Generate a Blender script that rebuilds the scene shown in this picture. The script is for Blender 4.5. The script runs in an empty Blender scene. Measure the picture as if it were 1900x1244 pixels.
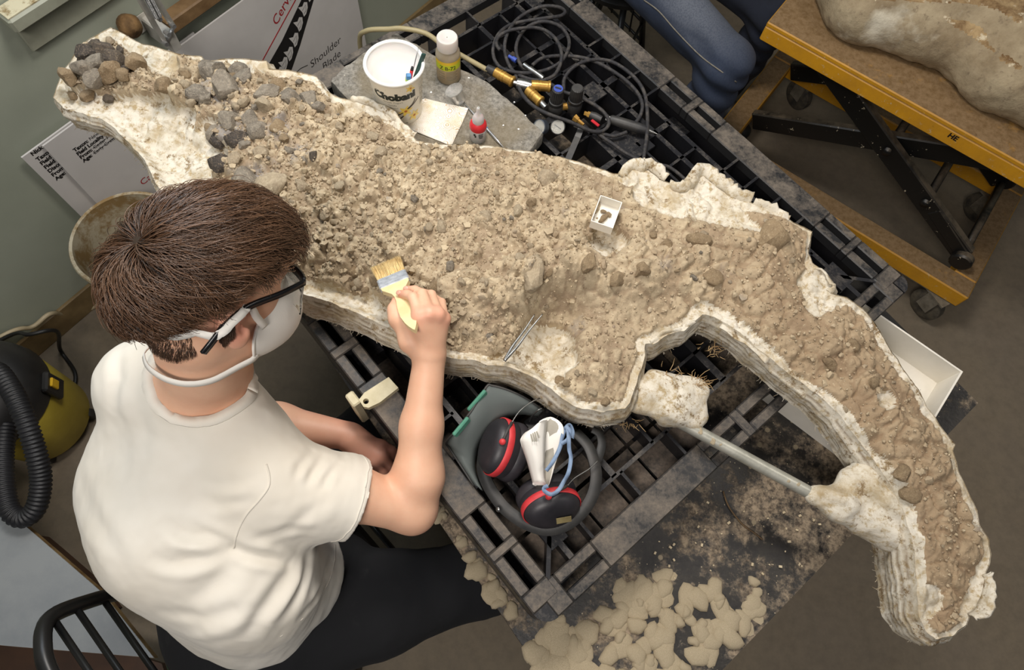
import bpy, bmesh, math, random
import numpy as np
from mathutils import Vector, Matrix
PI = math.pi
SC = bpy.context.scene
COL = SC.collection
# ------------------------------------------------------------------ camera
F_PX, PITCH, ROLL, CAM_H = 1223.6, math.radians(22.44), math.radians(8.04), 2.12
_c, _s, _cr, _sr = math.cos(PITCH), math.sin(PITCH), math.cos(ROLL), math.sin(ROLL)
CR = np.array([[1, 0, 0], [0, _c, -_s], [0, _s, _c]]) @ np.array([[_cr, -_sr, 0], [_sr, _cr, 0], [0, 0, 1]])
cam_d = bpy.data.cameras.new('camera')
cam_d.sensor_fit = 'HORIZONTAL'; cam_d.sensor_width = 36.0; cam_d.lens = 36.0 * F_PX / 1900.0
cam_d.clip_start = 0.05
cam = bpy.data.objects.new('camera', cam_d); COL.objects.link(cam)
cam.matrix_world = Matrix(CR.tolist()).to_4x4(); cam.location = (0, 0, CAM_H)
SC.camera = cam
# ------------------------------------------------------------------ light
SC.view_settings.view_transform = 'Standard'; SC.view_settings.look = 'None'
SC.view_settings.gamma = 1.0; SC.view_settings.use_curve_mapping = False
SC.view_settings.exposure = 0.0
world = bpy.data.worlds.new('world'); SC.world = world; world.use_nodes = True
world.node_tree.nodes['Background'].inputs[0].default_value = (0.80, 0.86, 1.0, 1)
world.node_tree.nodes['Background'].inputs[1].default_value = 0.125
def area(name, loc, target, size, power, color, size_y=None):
    l = bpy.data.lights.new(name, 'AREA'); l.energy = power; l.color = color; l.size = size
    if size_y: l.shape = 'RECTANGLE'; l.size_y = size_y
    o = bpy.data.objects.new(name, l); COL.objects.link(o); o.location = loc
    o.rotation_euler = (Vector(target) - Vector(loc)).to_track_quat('-Z', 'Y').to_euler()
    return o
area('work_lamp_light', (-0.15, 1.2, 2.55), (0.05, 0.5, 0.9), 0.5, 27, (1.0, 0.94, 0.87))
area('ceiling_light', (-0.45, -0.75, 3.0), (-0.1, 0.4, 0.9), 0.9, 34, (1.0, 0.94, 0.88), 0.5)
area('fill_light_far', (1.7, 0.9, 3.1), (1.5, 1.0, 0.3), 0.9, 11, (1.0, 0.93, 0.84), 0.4)  # added fill, no known lamp: brightens the lift table and the floor below it
area('window_light', (-1.05, 1.30, 1.85), (-0.2, 0.75, 1.0), 0.9, 12, (0.76, 0.87, 1.0))
# ------------------------------------------------------------------ numbers
def U(px, py, z):
    d = CR @ np.array([(px - 950) / F_PX, -(py - 622) / F_PX, -1.0])
    return np.array([0, 0, CAM_H]) + d * ((z - CAM_H) / d[2])
def V(*a): return np.array(a, float)
def nrm(v):
    v = np.asarray(v, float); n = np.linalg.norm(v)
    return v / n if n > 1e-12 else v
def sstep(x, a, b):
    t = np.clip((x - a) / (b - a), 0, 1); return t * t * (3 - 2 * t)
_rt = np.random.RandomState(7).rand(64, 64, 64).astype(np.float32)
def vnoise(p):
    p = np.asarray(p, float); i = np.floor(p).astype(int); f = p - i; f = f * f * (3 - 2 * f); i &= 63; j = (i + 1) & 63
    x0, y0, z0 = i[..., 0], i[..., 1], i[..., 2]; x1, y1, z1 = j[..., 0], j[..., 1], j[..., 2]
    fx, fy, fz = f[..., 0], f[..., 1], f[..., 2]
    a = _rt[x0, y0, z0] * (1 - fx) + _rt[x1, y0, z0] * fx; b = _rt[x0, y1, z0] * (1 - fx) + _rt[x1, y1, z0] * fx
    c = _rt[x0, y0, z1] * (1 - fx) + _rt[x1, y0, z1] * fx; d = _rt[x0, y1, z1] * (1 - fx) + _rt[x1, y1, z1] * fx
    return (a * (1 - fy) + b * fy) * (1 - fz) + (c * (1 - fy) + d * fy) * fz
def fbm(p, oct=4):
    p = np.asarray(p, float); s = 0; a = 0.5
    for k in range(oct): s = s + a * (vnoise(p * 2 ** k + 11.3 * k) - 0.5); a *= 0.5
    return s * 2          # about -1..1
def p3(x, y, z=0.0): return np.stack([x, y, np.zeros_like(x) + z], -1)
def worley(x, y, s, seed):
    rs = np.random.RandomState(seed); J = rs.rand(128, 128, 3)
    gx, gy = x / s, y / s; ix, iy = np.floor(gx).astype(int), np.floor(gy).astype(int)
    f1 = np.full(x.shape, 9.0); f2 = np.full(x.shape, 9.0); cid = np.zeros(x.shape)
    for dx in (-1, 0, 1):
        for dy in (-1, 0, 1):
            cx, cy = ix + dx, iy + dy; j = J[cx & 127, cy & 127]
            d = np.hypot(cx + j[..., 0] - gx, cy + j[..., 1] - gy)
            m = d < f1; f2 = np.where(m, f1, np.minimum(f2, d)); cid = np.where(m, j[..., 2], cid); f1 = np.where(m, d, f1)
    return f1, f2, cid
# ------------------------------------------------------------------ mesh helpers
def mesh_np(name, verts, faces, smooth=True):
    verts = np.asarray(verts, np.float32); me = bpy.data.meshes.new(name)
    faces = np.asarray(faces, np.int32); k = faces.shape[1]; n = len(faces)
    me.vertices.add(len(verts)); me.vertices.foreach_set('co', verts.ravel())
    me.loops.add(n * k); me.loops.foreach_set('vertex_index', faces.ravel())
    me.polygons.add(n); me.polygons.foreach_set('loop_start', np.arange(0, n * k, k, dtype=np.int32))
    me.polygons.foreach_set('loop_total', np.full(n, k, np.int32))
    if smooth: me.polygons.foreach_set('use_smooth', np.ones(n, bool))
    me.update(calc_edges=True); return me
def vattr(me, name, arr):
    a = me.attributes.new(name, 'FLOAT', 'POINT'); a.data.foreach_set('value', np.asarray(arr, np.float32))
class MB:
    """collects shapes into one mesh"""
    def __init__(s): s.v = []; s.f = []
    def add(s, verts, faces):
        o = len(s.v); s.v += [tuple(map(float, p)) for p in verts]; s.f += [tuple(i + o for i in f) for f in faces]; return s
    def box(s, c, size, ax=None, bev=0.0):
        c = V(*c); h = V(*size) / 2
        A = np.eye(3) if ax is None else np.asarray(ax, float)
        if bev <= 0:
            vs = [c + (sx * h[0]) * A[0] + (sy * h[1]) * A[1] + (sz * h[2]) * A[2] for sz in (-1, 1) for sx, sy in ((-1, -1), (1, -1), (1, 1), (-1, 1))]
            return s.add(vs, [(3, 2, 1, 0), (4, 5, 6, 7), (0, 1, 5, 4), (1, 2, 6, 5), (2, 3, 7, 6), (3, 0, 4, 7)])
        b = bev; rings = []
        for z, i in ((-h[2], b), (-h[2] + b, 0), (h[2] - b, 0), (h[2], b)):
            x, y = h[0] - i, h[1] - i; q = b if i == 0 else b * 0.4
            rings.append([c + px * A[0] + py * A[1] + z * A[2] for px, py in ((-x + q, -y), (x - q, -y), (x, -y + q), (x, y - q), (x - q, y), (-x + q, y), (-x, y - q), (-x, -y + q))])
        vs = sum(rings, []); fs = [tuple(range(7, -1, -1)), tuple(range(24, 32))]
        for r in range(3):
            for i in range(8): j = (i + 1) % 8; fs.append((r * 8 + i, r * 8 + j, r * 8 + 8 + j, r * 8 + 8 + i))
        return s.add(vs, fs)
    def tube(s, path, r, n=8, cap=True, closed=False):
        P = [V(*p) for p in path]; m = len(P); R = r if hasattr(r, '__len__') else [r] * m
        T = [nrm(P[(i + 1) % m if closed else min(i + 1, m - 1)] - P[(i - 1) % m if closed else max(i - 1, 0)]) for i in range(m)]
        a = V(0, 0, 1) if abs(T[0][2]) < 0.9 else V(1, 0, 0); N = nrm(np.cross(T[0], a)); vs = []
        for i in range(m):
            N = nrm(N - T[i] * (N @ T[i])); B = np.cross(T[i], N)
            for k in range(n):
                t = 2 * PI * k / n; vs.append(P[i] + R[i] * (math.cos(t) * N + math.sin(t) * B))
        fs = []
        for i in range(m if closed else m - 1):
            j = (i + 1) % m
            for k in range(n): l = (k + 1) % n; fs.append((i * n + k, i * n + l, j * n + l, j * n + k))
        if cap and not closed: fs += [tuple(range(n - 1, -1, -1)), tuple(range((m - 1) * n, m * n))]
        return s.add(vs, fs)
    def ribbon(s, path, ups, w, t):
        """flat strap along path, ups = surface normals, w wide, t thick"""
        P = [V(*p) for p in path]; m = len(P); vs = []
        for i in range(m):
            T = nrm(P[min(i + 1, m - 1)] - P[max(i - 1, 0)]); n = nrm(V(*ups[i]) - T * (V(*ups[i]) @ T)); b = np.cross(T, n)
            vs += [P[i] + b * w / 2 - n * t / 2, P[i] - b * w / 2 - n * t / 2, P[i] - b * w / 2 + n * t / 2, P[i] + b * w / 2 + n * t / 2]
        fs = [(0, 1, 2, 3), tuple(4 * (m - 1) + k for k in (3, 2, 1, 0))]
        for i in range(m - 1):
            for k in range(4): l = (k + 1) % 4; fs.append((i * 4 + k, i * 4 + 4 + k, i * 4 + 4 + l, i * 4 + l))
        return s.add(vs, fs)
    def lathe(s, prof, c=(0, 0, 0), ax=None, n=24, cap0=False, cap1=False):
        """prof = [(radius, height)] about the third axis of ax"""
        A = np.eye(3) if ax is None else np.asarray(ax, float); c = V(*c); vs = []; m = len(prof)
        for r, h in prof:
            for k in range(n): t = 2 * PI * k / n; vs.append(c + r * (math.cos(t) * A[0] + math.sin(t) * A[1]) + h * A[2])
        fs = [(i * n + k, i * n + (k + 1) % n, i * n + n + (k + 1) % n, i * n + n + k) for i in range(m - 1) for k in range(n)]
        if cap0: fs.append(tuple(range(n - 1, -1, -1)))
        if cap1: fs.append(tuple(range((m - 1) * n, m * n)))
        return s.add(vs, fs)
    def prism(s, poly, z0, z1, c=(0, 0, 0), ax=None):
        A = np.eye(3) if ax is None else np.asarray(ax, float); c = V(*c); n = len(poly)
        vs = [c + x * A[0] + y * A[1] + z * A[2] for z in (z0, z1) for x, y in poly]
        return s.add(vs, [tuple(range(n - 1, -1, -1)), tuple(range(n, 2 * n))] + [(i, (i + 1) % n, n + (i + 1) % n, n + i) for i in range(n)])
    def mesh(s, name, smooth=False, fix=True):
        me = bpy.data.meshes.new(name); me.from_pydata(s.v, [], s.f)
        if fix:
            bm = bmesh.new(); bm.from_mesh(me); bmesh.ops.recalc_face_normals(bm, faces=bm.faces); bm.to_mesh(me); bm.free()
        if smooth: me.polygons.foreach_set('use_smooth', np.ones(len(me.polygons), bool))
        me.update(); return me
def obj(name, me, m=None, parent=None, smooth=False, angle=None):
    if isinstance(me, MB): me = me.mesh(name, smooth or angle is not None)
    o = bpy.data.objects.new(name, me); COL.objects.link(o)
    if m is not None and not me.materials: me.materials.append(m)
    if angle is not None:
        try: me.set_sharp_from_angle(angle=math.radians(angle))
        except Exception: pass
    if parent is not None: o.parent = parent
    return o
def tag(o, label, cat, group=None):
    o['label'] = label; o['category'] = cat
    if group: o['group'] = group
    return o
def thing(name, label, cat, group=None):
    o = bpy.data.objects.new(name, None); COL.objects.link(o); o.empty_display_size = 0.05
    return tag(o, label, cat, group)
def struct(name, me, m): o = obj(name, me, m); o['kind'] = 'structure'; return o
def frame(z, x=(1, 0, 0)):
    z = nrm(z); x = V(*x); x = nrm(x - z * (x @ z)); return np.stack([x, np.cross(z, x), z])
def spline(pts, n=8, closed=False):
    P = [V(*p) for p in pts]; m = len(P); out = []
    for i in range(m if closed else m - 1):
        if closed: a, b, c, d = P[i - 1], P[i], P[(i + 1) % m], P[(i + 2) % m]
        else: a, b, c, d = P[max(i - 1, 0)], P[i], P[i + 1], P[min(i + 2, m - 1)]
        for k in range(n):
            t = k / n; out.append(0.5 * (2 * b + (c - a) * t + (2 * a - 5 * b + 4 * c - d) * t * t + (3 * b - a - 3 * c + d) * t ** 3))
    if not closed: out.append(P[-1])
    return out
# ------------------------------------------------------------------ signed distance modelling
class Field:
    def __init__(s, lo, hi, h):
        s.lo = V(*lo); s.h = h; s.n = np.ceil((V(*hi) - s.lo) / h).astype(int) + 1; s.d = np.full(s.n, 0.5, np.float32)
    def blk(s, lo, hi):
        a = np.clip(np.floor((lo - s.lo) / s.h).astype(int), 0, s.n - 1); b = np.clip(np.ceil((hi - s.lo) / s.h).astype(int) + 1, 0, s.n)
        sl = tuple(slice(i, max(i, j)) for i, j in zip(a, b))
        g = [(s.lo[k] + s.h * np.arange(sl[k].start, sl[k].stop)).astype(np.float32) for k in range(3)]
        return sl, np.meshgrid(*g, indexing='ij', sparse=True)
    def put(s, sl, v, k, op):
        a = s.d[sl]
        if op < 0:
            v = -v
            s.d[sl] = np.maximum(a, v) + (np.maximum(k - np.abs(a - v), 0) ** 2 / (4 * k) if k > 0 else 0)
        else:
            s.d[sl] = np.minimum(a, v) - (np.maximum(k - np.abs(a - v), 0) ** 2 / (4 * k) if k > 0 else 0)
    def cap(s, p, q, r0, r1, k=0.02, op=1, flat=None):
        """tapered capsule; flat=(axis, factor) squashes along a direction"""
        p, q = V(*p), V(*q); R = max(r0, r1) * 1.6 + k + 3 * s.h
        sl, (X, Y, Z) = s.blk(np.minimum(p, q) - R, np.maximum(p, q) + R)
        ab = q - p; L = max(ab @ ab, 1e-9); t = np.clip(((X - p[0]) * ab[0] + (Y - p[1]) * ab[1] + (Z - p[2]) * ab[2]) / L, 0, 1)
        dx, dy, dz = X - p[0] - t * ab[0], Y - p[1] - t * ab[1], Z - p[2] - t * ab[2]
        q2 = dx * dx + dy * dy + dz * dz
        if flat is not None:
            a = nrm(flat[0]); e = dx * a[0] + dy * a[1] + dz * a[2]; q2 = q2 + e * e * (flat[1] ** 2 - 1)
        s.put(sl, np.sqrt(q2) - (r0 + (r1 - r0) * t), k, op); return s
    def chain(s, pts, rs, k=0.02, flat=None):
        for i in range(len(pts) - 1): s.cap(pts[i], pts[i + 1], rs[i], rs[i + 1], k, 1, flat)
        return s
    def ell(s, c, r, A=None, k=0.02, op=1):
        c = V(*c); r = V(*r); A = np.eye(3) if A is None else np.asarray(A); R = max(r) * 1.15 + k + 3 * s.h
        sl, (X, Y, Z) = s.blk(c - R, c + R); X, Y, Z = X - c[0], Y - c[1], Z - c[2]
        u = [(X * A[i][0] + Y * A[i][1] + Z * A[i][2]) / r[i] for i in range(3)]
        k0 = np.sqrt(u[0] ** 2 + u[1] ** 2 + u[2] ** 2); k1 = np.sqrt((u[0] / r[0]) ** 2 + (u[1] / r[1]) ** 2 + (u[2] / r[2]) ** 2)
        s.put(sl, k0 * (k0 - 1) / np.maximum(k1, 1e-6), k, op); return s
    def cutplane(s, p, n, lo, hi, k=0.004):
        """removes what lies on the n side of the plane inside the box lo..hi"""
        sl, (X, Y, Z) = s.blk(V(*lo), V(*hi)); p, n = V(*p), nrm(n)
        s.put(sl, -((X - p[0]) * n[0] + (Y - p[1]) * n[1] + (Z - p[2]) * n[2]), k, -1); return s
    def mesh(s, smooth=2):
        d = s.d; S = d < 0; c = np.zeros(tuple(s.n - 1), np.uint8)
        CN = [(i, j, k) for i in (0, 1) for j in (0, 1) for k in (0, 1)]
        def sh(a, o): return a[o[0]:a.shape[0] - 1 + o[0], o[1]:a.shape[1] - 1 + o[1], o[2]:a.shape[2] - 1 + o[2]]
        for o in CN: c += sh(S, o)
        ijk = np.argwhere((c > 0) & (c < 8)); idx = np.full(c.shape, -1, np.int32); idx[tuple(ijk.T)] = np.arange(len(ijk))
        acc = np.zeros((len(ijk), 3)); cnt = np.zeros(len(ijk))
        for a in CN:
            for ax in range(3):
                if a[ax]: continue
                b = list(a); b[ax] = 1; ia = ijk + V(*a).astype(int); ib = ijk + V(*b).astype(int)
                da, db = d[tuple(ia.T)], d[tuple(ib.T)]; m = (da < 0) != (db < 0)
                t = np.where(m, da / np.where(m, da - db, 1), 0); q = np.repeat(V(*a)[None], len(ijk), 0); q[:, ax] = t
                acc[m] += q[m]; cnt[m] += 1
        vs = s.lo + s.h * (ijk + acc / cnt[:, None]); F = []
        for ax in range(3):
            e = np.diff(S.astype(np.int8), axis=ax); b, g = (ax + 1) % 3, (ax + 2) % 3; w = np.argwhere(e != 0)
            w = w[(w[:, b] > 0) & (w[:, g] > 0) & (w[:, b] < s.n[b] - 1) & (w[:, g] < s.n[g] - 1)]; sg = e[tuple(w.T)]
            ub = np.eye(3, dtype=int)[b]; ug = np.eye(3, dtype=int)[g]
            q = np.stack([idx[tuple((w - o).T)] for o in (ub + ug, ug, 0 * ub, ub)], 1)
            q[sg > 0] = q[sg > 0][:, ::-1]; F.append(q)
        F = np.concatenate(F); F = F[(F >= 0).all(1)]
        return lap(vs, F, smooth), F
def lap(vs, F, it, w=0.6):
    e = np.concatenate([F[:, [i, (i + 1) % F.shape[1]]] for i in range(F.shape[1])]); n = len(vs)
    a, b = np.concatenate([e[:, 0], e[:, 1]]), np.concatenate([e[:, 1], e[:, 0]]); deg = np.maximum(np.bincount(a, minlength=n), 1)
    for k in range(2 * it):
        m = np.stack([np.bincount(a, vs[b, i], n) for i in range(3)], 1) / deg[:, None]; vs = vs + (w if k % 2 == 0 else -w * 0.96) * (m - vs)
    return vs
def vnormals(vs, F):
    n = np.cross(vs[F[:, 2]] - vs[F[:, 0]], vs[F[:, -1]] - vs[F[:, 1]]); out = np.zeros_like(vs)
    for k in range(F.shape[1]):
        for i in range(3): out[:, i] += np.bincount(F[:, k], n[:, i], len(vs))
    return out / np.maximum(np.linalg.norm(out, axis=1, keepdims=True), 1e-12)
# ------------------------------------------------------------------ materials
def srgb(h):
    c = [int(h[i:i + 2], 16) / 255 for i in (0, 2, 4)]
    return tuple(x / 12.92 if x <= 0.04045 else ((x + 0.055) / 1.055) ** 2.4 for x in c) + (1,)
class NT:
    def __init__(s, name):
        s.m = bpy.data.materials.new(name); s.m.use_nodes = True; s.t = s.m.node_tree; s.n = s.t.nodes
        s.b = s.n['Principled BSDF']; s.co = s.n.new('ShaderNodeTexCoord').outputs['Object']
    def lk(s, a, b): s.t.links.new(a, b)
    def noise(s, scale, detail=4, rough=0.6, stretch=None):
        x = s.n.new('ShaderNodeTexNoise'); x.inputs['Scale'].default_value = scale; x.inputs['Detail'].default_value = detail; x.inputs['Roughness'].default_value = rough
        co = s.co
        if stretch is not None:
            mp = s.n.new('ShaderNodeMapping'); mp.inputs['Scale'].default_value = stretch; s.lk(co, mp.inputs[0]); co = mp.outputs[0]
        s.lk(co, x.inputs['Vector']); return x.outputs['Fac']
    def voro(s, scale, feature='F1', out='Distance', rnd=1.0):
        x = s.n.new('ShaderNodeTexVoronoi'); x.inputs['Scale'].default_value = scale; x.feature = feature; x.inputs['Randomness'].default_value = rnd
        s.lk(s.co, x.inputs['Vector']); return x.outputs[out]
    def ramp(s, fac, a, b, ca=(0, 0, 0, 1), cb=(1, 1, 1, 1)):
        x = s.n.new('ShaderNodeValToRGB'); e = x.color_ramp.elements; e[0].position, e[1].position = min(a, b), max(a, b)
        e[0].color, e[1].color = (ca, cb) if a <= b else (cb, ca); s.lk(fac, x.inputs[0]); return x.outputs[0]
    def mix(s, fac, a, b):
        x = s.n.new('ShaderNodeMix'); x.data_type = 'RGBA'
        for v, i in ((fac, x.inputs[0]), (a, x.inputs[6]), (b, x.inputs[7])):
            if hasattr(v, 'links') or isinstance(v, bpy.types.NodeSocket): s.lk(v, i)
            else: i.default_value = v
        return x.outputs[2]
    def math(s, op, a, b=0.5, clamp=False):
        x = s.n.new('ShaderNodeMath'); x.operation = op; x.use_clamp = clamp
        for v, i in ((a, x.inputs[0]), (b, x.inputs[1])):
            if isinstance(v, bpy.types.NodeSocket): s.lk(v, i)
            else: i.default_value = v
        return x.outputs[0]
    def attr(s, name): x = s.n.new('ShaderNodeAttribute'); x.attribute_name = name; return x.outputs['Fac']
    def rnd(s): return s.n.new('ShaderNodeObjectInfo').outputs['Random']
    def up(s):
        g = s.n.new('ShaderNodeNewGeometry'); x = s.n.new('ShaderNodeSeparateXYZ'); s.lk(g.outputs['Normal'], x.inputs[0]); return x.outputs[2]
    def bump(s, h, strength=0.3, dist=0.005):
        x = s.n.new('ShaderNodeBump'); x.inputs['Strength'].default_value = strength; x.inputs['Distance'].default_value = dist
        s.lk(h, x.inputs['Height']); s.lk(x.outputs[0], s.b.inputs['Normal']); return s
    def set(s, col=None, rough=None, metal=None, **kw):
        for v, k in ((col, 'Base Color'), (rough, 'Roughness'), (metal, 'Metallic')):
            if v is None: continue
            if isinstance(v, bpy.types.NodeSocket): s.lk(v, s.b.inputs[k])
            else: s.b.inputs[k].default_value = v
        for k, v in kw.items(): s.b.inputs[k.replace('_', ' ')].default_value = v
        return s
def pmat(name, c1, c2=None, scale=20, rough=0.6, metal=0.0, bump=0.0, bs=None, lo=0.35, hi=0.65, **kw):
    """two-tone noisy material"""
    t = NT(name); c1 = srgb(c1); c2 = srgb(c2) if c2 else tuple(x * 0.8 for x in c1[:3]) + (1,)
    t.set(t.mix(t.ramp(t.noise(scale), lo, hi), c1, c2), rough, metal, **kw)
    if bump: t.bump(t.noise(bs or scale * 6, 5), bump)
    return t.m
def dusty(name, base, dust, amount=0.5, rough=0.5, scale=9.0, metal=0.0):
    """dark surface with scuffs and settled dust on what faces up"""
    t = NT(name); n = t.noise(scale, 8, 0.7); n2 = t.noise(scale * 9, 4, 0.7)
    up = t.ramp(t.up(), 0.55, 0.95)
    f = t.math('MULTIPLY', t.ramp(t.math('ADD', t.math('MULTIPLY', n, 0.7), t.math('MULTIPLY', n2, 0.3)), 0.62 - 0.25 * amount, 0.78 - 0.1 * amount), up)
    f = t.math('MULTIPLY', f, min(1.0, 0.35 + amount * 0.6))
    t.set(t.mix(f, srgb(base), srgb(dust)), t.mix(f, (rough,) * 3 + (1,), (0.95,) * 3 + (1,)), metal); t.bump(n2, 0.15, 0.002); return t.m
# ================================================================== room
t = NT('concrete'); n1 = t.noise(2.2, 8, 0.65); n2 = t.noise(30, 6, 0.7); n3 = t.noise(9, 5, 0.7)
c = t.mix(t.ramp(n1, 0.2, 0.8), srgb('72675a'), srgb('81745f')); c = t.mix(t.math('MULTIPLY', t.ramp(n2, 0.40, 0.75), .45), c, srgb('575044'))
c = t.mix(t.ramp(t.noise(14, 8, .8), 0.70, 0.74), c, srgb('9a8f7c')); c = t.mix(t.math('MULTIPLY', t.ramp(n3, 0.5, 0.8), .3), c, srgb('5b4e3e'))
t.set(c, 0.75); t.bump(n2, 0.12, 0.003); M_FLOOR = t.m
t = NT('wall_paint'); n1 = t.noise(3, 6, 0.6); n2 = t.noise(14, 6, 0.75)
c = t.mix(t.ramp(n1, 0.3, 0.7), srgb('959b8c'), srgb('a2a798')); c = t.mix(t.ramp(n2, 0.66, 0.74), c, srgb('b3a594')); c = t.mix(t.ramp(t.noise(40, 4, 0.8), 0.74, 0.8), c, srgb('4c4a42'))
t.set(c, 0.55); t.bump(n2, 0.1, 0.003); M_WALL = t.m
M_TAN = pmat('tan_rubber', '8a7550', '6d5a3b', 12, 0.4, bump=0.1)
M_SILL = pmat('sill_paint', 'a3a594', '8e8f7f', 8, 0.5, bump=0.1)
t = NT('dirty_sill'); t.set(t.mix(t.ramp(t.noise(30, 8, 0.8), 0.5, 0.62), srgb('c9c1a4'), srgb('8a7650')), 0.7); t.bump(t.noise(60), 0.2); M_SILLTOP = t.m
M_WOOD = pmat('plank_wood', '8c6f4c', '6d5335', 14, 0.6, bump=0.2)
struct('floor', MB().box((0, 0.5, -0.03), (9, 9, 0.06)), M_FLOOR)
WP0 = V(-1.556, 0.553, 0); WD = V(0.512, 0.859, 0); WN = V(0.859, -0.512, 0); WAX = np.stack([WD, WN, V(0, 0, 1)])
def wpt(s, z, off=0.0): return WP0 + WD * s + WN * off + V(0, 0, z)
def wbox(s0, s1, z0, z1, o0, o1, bev=0.0): return MB().box(wpt((s0 + s1) / 2, (z0 + z1) / 2, (o0 + o1) / 2), (s1 - s0, o1 - o0, z1 - z0), WAX, bev)
struct('wall_left', wbox(-4.0, 4.6, 0, 3.2, -0.12, 0), M_WALL)
struct('wall_back', wbox(4.6, 4.72, 0, 3.2, -0.12, 6.5), M_WALL)
struct('wall_right', wbox(-4.0, 4.6, 0, 3.2, 6.5, 6.62), M_WALL)
struct('baseboard_left', wbox(-4.0, 4.6, 0, 0.105, 0.0, 0.012, 0.003), M_TAN)
struct('trim_1', wbox(0.605, 2.2, 0.938, 0.975, 0.001, 0.055, 0.006), M_SILL)
obj('dust_layer', wbox(0.61, 2.2, 0.9751, 0.9775, 0.004, 0.05), M_SILLTOP, bpy.data.objects['trim_1'])
struct('trim_2', wbox(0.615, 2.2, 0.857, 0.937, 0.001, 0.018, 0.003), M_SILL)
struct('trim_3', wbox(0.93, 2.2, 0.700, 0.742, 0.001, 0.045, 0.004), M_WOOD)
# ---- white presentation boards leaning on the wall
M_BOARD = pmat('foam_board', 'd3d0cd', 'c8c5c2', 5, 0.35, bump=0.03)
M_BLACK_INK = pmat('black_ink', '17161a', '101012', 5, 0.5)
M_RED_INK = pmat('red_ink', 'b3202b', '9c1c26', 5, 0.5)
M_WHITE_INK = pmat('white_print', 'cfccc8', 'c2bfbb', 5, 0.5)
def text_mesh(txt, size, bold=0.0, shear=0.0, space=1.0, ext=0.0):
    cu = bpy.data.curves.new('text', 'FONT'); cu.body = txt; cu.size = size; cu.offset = bold; cu.shear = shear; cu.space_character = space; cu.extrude = ext
    cu.resolution_u = 3
    o = bpy.data.objects.new('text', cu); COL.objects.link(o); dg = bpy.context.evaluated_depsgraph_get(); dg.update()
    me = bpy.data.meshes.new_from_object(o.evaluated_get(dg)); bpy.data.objects.remove(o); bpy.data.curves.remove(cu); return me
def co_of(me): a = np.zeros(len(me.vertices) * 3, np.float32); me.vertices.foreach_get('co', a); return a.reshape(-1, 3).astype(float)
def set_co(me, a): me.vertices.foreach_set('co', np.asarray(a, np.float32).ravel()); me.update()
def wall_text(txt, s, z, off, size, m, parent, bold=0.0, rot=0.0, shear=0.0, name='lettering', space=1.0):
    me = text_mesh(txt, size, bold, shear, space); a = co_of(me); c, sn = math.cos(rot), math.sin(rot)
    x, y = a[:, 0] * c - a[:, 1] * sn, a[:, 0] * sn + a[:, 1] * c
    set_co(me, wpt(s, z, off) + x[:, None] * WD + y[:, None] * V(0, 0, 1)); return obj(name, me, m, parent)
b1 = thing('presentation_board', 'white text board half hidden behind a larger board, leaning on the green wall', 'board')
obj('panel', wbox(0.425, 1.0, 0.002, 0.648, 0.016, 0.021), M_BOARD, b1)
for k, (tx, z) in enumerate((('Nick', .634), ('Taxon:', .611), ('Field Locality:', .594), ('Field No:', .577), ('Discovered:', .560), ('From:', .543), ('Age:', .526))):
    wall_text(tx, 0.447, z, 0.0215, 0.0172, M_BLACK_INK, b1, 0.0007)
b2 = thing('presentation_board', 'wide white board with dinosaur drawing and Shoulder Blade note against the green wall', 'board')
obj('panel', wbox(0.482, 1.602, 0.002, 0.648, 0.026, 0.031), M_BOARD, b2)
BO = 0.0316
for tx, z in (('Taxon: ', .575), ('Field Locality: ', .559), ('From: ', .544), ('Age: ', .529)): wall_text(tx, 0.532, z, BO, 0.0165, M_BLACK_INK, b2, 0.0007)
for tx, z, s in (('New sp.', .575, .583), ('Id', .559, .640), ('Cedar Mountain', .544, .577), ('Early Cretaceous', .529, .569)): wall_text(tx, s, z, BO, 0.0158, M_BLACK_INK, b2)
for z, s0, s1 in ((.5635, .638, .68), (.5485, .575, .70), (.5335, .567, .70)): obj('strike_line', wbox(s0, s1, z, z + .0014, BO, BO + .0003), M_BLACK_INK, b2)
wall_text('Cervical', 1.255, 0.500, BO, 0.044, M_RED_INK, b2, 0.0002, rot=0.54, shear=0.25)
def wline(p, w, m, parent, name, off=BO):
    mb = MB(); q = [wpt(s, z, off) for s, z in p]; mb.ribbon(q, [WN] * len(q), w, 0.0004); return obj(name, mb, m, parent)
wline([(1.14, .408), (1.169, .427), (1.352, .537), (1.46, .60)], 0.004, M_RED_INK, b2, 'red_rule')
wall_text('Ca', 0.618, 0.325, BO, 0.034, M_RED_INK, b2)
wall_text('Shoulder', 1.334, 0.260, BO, 0.043, M_BLACK_INK, b2, -0.0003, rot=.05, shear=0.15)
wall_text('Blade', 1.380, 0.213, BO, 0.043, M_BLACK_INK, b2, -0.0003, rot=.03, shear=0.15)
def wl(px, py, off):   # point of the photo on a plane parallel to the wall
    d = CR @ np.array([(px - 950) / F_PX, -(py - 622) / F_PX, -1.0]); o = V(0, 0, CAM_H); return o + d * (((WP0 + WN * off - o) @ WN) / (d @ WN))
obj('pointer_line', MB().ribbon([wl(x, y, BO) for x, y in ((549, 135), (558, 127), (571, 121))], [WN] * 3, .0026, .0003), M_BLACK_INK, b2)
neck = [(470, 165), (499, 118), (523, 76), (559, 0), (588, -66), (608, -108), (628, -108), (606, -72), (582, 0), (557, 84), (540, 133), (520, 190)]
mb = MB(); mb.add([wl(x, y, BO) for x, y in neck], [tuple(range(len(neck)))]); obj('black_drawing', mb, M_BLACK_INK, b2)
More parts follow.
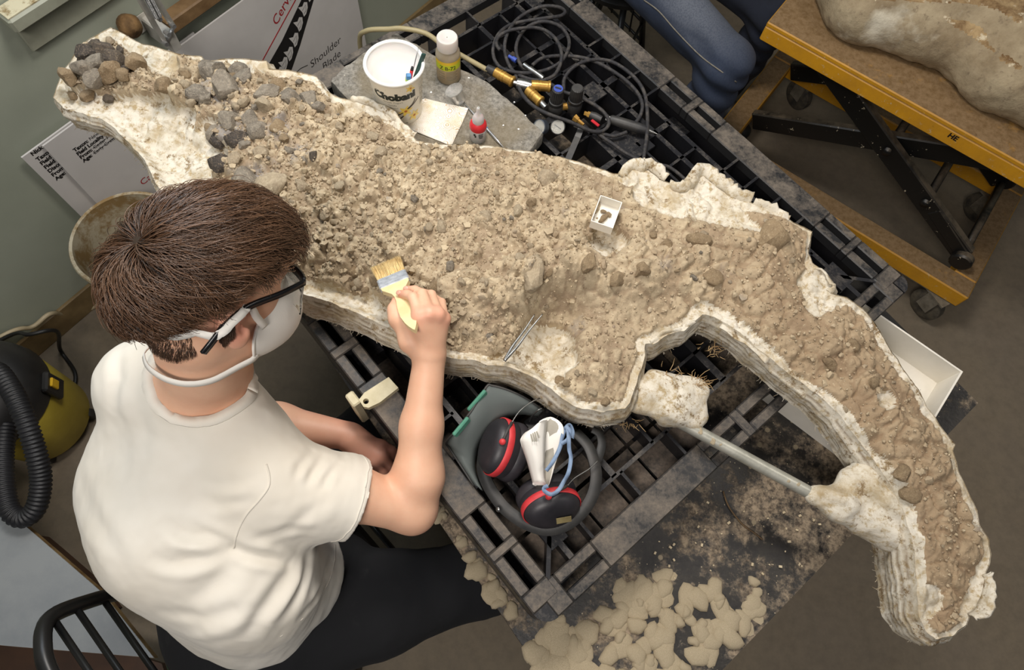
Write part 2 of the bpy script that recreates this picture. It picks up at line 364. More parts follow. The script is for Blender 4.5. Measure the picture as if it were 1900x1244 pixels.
for k, (x, y) in enumerate(((519, 137), (527, 119), (537, 100), (547, 74), (555, 45), (564, 17), (574, -10), (586, -42), (600, -74))):
    q = [(-11, -3), (-3, -5), (0, -13), (6, -13), (7, -3), (4, 9), (0, 14), (-3, 6)]
    obj('vertebra_drawing', MB().add([wl(x + a, y + b, BO + .0006) for a, b in q], [tuple(range(8))]), M_BOARD, b2)
    obj('vertebra_line', MB().ribbon([wl(x + a, y + b, BO + .0009) for a, b in ((-3, 3), (3, -8), (4, 2), (0, 9))], [WN] * 4, .0012, .0002), M_BLACK_INK, b2)
# ---- spring arm lamp on the wall
M_ARM = pmat('lamp_metal', 'c9c6be', 'b5b2aa', 30, 0.4, 0.1); M_CHROME = pmat('chrome', 'c9c9c9', 'a8a8a8', 40, 0.28, .7)
lamp = thing('arm_lamp', 'pale metal spring arm of a lamp clamped beside the wooden wall ledge', 'lamp')
for (a, b) in (((243, -30), (306, 80)), ((268, -36), (320, 47))):
    A, B = wl(*a, .14), wl(*b, .10); obj('arm_bar', MB().ribbon([A, B], [WN, WN], 0.012, 0.010), M_ARM, lamp)
for (a, b) in (((262, -20), (290, 33)), ((272, -20), (297, 30))):
    A, B = wl(*a, .15), wl(*b, .13); L = np.linalg.norm(B - A); fr = frame(B - A)
    obj('spring', MB().tube([A + fr[2] * L * k / 240 + .0045 * (math.cos(k * .8) * fr[0] + math.sin(k * .8) * fr[1]) for k in range(241)], .0011, 5), M_CHROME, lamp, True)
A, B = wl(308, 82, .10), wl(322, 48, .10); obj('link_rod', MB().tube([A, B], .005, 8), M_CHROME, lamp, True)
for px, py in ((306, 80), (320, 47), (294, 34), (310, 62)): obj('bolt', MB().lathe([(.006, -.008), (.006, .008)], wl(px, py, .112), frame(WN), 10, True, True), M_CHROME, lamp)
obj('wall_clamp', MB().box(wl(300, 62, .05), (.03, .1, .06), WAX, .004), M_ARM, lamp)
M_CORK = pmat('cork', '8a6a42', '5e4526', 40, 0.8, bump=0.4)
tag(obj('cork_ball', MB().lathe([(.001, -.03), (.022, -.022), (.031, 0), (.024, .02), (.001, .028)], wl(240, 48, .032), frame(WN), 14), M_CORK, None, True), 'round brown cork knob fixed to the wall beside the lamp arm', 'knob')
tag(obj('paper_tag', wbox(.872, .918, .725, .772, .002, .004), pmat('tag_paper', 'c6c2b8', 'b5b1a7', 10, 0.7)), 'small pale paper tag on the wall between cork knob and lamp arm', 'tag')
# ---- cords along the floor
M_CORD_W = pmat('cream_cable', 'b8a98a', '9c8d6e', 20, 0.5); M_CORD_B = pmat('black_cable', '1d1c1c', '141414', 20, 0.5)
pts = [wpt(-.35, .28, .02), wl(0, 626, .02), wl(60, 607, .02), wl(95, 582, .02), U(140, 584, .012), U(195, 558, .012), U(260, 510, .012), U(340, 470, .012)]
tag(obj('power_cord', MB().tube(spline(pts, 8), .007, 8), M_CORD_W, None, True), 'cream cable running down the green wall and along the baseboard', 'cord')
pts = [wpt(-.35, .30, .05), wl(0, 632, .06), U(55, 621, .30), U(105, 615, .25), U(112, 650, .02), U(140, 695, .015), U(128, 740, .015), U(95, 795, .012), U(75, 850, .012), U(60, 890, .012)]
tag(obj('power_cord', MB().tube(spline(pts, 8), .006, 8), M_CORD_B, None, True), 'black power cable looping on the floor beside the yellow vacuum', 'cord')
# ================================================================== bench table under the pallet
t = NT('bench_top'); n1 = t.noise(4.5, 8, 0.72); n2 = t.noise(26, 8, 0.75); n3 = t.noise(90, 3, 0.7); v1 = t.voro(22)
c = t.mix(t.ramp(n2, 0.35, 0.7), srgb('1d1b1b'), srgb('39352f'))
film = t.ramp(t.math('ADD', t.math('MULTIPLY', n1, .65), t.math('MULTIPLY', n2, .35)), 0.485, 0.555)
c = t.mix(film, c, t.mix(t.ramp(n3, .35, .6), srgb('4a4036'), srgb('94846f')))
c = t.mix(t.ramp(v1, 0.13, 0.10), c, srgb('8d8069')); c = t.mix(t.ramp(t.voro(75), 0.10, 0.07), c, srgb('a89a80'))
t.set(c, t.mix(film, (.45,) * 3 + (1,), (.9,) * 3 + (1,))); t.bump(t.math('ADD', film, n3), 0.25, 0.003); M_BENCH = t.m
M_BENCHLEG = pmat('bench_leg', '2b2926', '3a3732', 10, 0.6)
t = NT('plaster_splat'); t.set(t.mix(t.ramp(t.noise(18, 6, .7), .4, .7), srgb('cdbd9f'), srgb('ad9c7e')), 0.85); t.bump(t.math('ADD', t.noise(70, 5), t.noise(16, 4)), 0.6, .006); M_SPLAT = t.m
def meet(a, b, c, d):                                  # where two lines of the photo meet
    A = np.array([[b[0] - a[0], c[0] - d[0]], [b[1] - a[1], c[1] - d[1]]], float); k = np.linalg.solve(A, [c[0] - a[0], c[1] - a[1]])[0]; return a[0] + k * (b[0] - a[0]), a[1] + k * (b[1] - a[1])
TB = V(*U(*meet((643, 714), (1000, 1244), (1565, 985), (1330, 1244)), .76)[:2]); TR = V(*U(1815, 748, .76)[:2]); te = nrm(TR - TB); tl = nrm(V(*U(643, 714, .76)[:2]) - V(*U(1000, 1244, .76)[:2]))
TW = np.linalg.norm(TR - TB); TL_ = 1.42
quad = [TB, TR, TR + tl * TL_, TB + tl * TL_]
table = thing('work_table', 'black topped work table spattered with dried plaster, under the black pallet', 'table')
obj('tabletop', MB().prism([tuple(q) for q in quad], .728, .760), M_BENCH, table)
cen = sum(quad) / 4
obj('apron_frame', MB().prism([tuple(cen + (q - cen) * .86) for q in quad], .685, .727), M_BENCHLEG, table)
for q in quad: p = cen + (q - cen) * .84; obj('leg', MB().box((p[0], p[1], .33), (.06, .06, .66), np.array([[te[0], te[1], 0], [-te[1], te[0], 0], [0, 0, 1]])), M_BENCHLEG, table)
def tpt(a, b): return TB + te * a + tl * b            # a along the near edge, b along the left edge
R = random.Random(5)
def splat_mesh(seed, hmax):
    r = random.Random(seed); n = 14; ph = [r.uniform(0, 6.28) for _ in range(3)]; vs = []; rr = []
    for k in range(n):
        a = 2 * PI * k / n; rr.append(1 + .16 * math.sin(2 * a + ph[0]) + .10 * math.sin(3 * a + ph[1]) + .08 * math.sin(5 * a + ph[2]))
    for f, z in ((1.0, 0), (.95, hmax * .34), (.80, hmax * .68), (.55, hmax * .90), (.25, hmax)): vs += [(f * rr[k] * math.cos(2 * PI * k / n), f * rr[k] * math.sin(2 * PI * k / n), z) for k in range(n)]
    fs = [(i * n + k, i * n + (k + 1) % n, i * n + n + (k + 1) % n, i * n + n + k) for i in range(4) for k in range(n)] + [tuple(range(4 * n, 5 * n))]
    return MB().add(vs, fs).mesh('plaster_splat', True)
SPM = [splat_mesh(k, .8) for k in range(8)]
for m_ in SPM: m_.materials.append(M_SPLAT)
def splat(p, z, r, hz=None):
    d_ = V(p[0], p[1], 0) - V(-.77, .849, 0); a_, b_ = d_ @ V(.7357, -.6773, 0), d_ @ V(.6773, .7357, 0)
    if -.015 < a_ < 1.265 and -.045 < b_ < 1.03 or (a_ < 1.52 and b_ > .40): return None
    gap = max(a_ - 1.25, -.03 - a_, -.035 - b_, b_ - 1.015); r = min(r, max(gap * .75, .005))
    o = bpy.data.objects.new('plaster_splat', SPM[R.randrange(8)]); COL.objects.link(o); o.location = (p[0], p[1], z - .0004); o.scale = (r * R.uniform(.8, 1.2), r, hz or r * .55)
    o.rotation_euler = (0, 0, R.uniform(0, 6.28)); o.parent = table; return o
for k in range(110):                                    # thick row of drips along the left edge
    b = R.uniform(.02, 1.02); a = R.uniform(.004, .045 if b > .35 else .09); splat(tpt(a, b), .760, R.uniform(.010, .026) * (1 if b > .35 else 1.25), R.uniform(.006, .014))
for k in range(130):                                    # pool in the near corner
    a, b = R.uniform(.05, .44), R.uniform(.03, .22); 
    if a > .15 and b > .06 + .16 * math.sin(a * 7.5) ** 2 + .03: continue
    splat(tpt(a, b), .760, R.uniform(.010, .026), R.uniform(.007, .017))
for k in range(26): splat(tpt(R.uniform(.95, 1.11), R.uniform(.02, .12)), .760, R.uniform(.012, .028), .01)
for px, py, r in ((1243, 1068, 12), (1410, 875, 26), (1465, 865, 16), (1380, 880, 14), (1330, 862, 10), (1462, 995, 9), (1402, 1142, 16), (1385, 1165, 15), (1475, 912, 13), (1515, 1015, 9), (1360, 905, 7), (1445, 832, 12), (1540, 900, 14), (1350, 1140, 14)):
    splat(U(px, py, .762)[:2], .760, r / 900, .002)
# crumbs and a twig on the table
crumb = MB(); PLC = V(-.77, .849, 0)
for k in range(60):
    q = U(R.uniform(1180, 1540), R.uniform(930, 1130), .76)
    if (q[:2] - TB) @ V(te[1], -te[0]) > -.02: continue
    d_ = q - PLC; a_, b_ = d_ @ V(.7357, -.6773, 0), d_ @ V(.6773, .7357, 0)
    if a_ < 1.27: continue
    s = R.uniform(.001, .0035); crumb.box((q[0], q[1], .7612 + s / 2), (s * 2, s * 1.4, s), frame(V(0, 0, 1), (math.cos(k), math.sin(k), 0)))
o = obj('plaster_crumb', crumb, M_SPLAT); o['kind'] = 'stuff'; o['label'] = 'tiny plaster crumbs scattered on the black table'
M_TWIG = pmat('twig', '6b553a', '4b3a26', 30, 0.8)
tag(obj('string', MB().tube(spline([U(x, y, .7625) for x, y in ((1342, 912), (1352, 940), (1376, 972), (1400, 990), (1415, 1002))], 6), .0018, 6), M_TWIG, None, True), 'thin brown string lying on the black table near the pipe', 'string')
# ================================================================== pallet
PL = V(-.77, .849, 0); EU = V(.7357, -.6773, 0); EV = V(.6773, .7357, 0); PAX = np.stack([EU, EV, V(0, 0, 1)])
U0, U1, V0, V1 = .0, 1.25, -.035, 1.015
def pp(u, v, z): return PL + EU * u + EV * v + V(0, 0, z)
M_RAIL = dusty('pallet_rail', '232324', '85796b', 0.85, 0.42, 16)
M_PAL = dusty('pallet_plastic', '1c1c1f', '6f675d', 0.55, 0.36, 22)
M_PAN = dusty('pallet_pan', '1e1c1a', '75675a', 1.0, 0.8, 14)
pal = thing('plastic_pallet', 'black plastic shipping pallet lying on the work table under the fossil', 'pallet')
def pbox(u0, u1, v0, v1, z0, z1, bev=0): return MB().box(pp((u0 + u1) / 2, (v0 + v1) / 2, (z0 + z1) / 2), (u1 - u0, v1 - v0, z1 - z0), PAX, bev)
# perimeter rim: a flat band with pairs of hand slots, rounded corners
BW = .058
def rail(name, a0, a1, along_u, side, slots):
    """band from a0 to a1; slots = [(from, to)] cut through it"""
    lo, hi = (V0, V0 + BW) if side < 0 else (V1 - BW, V1)
    if not along_u: lo, hi = (U0, U0 + BW) if side < 0 else (U1 - BW, U1)
    m0, m1 = lo + BW * .36, lo + BW * .64; mb = MB()
    def bx(p0, p1, q0, q1):
        if along_u: mb.box(pp((p0 + p1) / 2, (q0 + q1) / 2, .886), (p1 - p0, q1 - q0, .028), PAX, .0025)
        else: mb.box(pp((q0 + q1) / 2, (p0 + p1) / 2, .8853), (q1 - q0, p1 - p0, .028), PAX, .0025)
    cur = a0
    for s0, s1 in slots + [(a1, a1)]:
        if s0 > cur: bx(cur, s0, lo, hi)
        if s1 > s0: bx(s0, s1, lo, m0); bx(s0, s1, m1, hi)
        cur = s1
    o = obj(name, mb, M_RAIL, pal)
    sk = MB(); w = lo + .004 if side < 0 else hi - .004
    if along_u: sk.box(pp((a0 + a1) / 2, w, .826), (a1 - a0, .008, .13), PAX)
    else: sk.box(pp(w, (a0 + a1) / 2, .868), (.008, a1 - a0, .044), PAX)
    obj('skirt', sk, M_PAL, pal)
SL = [(.066, .125), (.14, .205), (.53, .605), (.625, .70), (1.02, 1.095), (1.112, 1.186)]
SV = [(.033, .12), (.40, .49), (.51, .60), (.86, .948)]
rail('rail', U0 + .03, U1 - .03, True, -1, SL); rail('rail', U0 + .03, U1 - .03, True, 1, SL)
rail('rail', V0 + .03, V1 - .03, False, -1, SV); rail('rail', V0 + .03, V1 - .03, False, 1, SV)
for u, v, a in ((U0 + .03, V0 + .03, PI), (U1 - .03, V0 + .03, -PI / 2), (U1 - .03, V1 - .03, 0), (U0 + .03, V1 - .03, PI / 2)):
    poly = [(0, 0)] + [(.03 * math.cos(a + PI / 2 * k / 6), .03 * math.sin(a + PI / 2 * k / 6)) for k in range(7)]
    obj('corner_cap', MB().prism(poly, .762, .8999, pp(u, v, 0), PAX), M_PAL, pal)
inU0, inU1, inV0, inV1 = U0 + BW, U1 - BW, V0 + BW, V1 - BW
def rib_v(u, v0, v1, w=.006, z0=.83): obj('rib', pbox(u - w / 2, u + w / 2, v0, v1, z0, .8985), M_PAL, pal)
def rib_u(v, u0, u1, w=.006, z0=.83): obj('rib', pbox(u0, u1, v - w / 2, v + w / 2, z0, .8985), M_PAL, pal)
CH = .055                                              # open channel inside the rim
rib_u(inV0 + CH, inU0, inU1, .011); rib_u(inV1 - CH, inU0, inU1, .011, .85); rib_v(inU0 + CH, inV0, inV1, .008); rib_v(inU1 - CH, inV0 + .09, inV1 - .09, .008)
for u in (.328, .394, .461, .527, .79, .852, .921, .989): rib_v(u, inV1 - CH, inV1); rib_v(u, inV0, inV0 + CH)
for v in (.13, .25, .37, .62, .74, .86):
    rib_u(v, inU0, inU0 + CH, .005)
    if v < .6: rib_u(v, inU1 - CH, inU1, .006)
for v, w in ((.135, .006), (.235, .012), (.335, .007), (.435, .012), (.535, .016), (.635, .012), (.735, .012), (.80, .006), (.855, .012)): rib_u(v, inU0 + CH, inU1 - CH, w)
for k in range(11):
    u = .175 + k * .0885; w = (.006, .013, .006, .016)[k % 4]; rib_v(u, inV0 + CH, inV1 - CH, w)
for u, v, a, b in ((.60, .78, .09, .10), (.80, .66, .07, .05), (.44, .82, .05, .05), (1.05, .80, .08, .06), (.95, .55, .07, .06), (.98, .2, .06, .06), (.72, .12, .06, .05)):
    obj('deck_plate', pbox(u - a / 2, u + a / 2, v - b / 2, v + b / 2, .889, .8978, .001), M_PAL, pal)
# lattice of small slots
for k in range(6): rib_u(.70 + k * .012, .74, .93, .005, .885)
for k in range(5): rib_v(.75 + k * .04, .70, .765, .006, .885)
# diagonal corner gussets
for (u0, v0, u1, v1) in ((inU1 - .06, inV0 + .055, U1 - .045, V0 + .045), (inU1 - .06, inV1 - .055, U1 - .045, V1 - .045), (inU0 + .06, inV1 - .055, U0 + .045, V1 - .045)):
    A, B = pp(u0, v0, .875), pp(u1, v1, .875); d = B - A; obj('gusset', MB().box((A + B) / 2, (np.linalg.norm(d), .008, .046), frame(V(0, 0, 1), d)), M_PAL, pal)
    obj('gusset_plate', pbox(u0 - .03, u0 + .03, v0 - .02, v0 + .02, .885, .898, .001), M_PAL, pal)
# lower deck: closed dusty pans at the near end, spaced slats elsewhere, feet
for i in range(4):
    for j in range(6):
        u0 = .845 + i * .088; v0 = .02 + j * .072
        obj('bottom_pan', pbox(u0 + .004, u0 + .084, v0 + .003, v0 + .069, .842, .850), M_PAN, pal)
for v in (.03, .19, .34, .50, .64, .80, .95): obj('bottom_slat', pbox(U0 + .02, U1 - .02 if v < .45 else 1.10, v - .033, v + .033, .762, .778), M_PAN, pal)
for u in (.06, .61, 1.19):
    for v in ((.03, .49, .95) if u < 1 else (.03, .33)): obj('foot_block', pbox(u - .03, u + .03, v - .03, v + .03, .778, .83), M_PAL, pal)
# ================================================================== the big fossil jacket
# rim of the plaster jacket: photo x, photo y, height of the rim, width of plaster on top, height of its side wall
RIM = [(100, 182, 1.03, .035, .10), (112, 148, 1.03, .03, .10), (125, 122, 1.03, .02, .10), (150, 86, 1.03, .03, .1), (178, 66, 1.03, .035, .1), (206, 51, 1.03, .03, .1), (235, 66, 1.03, .03, .1), (262, 83, 1.03, .03, .1), (300, 92, 1.03, .03, .1), (340, 103, 1.03, .015, .1), (375, 106, 1.03, .012, .1), (379, 113, 1.03, .012, .1), (440, 111, 1.03, .012, .1), (495, 112, 1.03, .02, .1), (499, 126, 1.03, .022, .1), (545, 134, 1.02, .02, .1), (588, 144, 1.02, .014, .1), (604, 168, 1.02, .012, .1),
       (618, 178, 1.005, .022, .1), (648, 186, 1.005, .026, .1), (680, 194, 1.005, .03, .1), (712, 208, 1.005, .02, .1), (742, 228, 1.005, .02, .1), (772, 262, 1.005, .016, .1), (820, 268, 1.0, .014, .09), (860, 270, 1.0, .01, .09), (905, 271, 1.0, .008, .09), (950, 277, 1.0, .008, .09), (990, 283, 1.0, .008, .09), (1035, 291, 1.0, .008, .09), (1080, 302, 1.0, .008, .09), (1130, 321, 1.0, .012, .09), (1164, 328, 1.005, .02, .09),
       (1172, 311, 1.0, .03, .08), (1190, 318, 1.0, .035, .08), (1203, 315, 1.0, .04, .08), (1222, 332, 1.0, .04, .08), (1250, 342, 1.0, .04, .08), (1276, 350, 1.0, .05, .08), (1290, 338, .995, .06, .08), (1303, 325, .995, .06, .08), (1330, 346, 1.0, .05, .08), (1356, 364, 1.0, .04, .08), (1390, 376, 1.0, .026, .08), (1440, 398, 1.0, .008, .08), (1480, 418, 1.0, .006, .08), (1507, 431, 1.0, .008, .08), (1498, 470, 1.0, .01, .08), (1508, 488, 1.0, .02, .08), (1532, 508, 1.0, .04, .08), (1550, 533, 1.0, .045, .08), (1540, 545, 1.0, .04, .08), (1570, 552, 1.0, .015, .08), (1600, 574, .995, .015, .08), (1630, 612, .99, .018, .08), (1655, 655, .985, .014, .08), (1690, 708, .98, .012, .08), (1722, 758, .975, .014, .08), (1752, 800, .97, .012, .08), (1772, 826, .965, .016, .08), (1766, 838, .965, .01, .08),
       (1778, 880, .96, .012, .08), (1798, 925, .955, .014, .08), (1812, 948, .95, .014, .08), (1816, 972, .95, .012, .08), (1834, 1003, .945, .012, .08), (1838, 1030, .94, .01, .08), (1826, 1062, .935, .018, .08), (1832, 1080, .935, .03, .08), (1815, 1128, .93, .03, .08), (1800, 1142, .93, .02, .08), (1795, 1162, .93, .01, .08), (1768, 1180, .93, .008, .08), (1735, 1186, .93, .008, .08), (1718, 1172, .93, .012, .09), (1705, 1145, .935, .010, .10),
       (1700, 1100, .94, .008, .11), (1698, 1050, .945, .010, .115), (1688, 990, .95, .012, .115), (1672, 940, .955, .016, .11), (1656, 905, .96, .016, .10), (1628, 866, .965, .015, .09), (1590, 815, .975, .012, .08), (1560, 775, .98, .014, .075), (1520, 738, .985, .014, .07), (1470, 700, .99, .014, .07), (1425, 662, .995, .016, .07), (1385, 630, 1.0, .018, .07), (1350, 604, 1.0, .02, .075), (1325, 588, 1.0, .024, .08), (1302, 584, 1.0, .026, .08), (1284, 600, 1.0, .022, .08), (1268, 615, 1.0, .022, .08), (1240, 622, 1.0, .02, .085), (1212, 640, 1.0, .02, .085), (1198, 640, 1.0, .016, .085), (1196, 656, 1.0, .014, .085), (1188, 685, 1.0, .014, .085), (1178, 718, 1.0, .014, .085), (1170, 748, 1.0, .012, .085),
       (1160, 760, 1.0, .012, .085), (1120, 765, .998, .012, .085), (1075, 757, .998, .014, .085), (1045, 742, 1.0, .014, .085), (1022, 722, 1.005, .012, .09), (1003, 708, 1.005, .014, .09), (965, 690, 1.005, .03, .09), (930, 680, 1.005, .03, .09), (905, 678, 1.0, .02, .085), (890, 672, 1.0, .016, .085), (840, 664, 1.0, .016, .085), (800, 652, 1.0, .02, .09), (762, 634, 1.0, .032, .09), (720, 608, 1.0, .042, .09), (680, 590, 1.0, .044, .09), (640, 574, 1.0, .042, .09), (600, 558, 1.0, .038, .09), (552, 542, 1.0, .03, .09), (500, 520, 1.0, .03, .09), (450, 488, 1.005, .03, .09), (410, 450, 1.005, .03, .09), (370, 415, 1.01, .03, .09), (330, 380, 1.015, .04, .09),
       (296, 350, 1.02, .06, .10), (284, 330, 1.02, .07, .10), (268, 300, 1.02, .07, .10), (243, 268, 1.02, .08, .10), (215, 240, 1.02, .07, .10), (190, 222, 1.03, .06, .10), (150, 212, 1.03, .05, .10), (118, 203, 1.03, .035, .10)]
ring = np.array([list(U(x, y, z)) + [w, .052 if x < 300 and y > 150 else hh] for x, y, z, w, hh in RIM])
# resample at about 5 mm
seg = np.roll(ring, -1, 0) - ring; sl_ = np.linalg.norm(seg[:, :2], axis=1); bpts = []
for i in range(len(ring)):
    k = max(1, int(round(sl_[i] / .005)))
    for j in range(k): bpts.append(ring[i] + seg[i] * j / k)
bpts = np.array(bpts); NB = len(bpts)
tang = np.roll(bpts, -1, 0)[:, :2] - np.roll(bpts, 1, 0)[:, :2]; tang /= np.linalg.norm(tang, axis=1, keepdims=True)
areaS = 0.5 * np.sum(bpts[:, 0] * np.roll(bpts[:, 1], -1) - np.roll(bpts[:, 0], -1) * bpts[:, 1])
bnor = np.stack([tang[:, 1], -tang[:, 0]], 1) * (1 if areaS > 0 else -1)          # outward
arc = np.cumsum(np.linalg.norm(np.roll(bpts, -1, 0)[:, :2] - bpts[:, :2], axis=1))
jag = fbm(p3(arc * 60, 0 * arc, 3.0), 3) * .0035; bpts[:, :2] += bnor * jag[:, None]
bpts[:, 2] += fbm(p3(arc * 25, 0 * arc, 9.0), 3) * .004
GS = .0026
x0, y0 = bpts[:, 0].min() - GS, bpts[:, 1].min() - GS; nx = int((bpts[:, 0].max() - x0) / GS) + 2; ny = int((bpts[:, 1].max() - y0) / GS) + 2
GX, GY = np.meshgrid(x0 + GS * np.arange(nx), y0 + GS * np.arange(ny), indexing='ij')
def inside(X, Y):
    r = np.zeros(X.shape, bool); bx, by = bpts[:, 0], bpts[:, 1]
    for i in range(NB):
        j = (i + 1) % NB
        if by[i] == by[j]: continue
        lo, hi = min(by[i], by[j]), max(by[i], by[j]); r0 = max(0, int((lo - y0) / GS) - 1); r1 = int((hi - y0) / GS) + 2
        Ys = Y[:, r0:r1]; c = (Ys >= lo) & (Ys < hi); r[:, r0:r1] ^= c & (X[:, r0:r1] < bx[i] + (Ys - by[i]) / (by[j] - by[i]) * (bx[j] - bx[i]))
    return r
IN = inside(GX, GY)
cell = IN[:-1, :-1] | IN[1:, :-1] | IN[:-1, 1:] | IN[1:, 1:]
use = np.zeros(IN.shape, bool)
for a in (0, 1):
    for b in (0, 1): use[a:nx - 1 + a, b:ny - 1 + b] |= cell
ii = np.argwhere(use); X = GX[use]; Y = GY[use]; INu = IN[use]
# nearest rim point (coarse then refined on the two neighbouring segments)
nb = np.empty(len(X), int)
for s in range(0, len(X), 20000):
    d2 = (X[s:s + 20000, None] - bpts[None, :, 0]) ** 2 + (Y[s:s + 20000, None] - bpts[None, :, 1]) ** 2; nb[s:s + 20000] = d2.argmin(1)
def segd(i0, i1):
    A, B = bpts[i0], bpts[i1]; ab = B[:, :2] - A[:, :2]; ap = np.stack([X, Y], 1) - A[:, :2]
    t = np.clip((ap * ab).sum(1) / np.maximum((ab * ab).sum(1), 1e-12), 0, 1); q = A + (B - A) * t[:, None]; return np.hypot(X - q[:, 0], Y - q[:, 1]), q
da, qa = segd(nb, (nb + 1) % NB); db, qb = segd((nb - 1) % NB, nb); m = da < db
D = np.where(m, da, db); Q = np.where(m[:, None], qa, qb)
X = np.where(INu, X, Q[:, 0]); Y = np.where(INu, Y, Q[:, 1]); D = np.where(INu, D, 0)
# smooth spread of the rim height and width over the surface
wsum = np.zeros(len(X)); zr = np.zeros(len(X))
for b in bpts[::6]:
    w = 1 / ((X - b[0]) ** 2 + (Y - b[1]) ** 2 + 2e-4) ** 1.5; wsum += w; zr += w * b[2]
zr /= wsum; zr = zr + (Q[:, 2] - zr) * np.exp(-(D / .012) ** 2)
def wp(px, py, z=1.03): return U(px, py, z)[:2]
def blob(px, py, rpx, z=1.03):
    c = wp(px, py, z); r = np.linalg.norm(wp(px + rpx, py, z) - c); return np.hypot(X - c[0], Y - c[1]) / r
n_lo = fbm(p3(X * 9, Y * 9, 1.0), 3); n_md = fbm(p3(X * 34, Y * 34, 5.0), 3); n_hi = fbm(p3(X * 130, Y * 130, 8.0), 3)
# how rubbly (left) or caked (right) the matrix is
rub = np.clip(1 - sstep(X, -.25, .30) + .25 * n_lo, 0.25, 1)
wl_ = Q[:, 3] * (1 + .30 * n_md + .25 * n_lo)
plast = sstep(wl_ - D, -.004, .004)
for px, py, r in ((1000, 625, 46), (1040, 612, 40), (1045, 650, 36), (985, 650, 40), (955, 668, 30), (1030, 680, 26), (1110, 455, 26), (1145, 442, 26), (1125, 430, 28), (1664, 730, 22), (1790, 1115, 34), (1210, 345, 40), (1250, 370, 34), (1320, 372, 44), (1370, 395, 34), (1410, 420, 24), (1520, 520, 34), (1525, 560, 22), (400, 290, 36), (350, 270, 52), (320, 320, 44), (290, 270, 44), (350, 320, 44), (375, 335, 24), (260, 225, 34), (300, 205, 34), (240, 205, 40), (310, 130, 32), (190, 210, 30), (130, 110, 22), (270, 110, 26), (470, 130, 24), (640, 200, 18), (385, 240, 24), (335, 225, 36), (140, 100, 24)):
    plast = np.maximum(plast, 1 - sstep(blob(px, py, r) + .34 * n_md + .15 * n_lo, .82, 1.06))
dirt = 1 - plast
rise = .030 * sstep(D, .015, .13)
H = zr + rise * (.4 + .6 * dirt) + .010 * n_lo
for px, py, r, a in ((1010, 340, 52, .020), (985, 520, 46, .040), (1090, 500, 52, .034), (1040, 505, 40, .02), (1180, 515, 48, .02), (880, 560, 95, .022), (1245, 500, 60, .012), (1450, 440, 56, .022), (1600, 760, 60, .012), (1720, 900, 55, .016), (1760, 1010, 55, .016), (1740, 1090, 50, .016), (1690, 800, 60, .01), (1100, 690, 60, .012), (700, 330, 120, .012), (900, 420, 120, .014), (1050, 420, 60, .008),
                    (1050, 578, 58, -.056), (1000, 590, 50, -.02), (1010, 640, 80, -.032), (760, 490, 60, -.016), (650, 520, 70, -.022), (580, 505, 60, -.012), (835, 520, 40, -.014), (1125, 430, 62, -.020), (270, 240, 110, -.02), (350, 300, 90, -.012), (1430, 420, 30, -.012), (880, 640, 60, -.012), (1240, 425, 40, -.008)):
    d = blob(px, py, r); H = H + a * np.exp(-d * d * 1.3) * (1 if a > 0 else sstep(D, .0, .02))
stone_shade_tone = np.zeros(len(X))  # paler dome tops, darker soil between: crevice shading put into the stone colour
for s, amp, sd, pw in ((.062, .018, 1, .9), (.036, .0145, 2, 1.0), (.020, .0085, 3, 1.0), (.0095, .0042, 4, 1.0), (.0058, .0019, 6, 1.0)):
    wx, wy = X + .008 * n_md * s / .03, Y + .008 * fbm(p3(X * 34, Y * 34, 15.0), 2) * s / .03
    f1, f2, cid = worley(wx, wy, s, sd); edge = sstep(f2 - f1, 0, .35)
    dome = np.sqrt(np.clip(1 - (f1 / .8) ** 2, 0, 1)) * edge
    k = np.where(cid > .38, (cid - .3) * 1.5, 0.12) * (rub if s < .03 else (.45 + .55 * rub))
    H = H + dirt * amp * dome * k * sstep(D, .0, .012)
    if s > .015: stone_shade_tone = np.maximum(stone_shade_tone, sstep(dome, .25, .62) * (cid > .42) * (.55 + .45 * cid))
# long shrinkage cracks where the matrix is caked
f1, f2, cid = worley(X + .012 * n_md, Y + .012 * n_lo, .055, 9); H = H - dirt * (1 - .6 * rub) * .008 * np.exp(-((f2 - f1) / .045) ** 2) * sstep(n_lo, -.5, .3)
H = H + dirt * (.0034 * n_hi + .004 * n_md + .0016 * fbm(p3(X * 300, Y * 300, 2.0), 2)) + plast * (.0044 * n_md + .0018 * n_hi + .002 * np.abs(n_lo) - .0075 * (1 - np.abs(fbm(p3(X * 26 + 2 * n_lo, Y * 15, 21.0), 3))) ** 6 - .0045 * (1 - np.abs(fbm(p3(X * 44, Y * 60, 31.0), 2))) ** 8)
H = H + plast * .004 * np.exp(-((D - .006) / .006) ** 2)
H = Q[:, 2] + (H - Q[:, 2]) * sstep(D, -.002, .011)
grey = np.zeros(len(X))
for px, py, r in ((440, 245, 60), (480, 340, 52), (560, 300, 30), (410, 175, 60), (195, 130, 60), (985, 520, 24), (1105, 480, 30), (1150, 385, 26), (1050, 405, 22), (520, 255, 40), (1420, 455, 22), (1340, 500, 30), (1080, 590, 26), (1230, 495, 26), (1740, 950, 36), (1720, 1000, 28)):
    grey = np.maximum(grey, np.clip(1.25 - blob(px, py, r) + .5 * n_md, 0, 1) * (1 if px < 600 else .55))
vi = np.full(IN.shape, -1, int); vi[use] = np.arange(len(X))
cf = np.argwhere(cell); F = np.stack([vi[cf[:, 0], cf[:, 1]], vi[cf[:, 0] + 1, cf[:, 1]], vi[cf[:, 0] + 1, cf[:, 1] + 1], vi[cf[:, 0], cf[:, 1] + 1]], 1)
JV = np.stack([X, Y, H], 1)
def hz(x, y):                                          # height of the jacket surface under a point
    i = int(round((x - x0) / GS)); j = int(round((y - y0) / GS)); i = min(max(i, 0), nx - 1); j = min(max(j, 0), ny - 1)
    k = vi[i, j]; return H[k] if k >= 0 else None
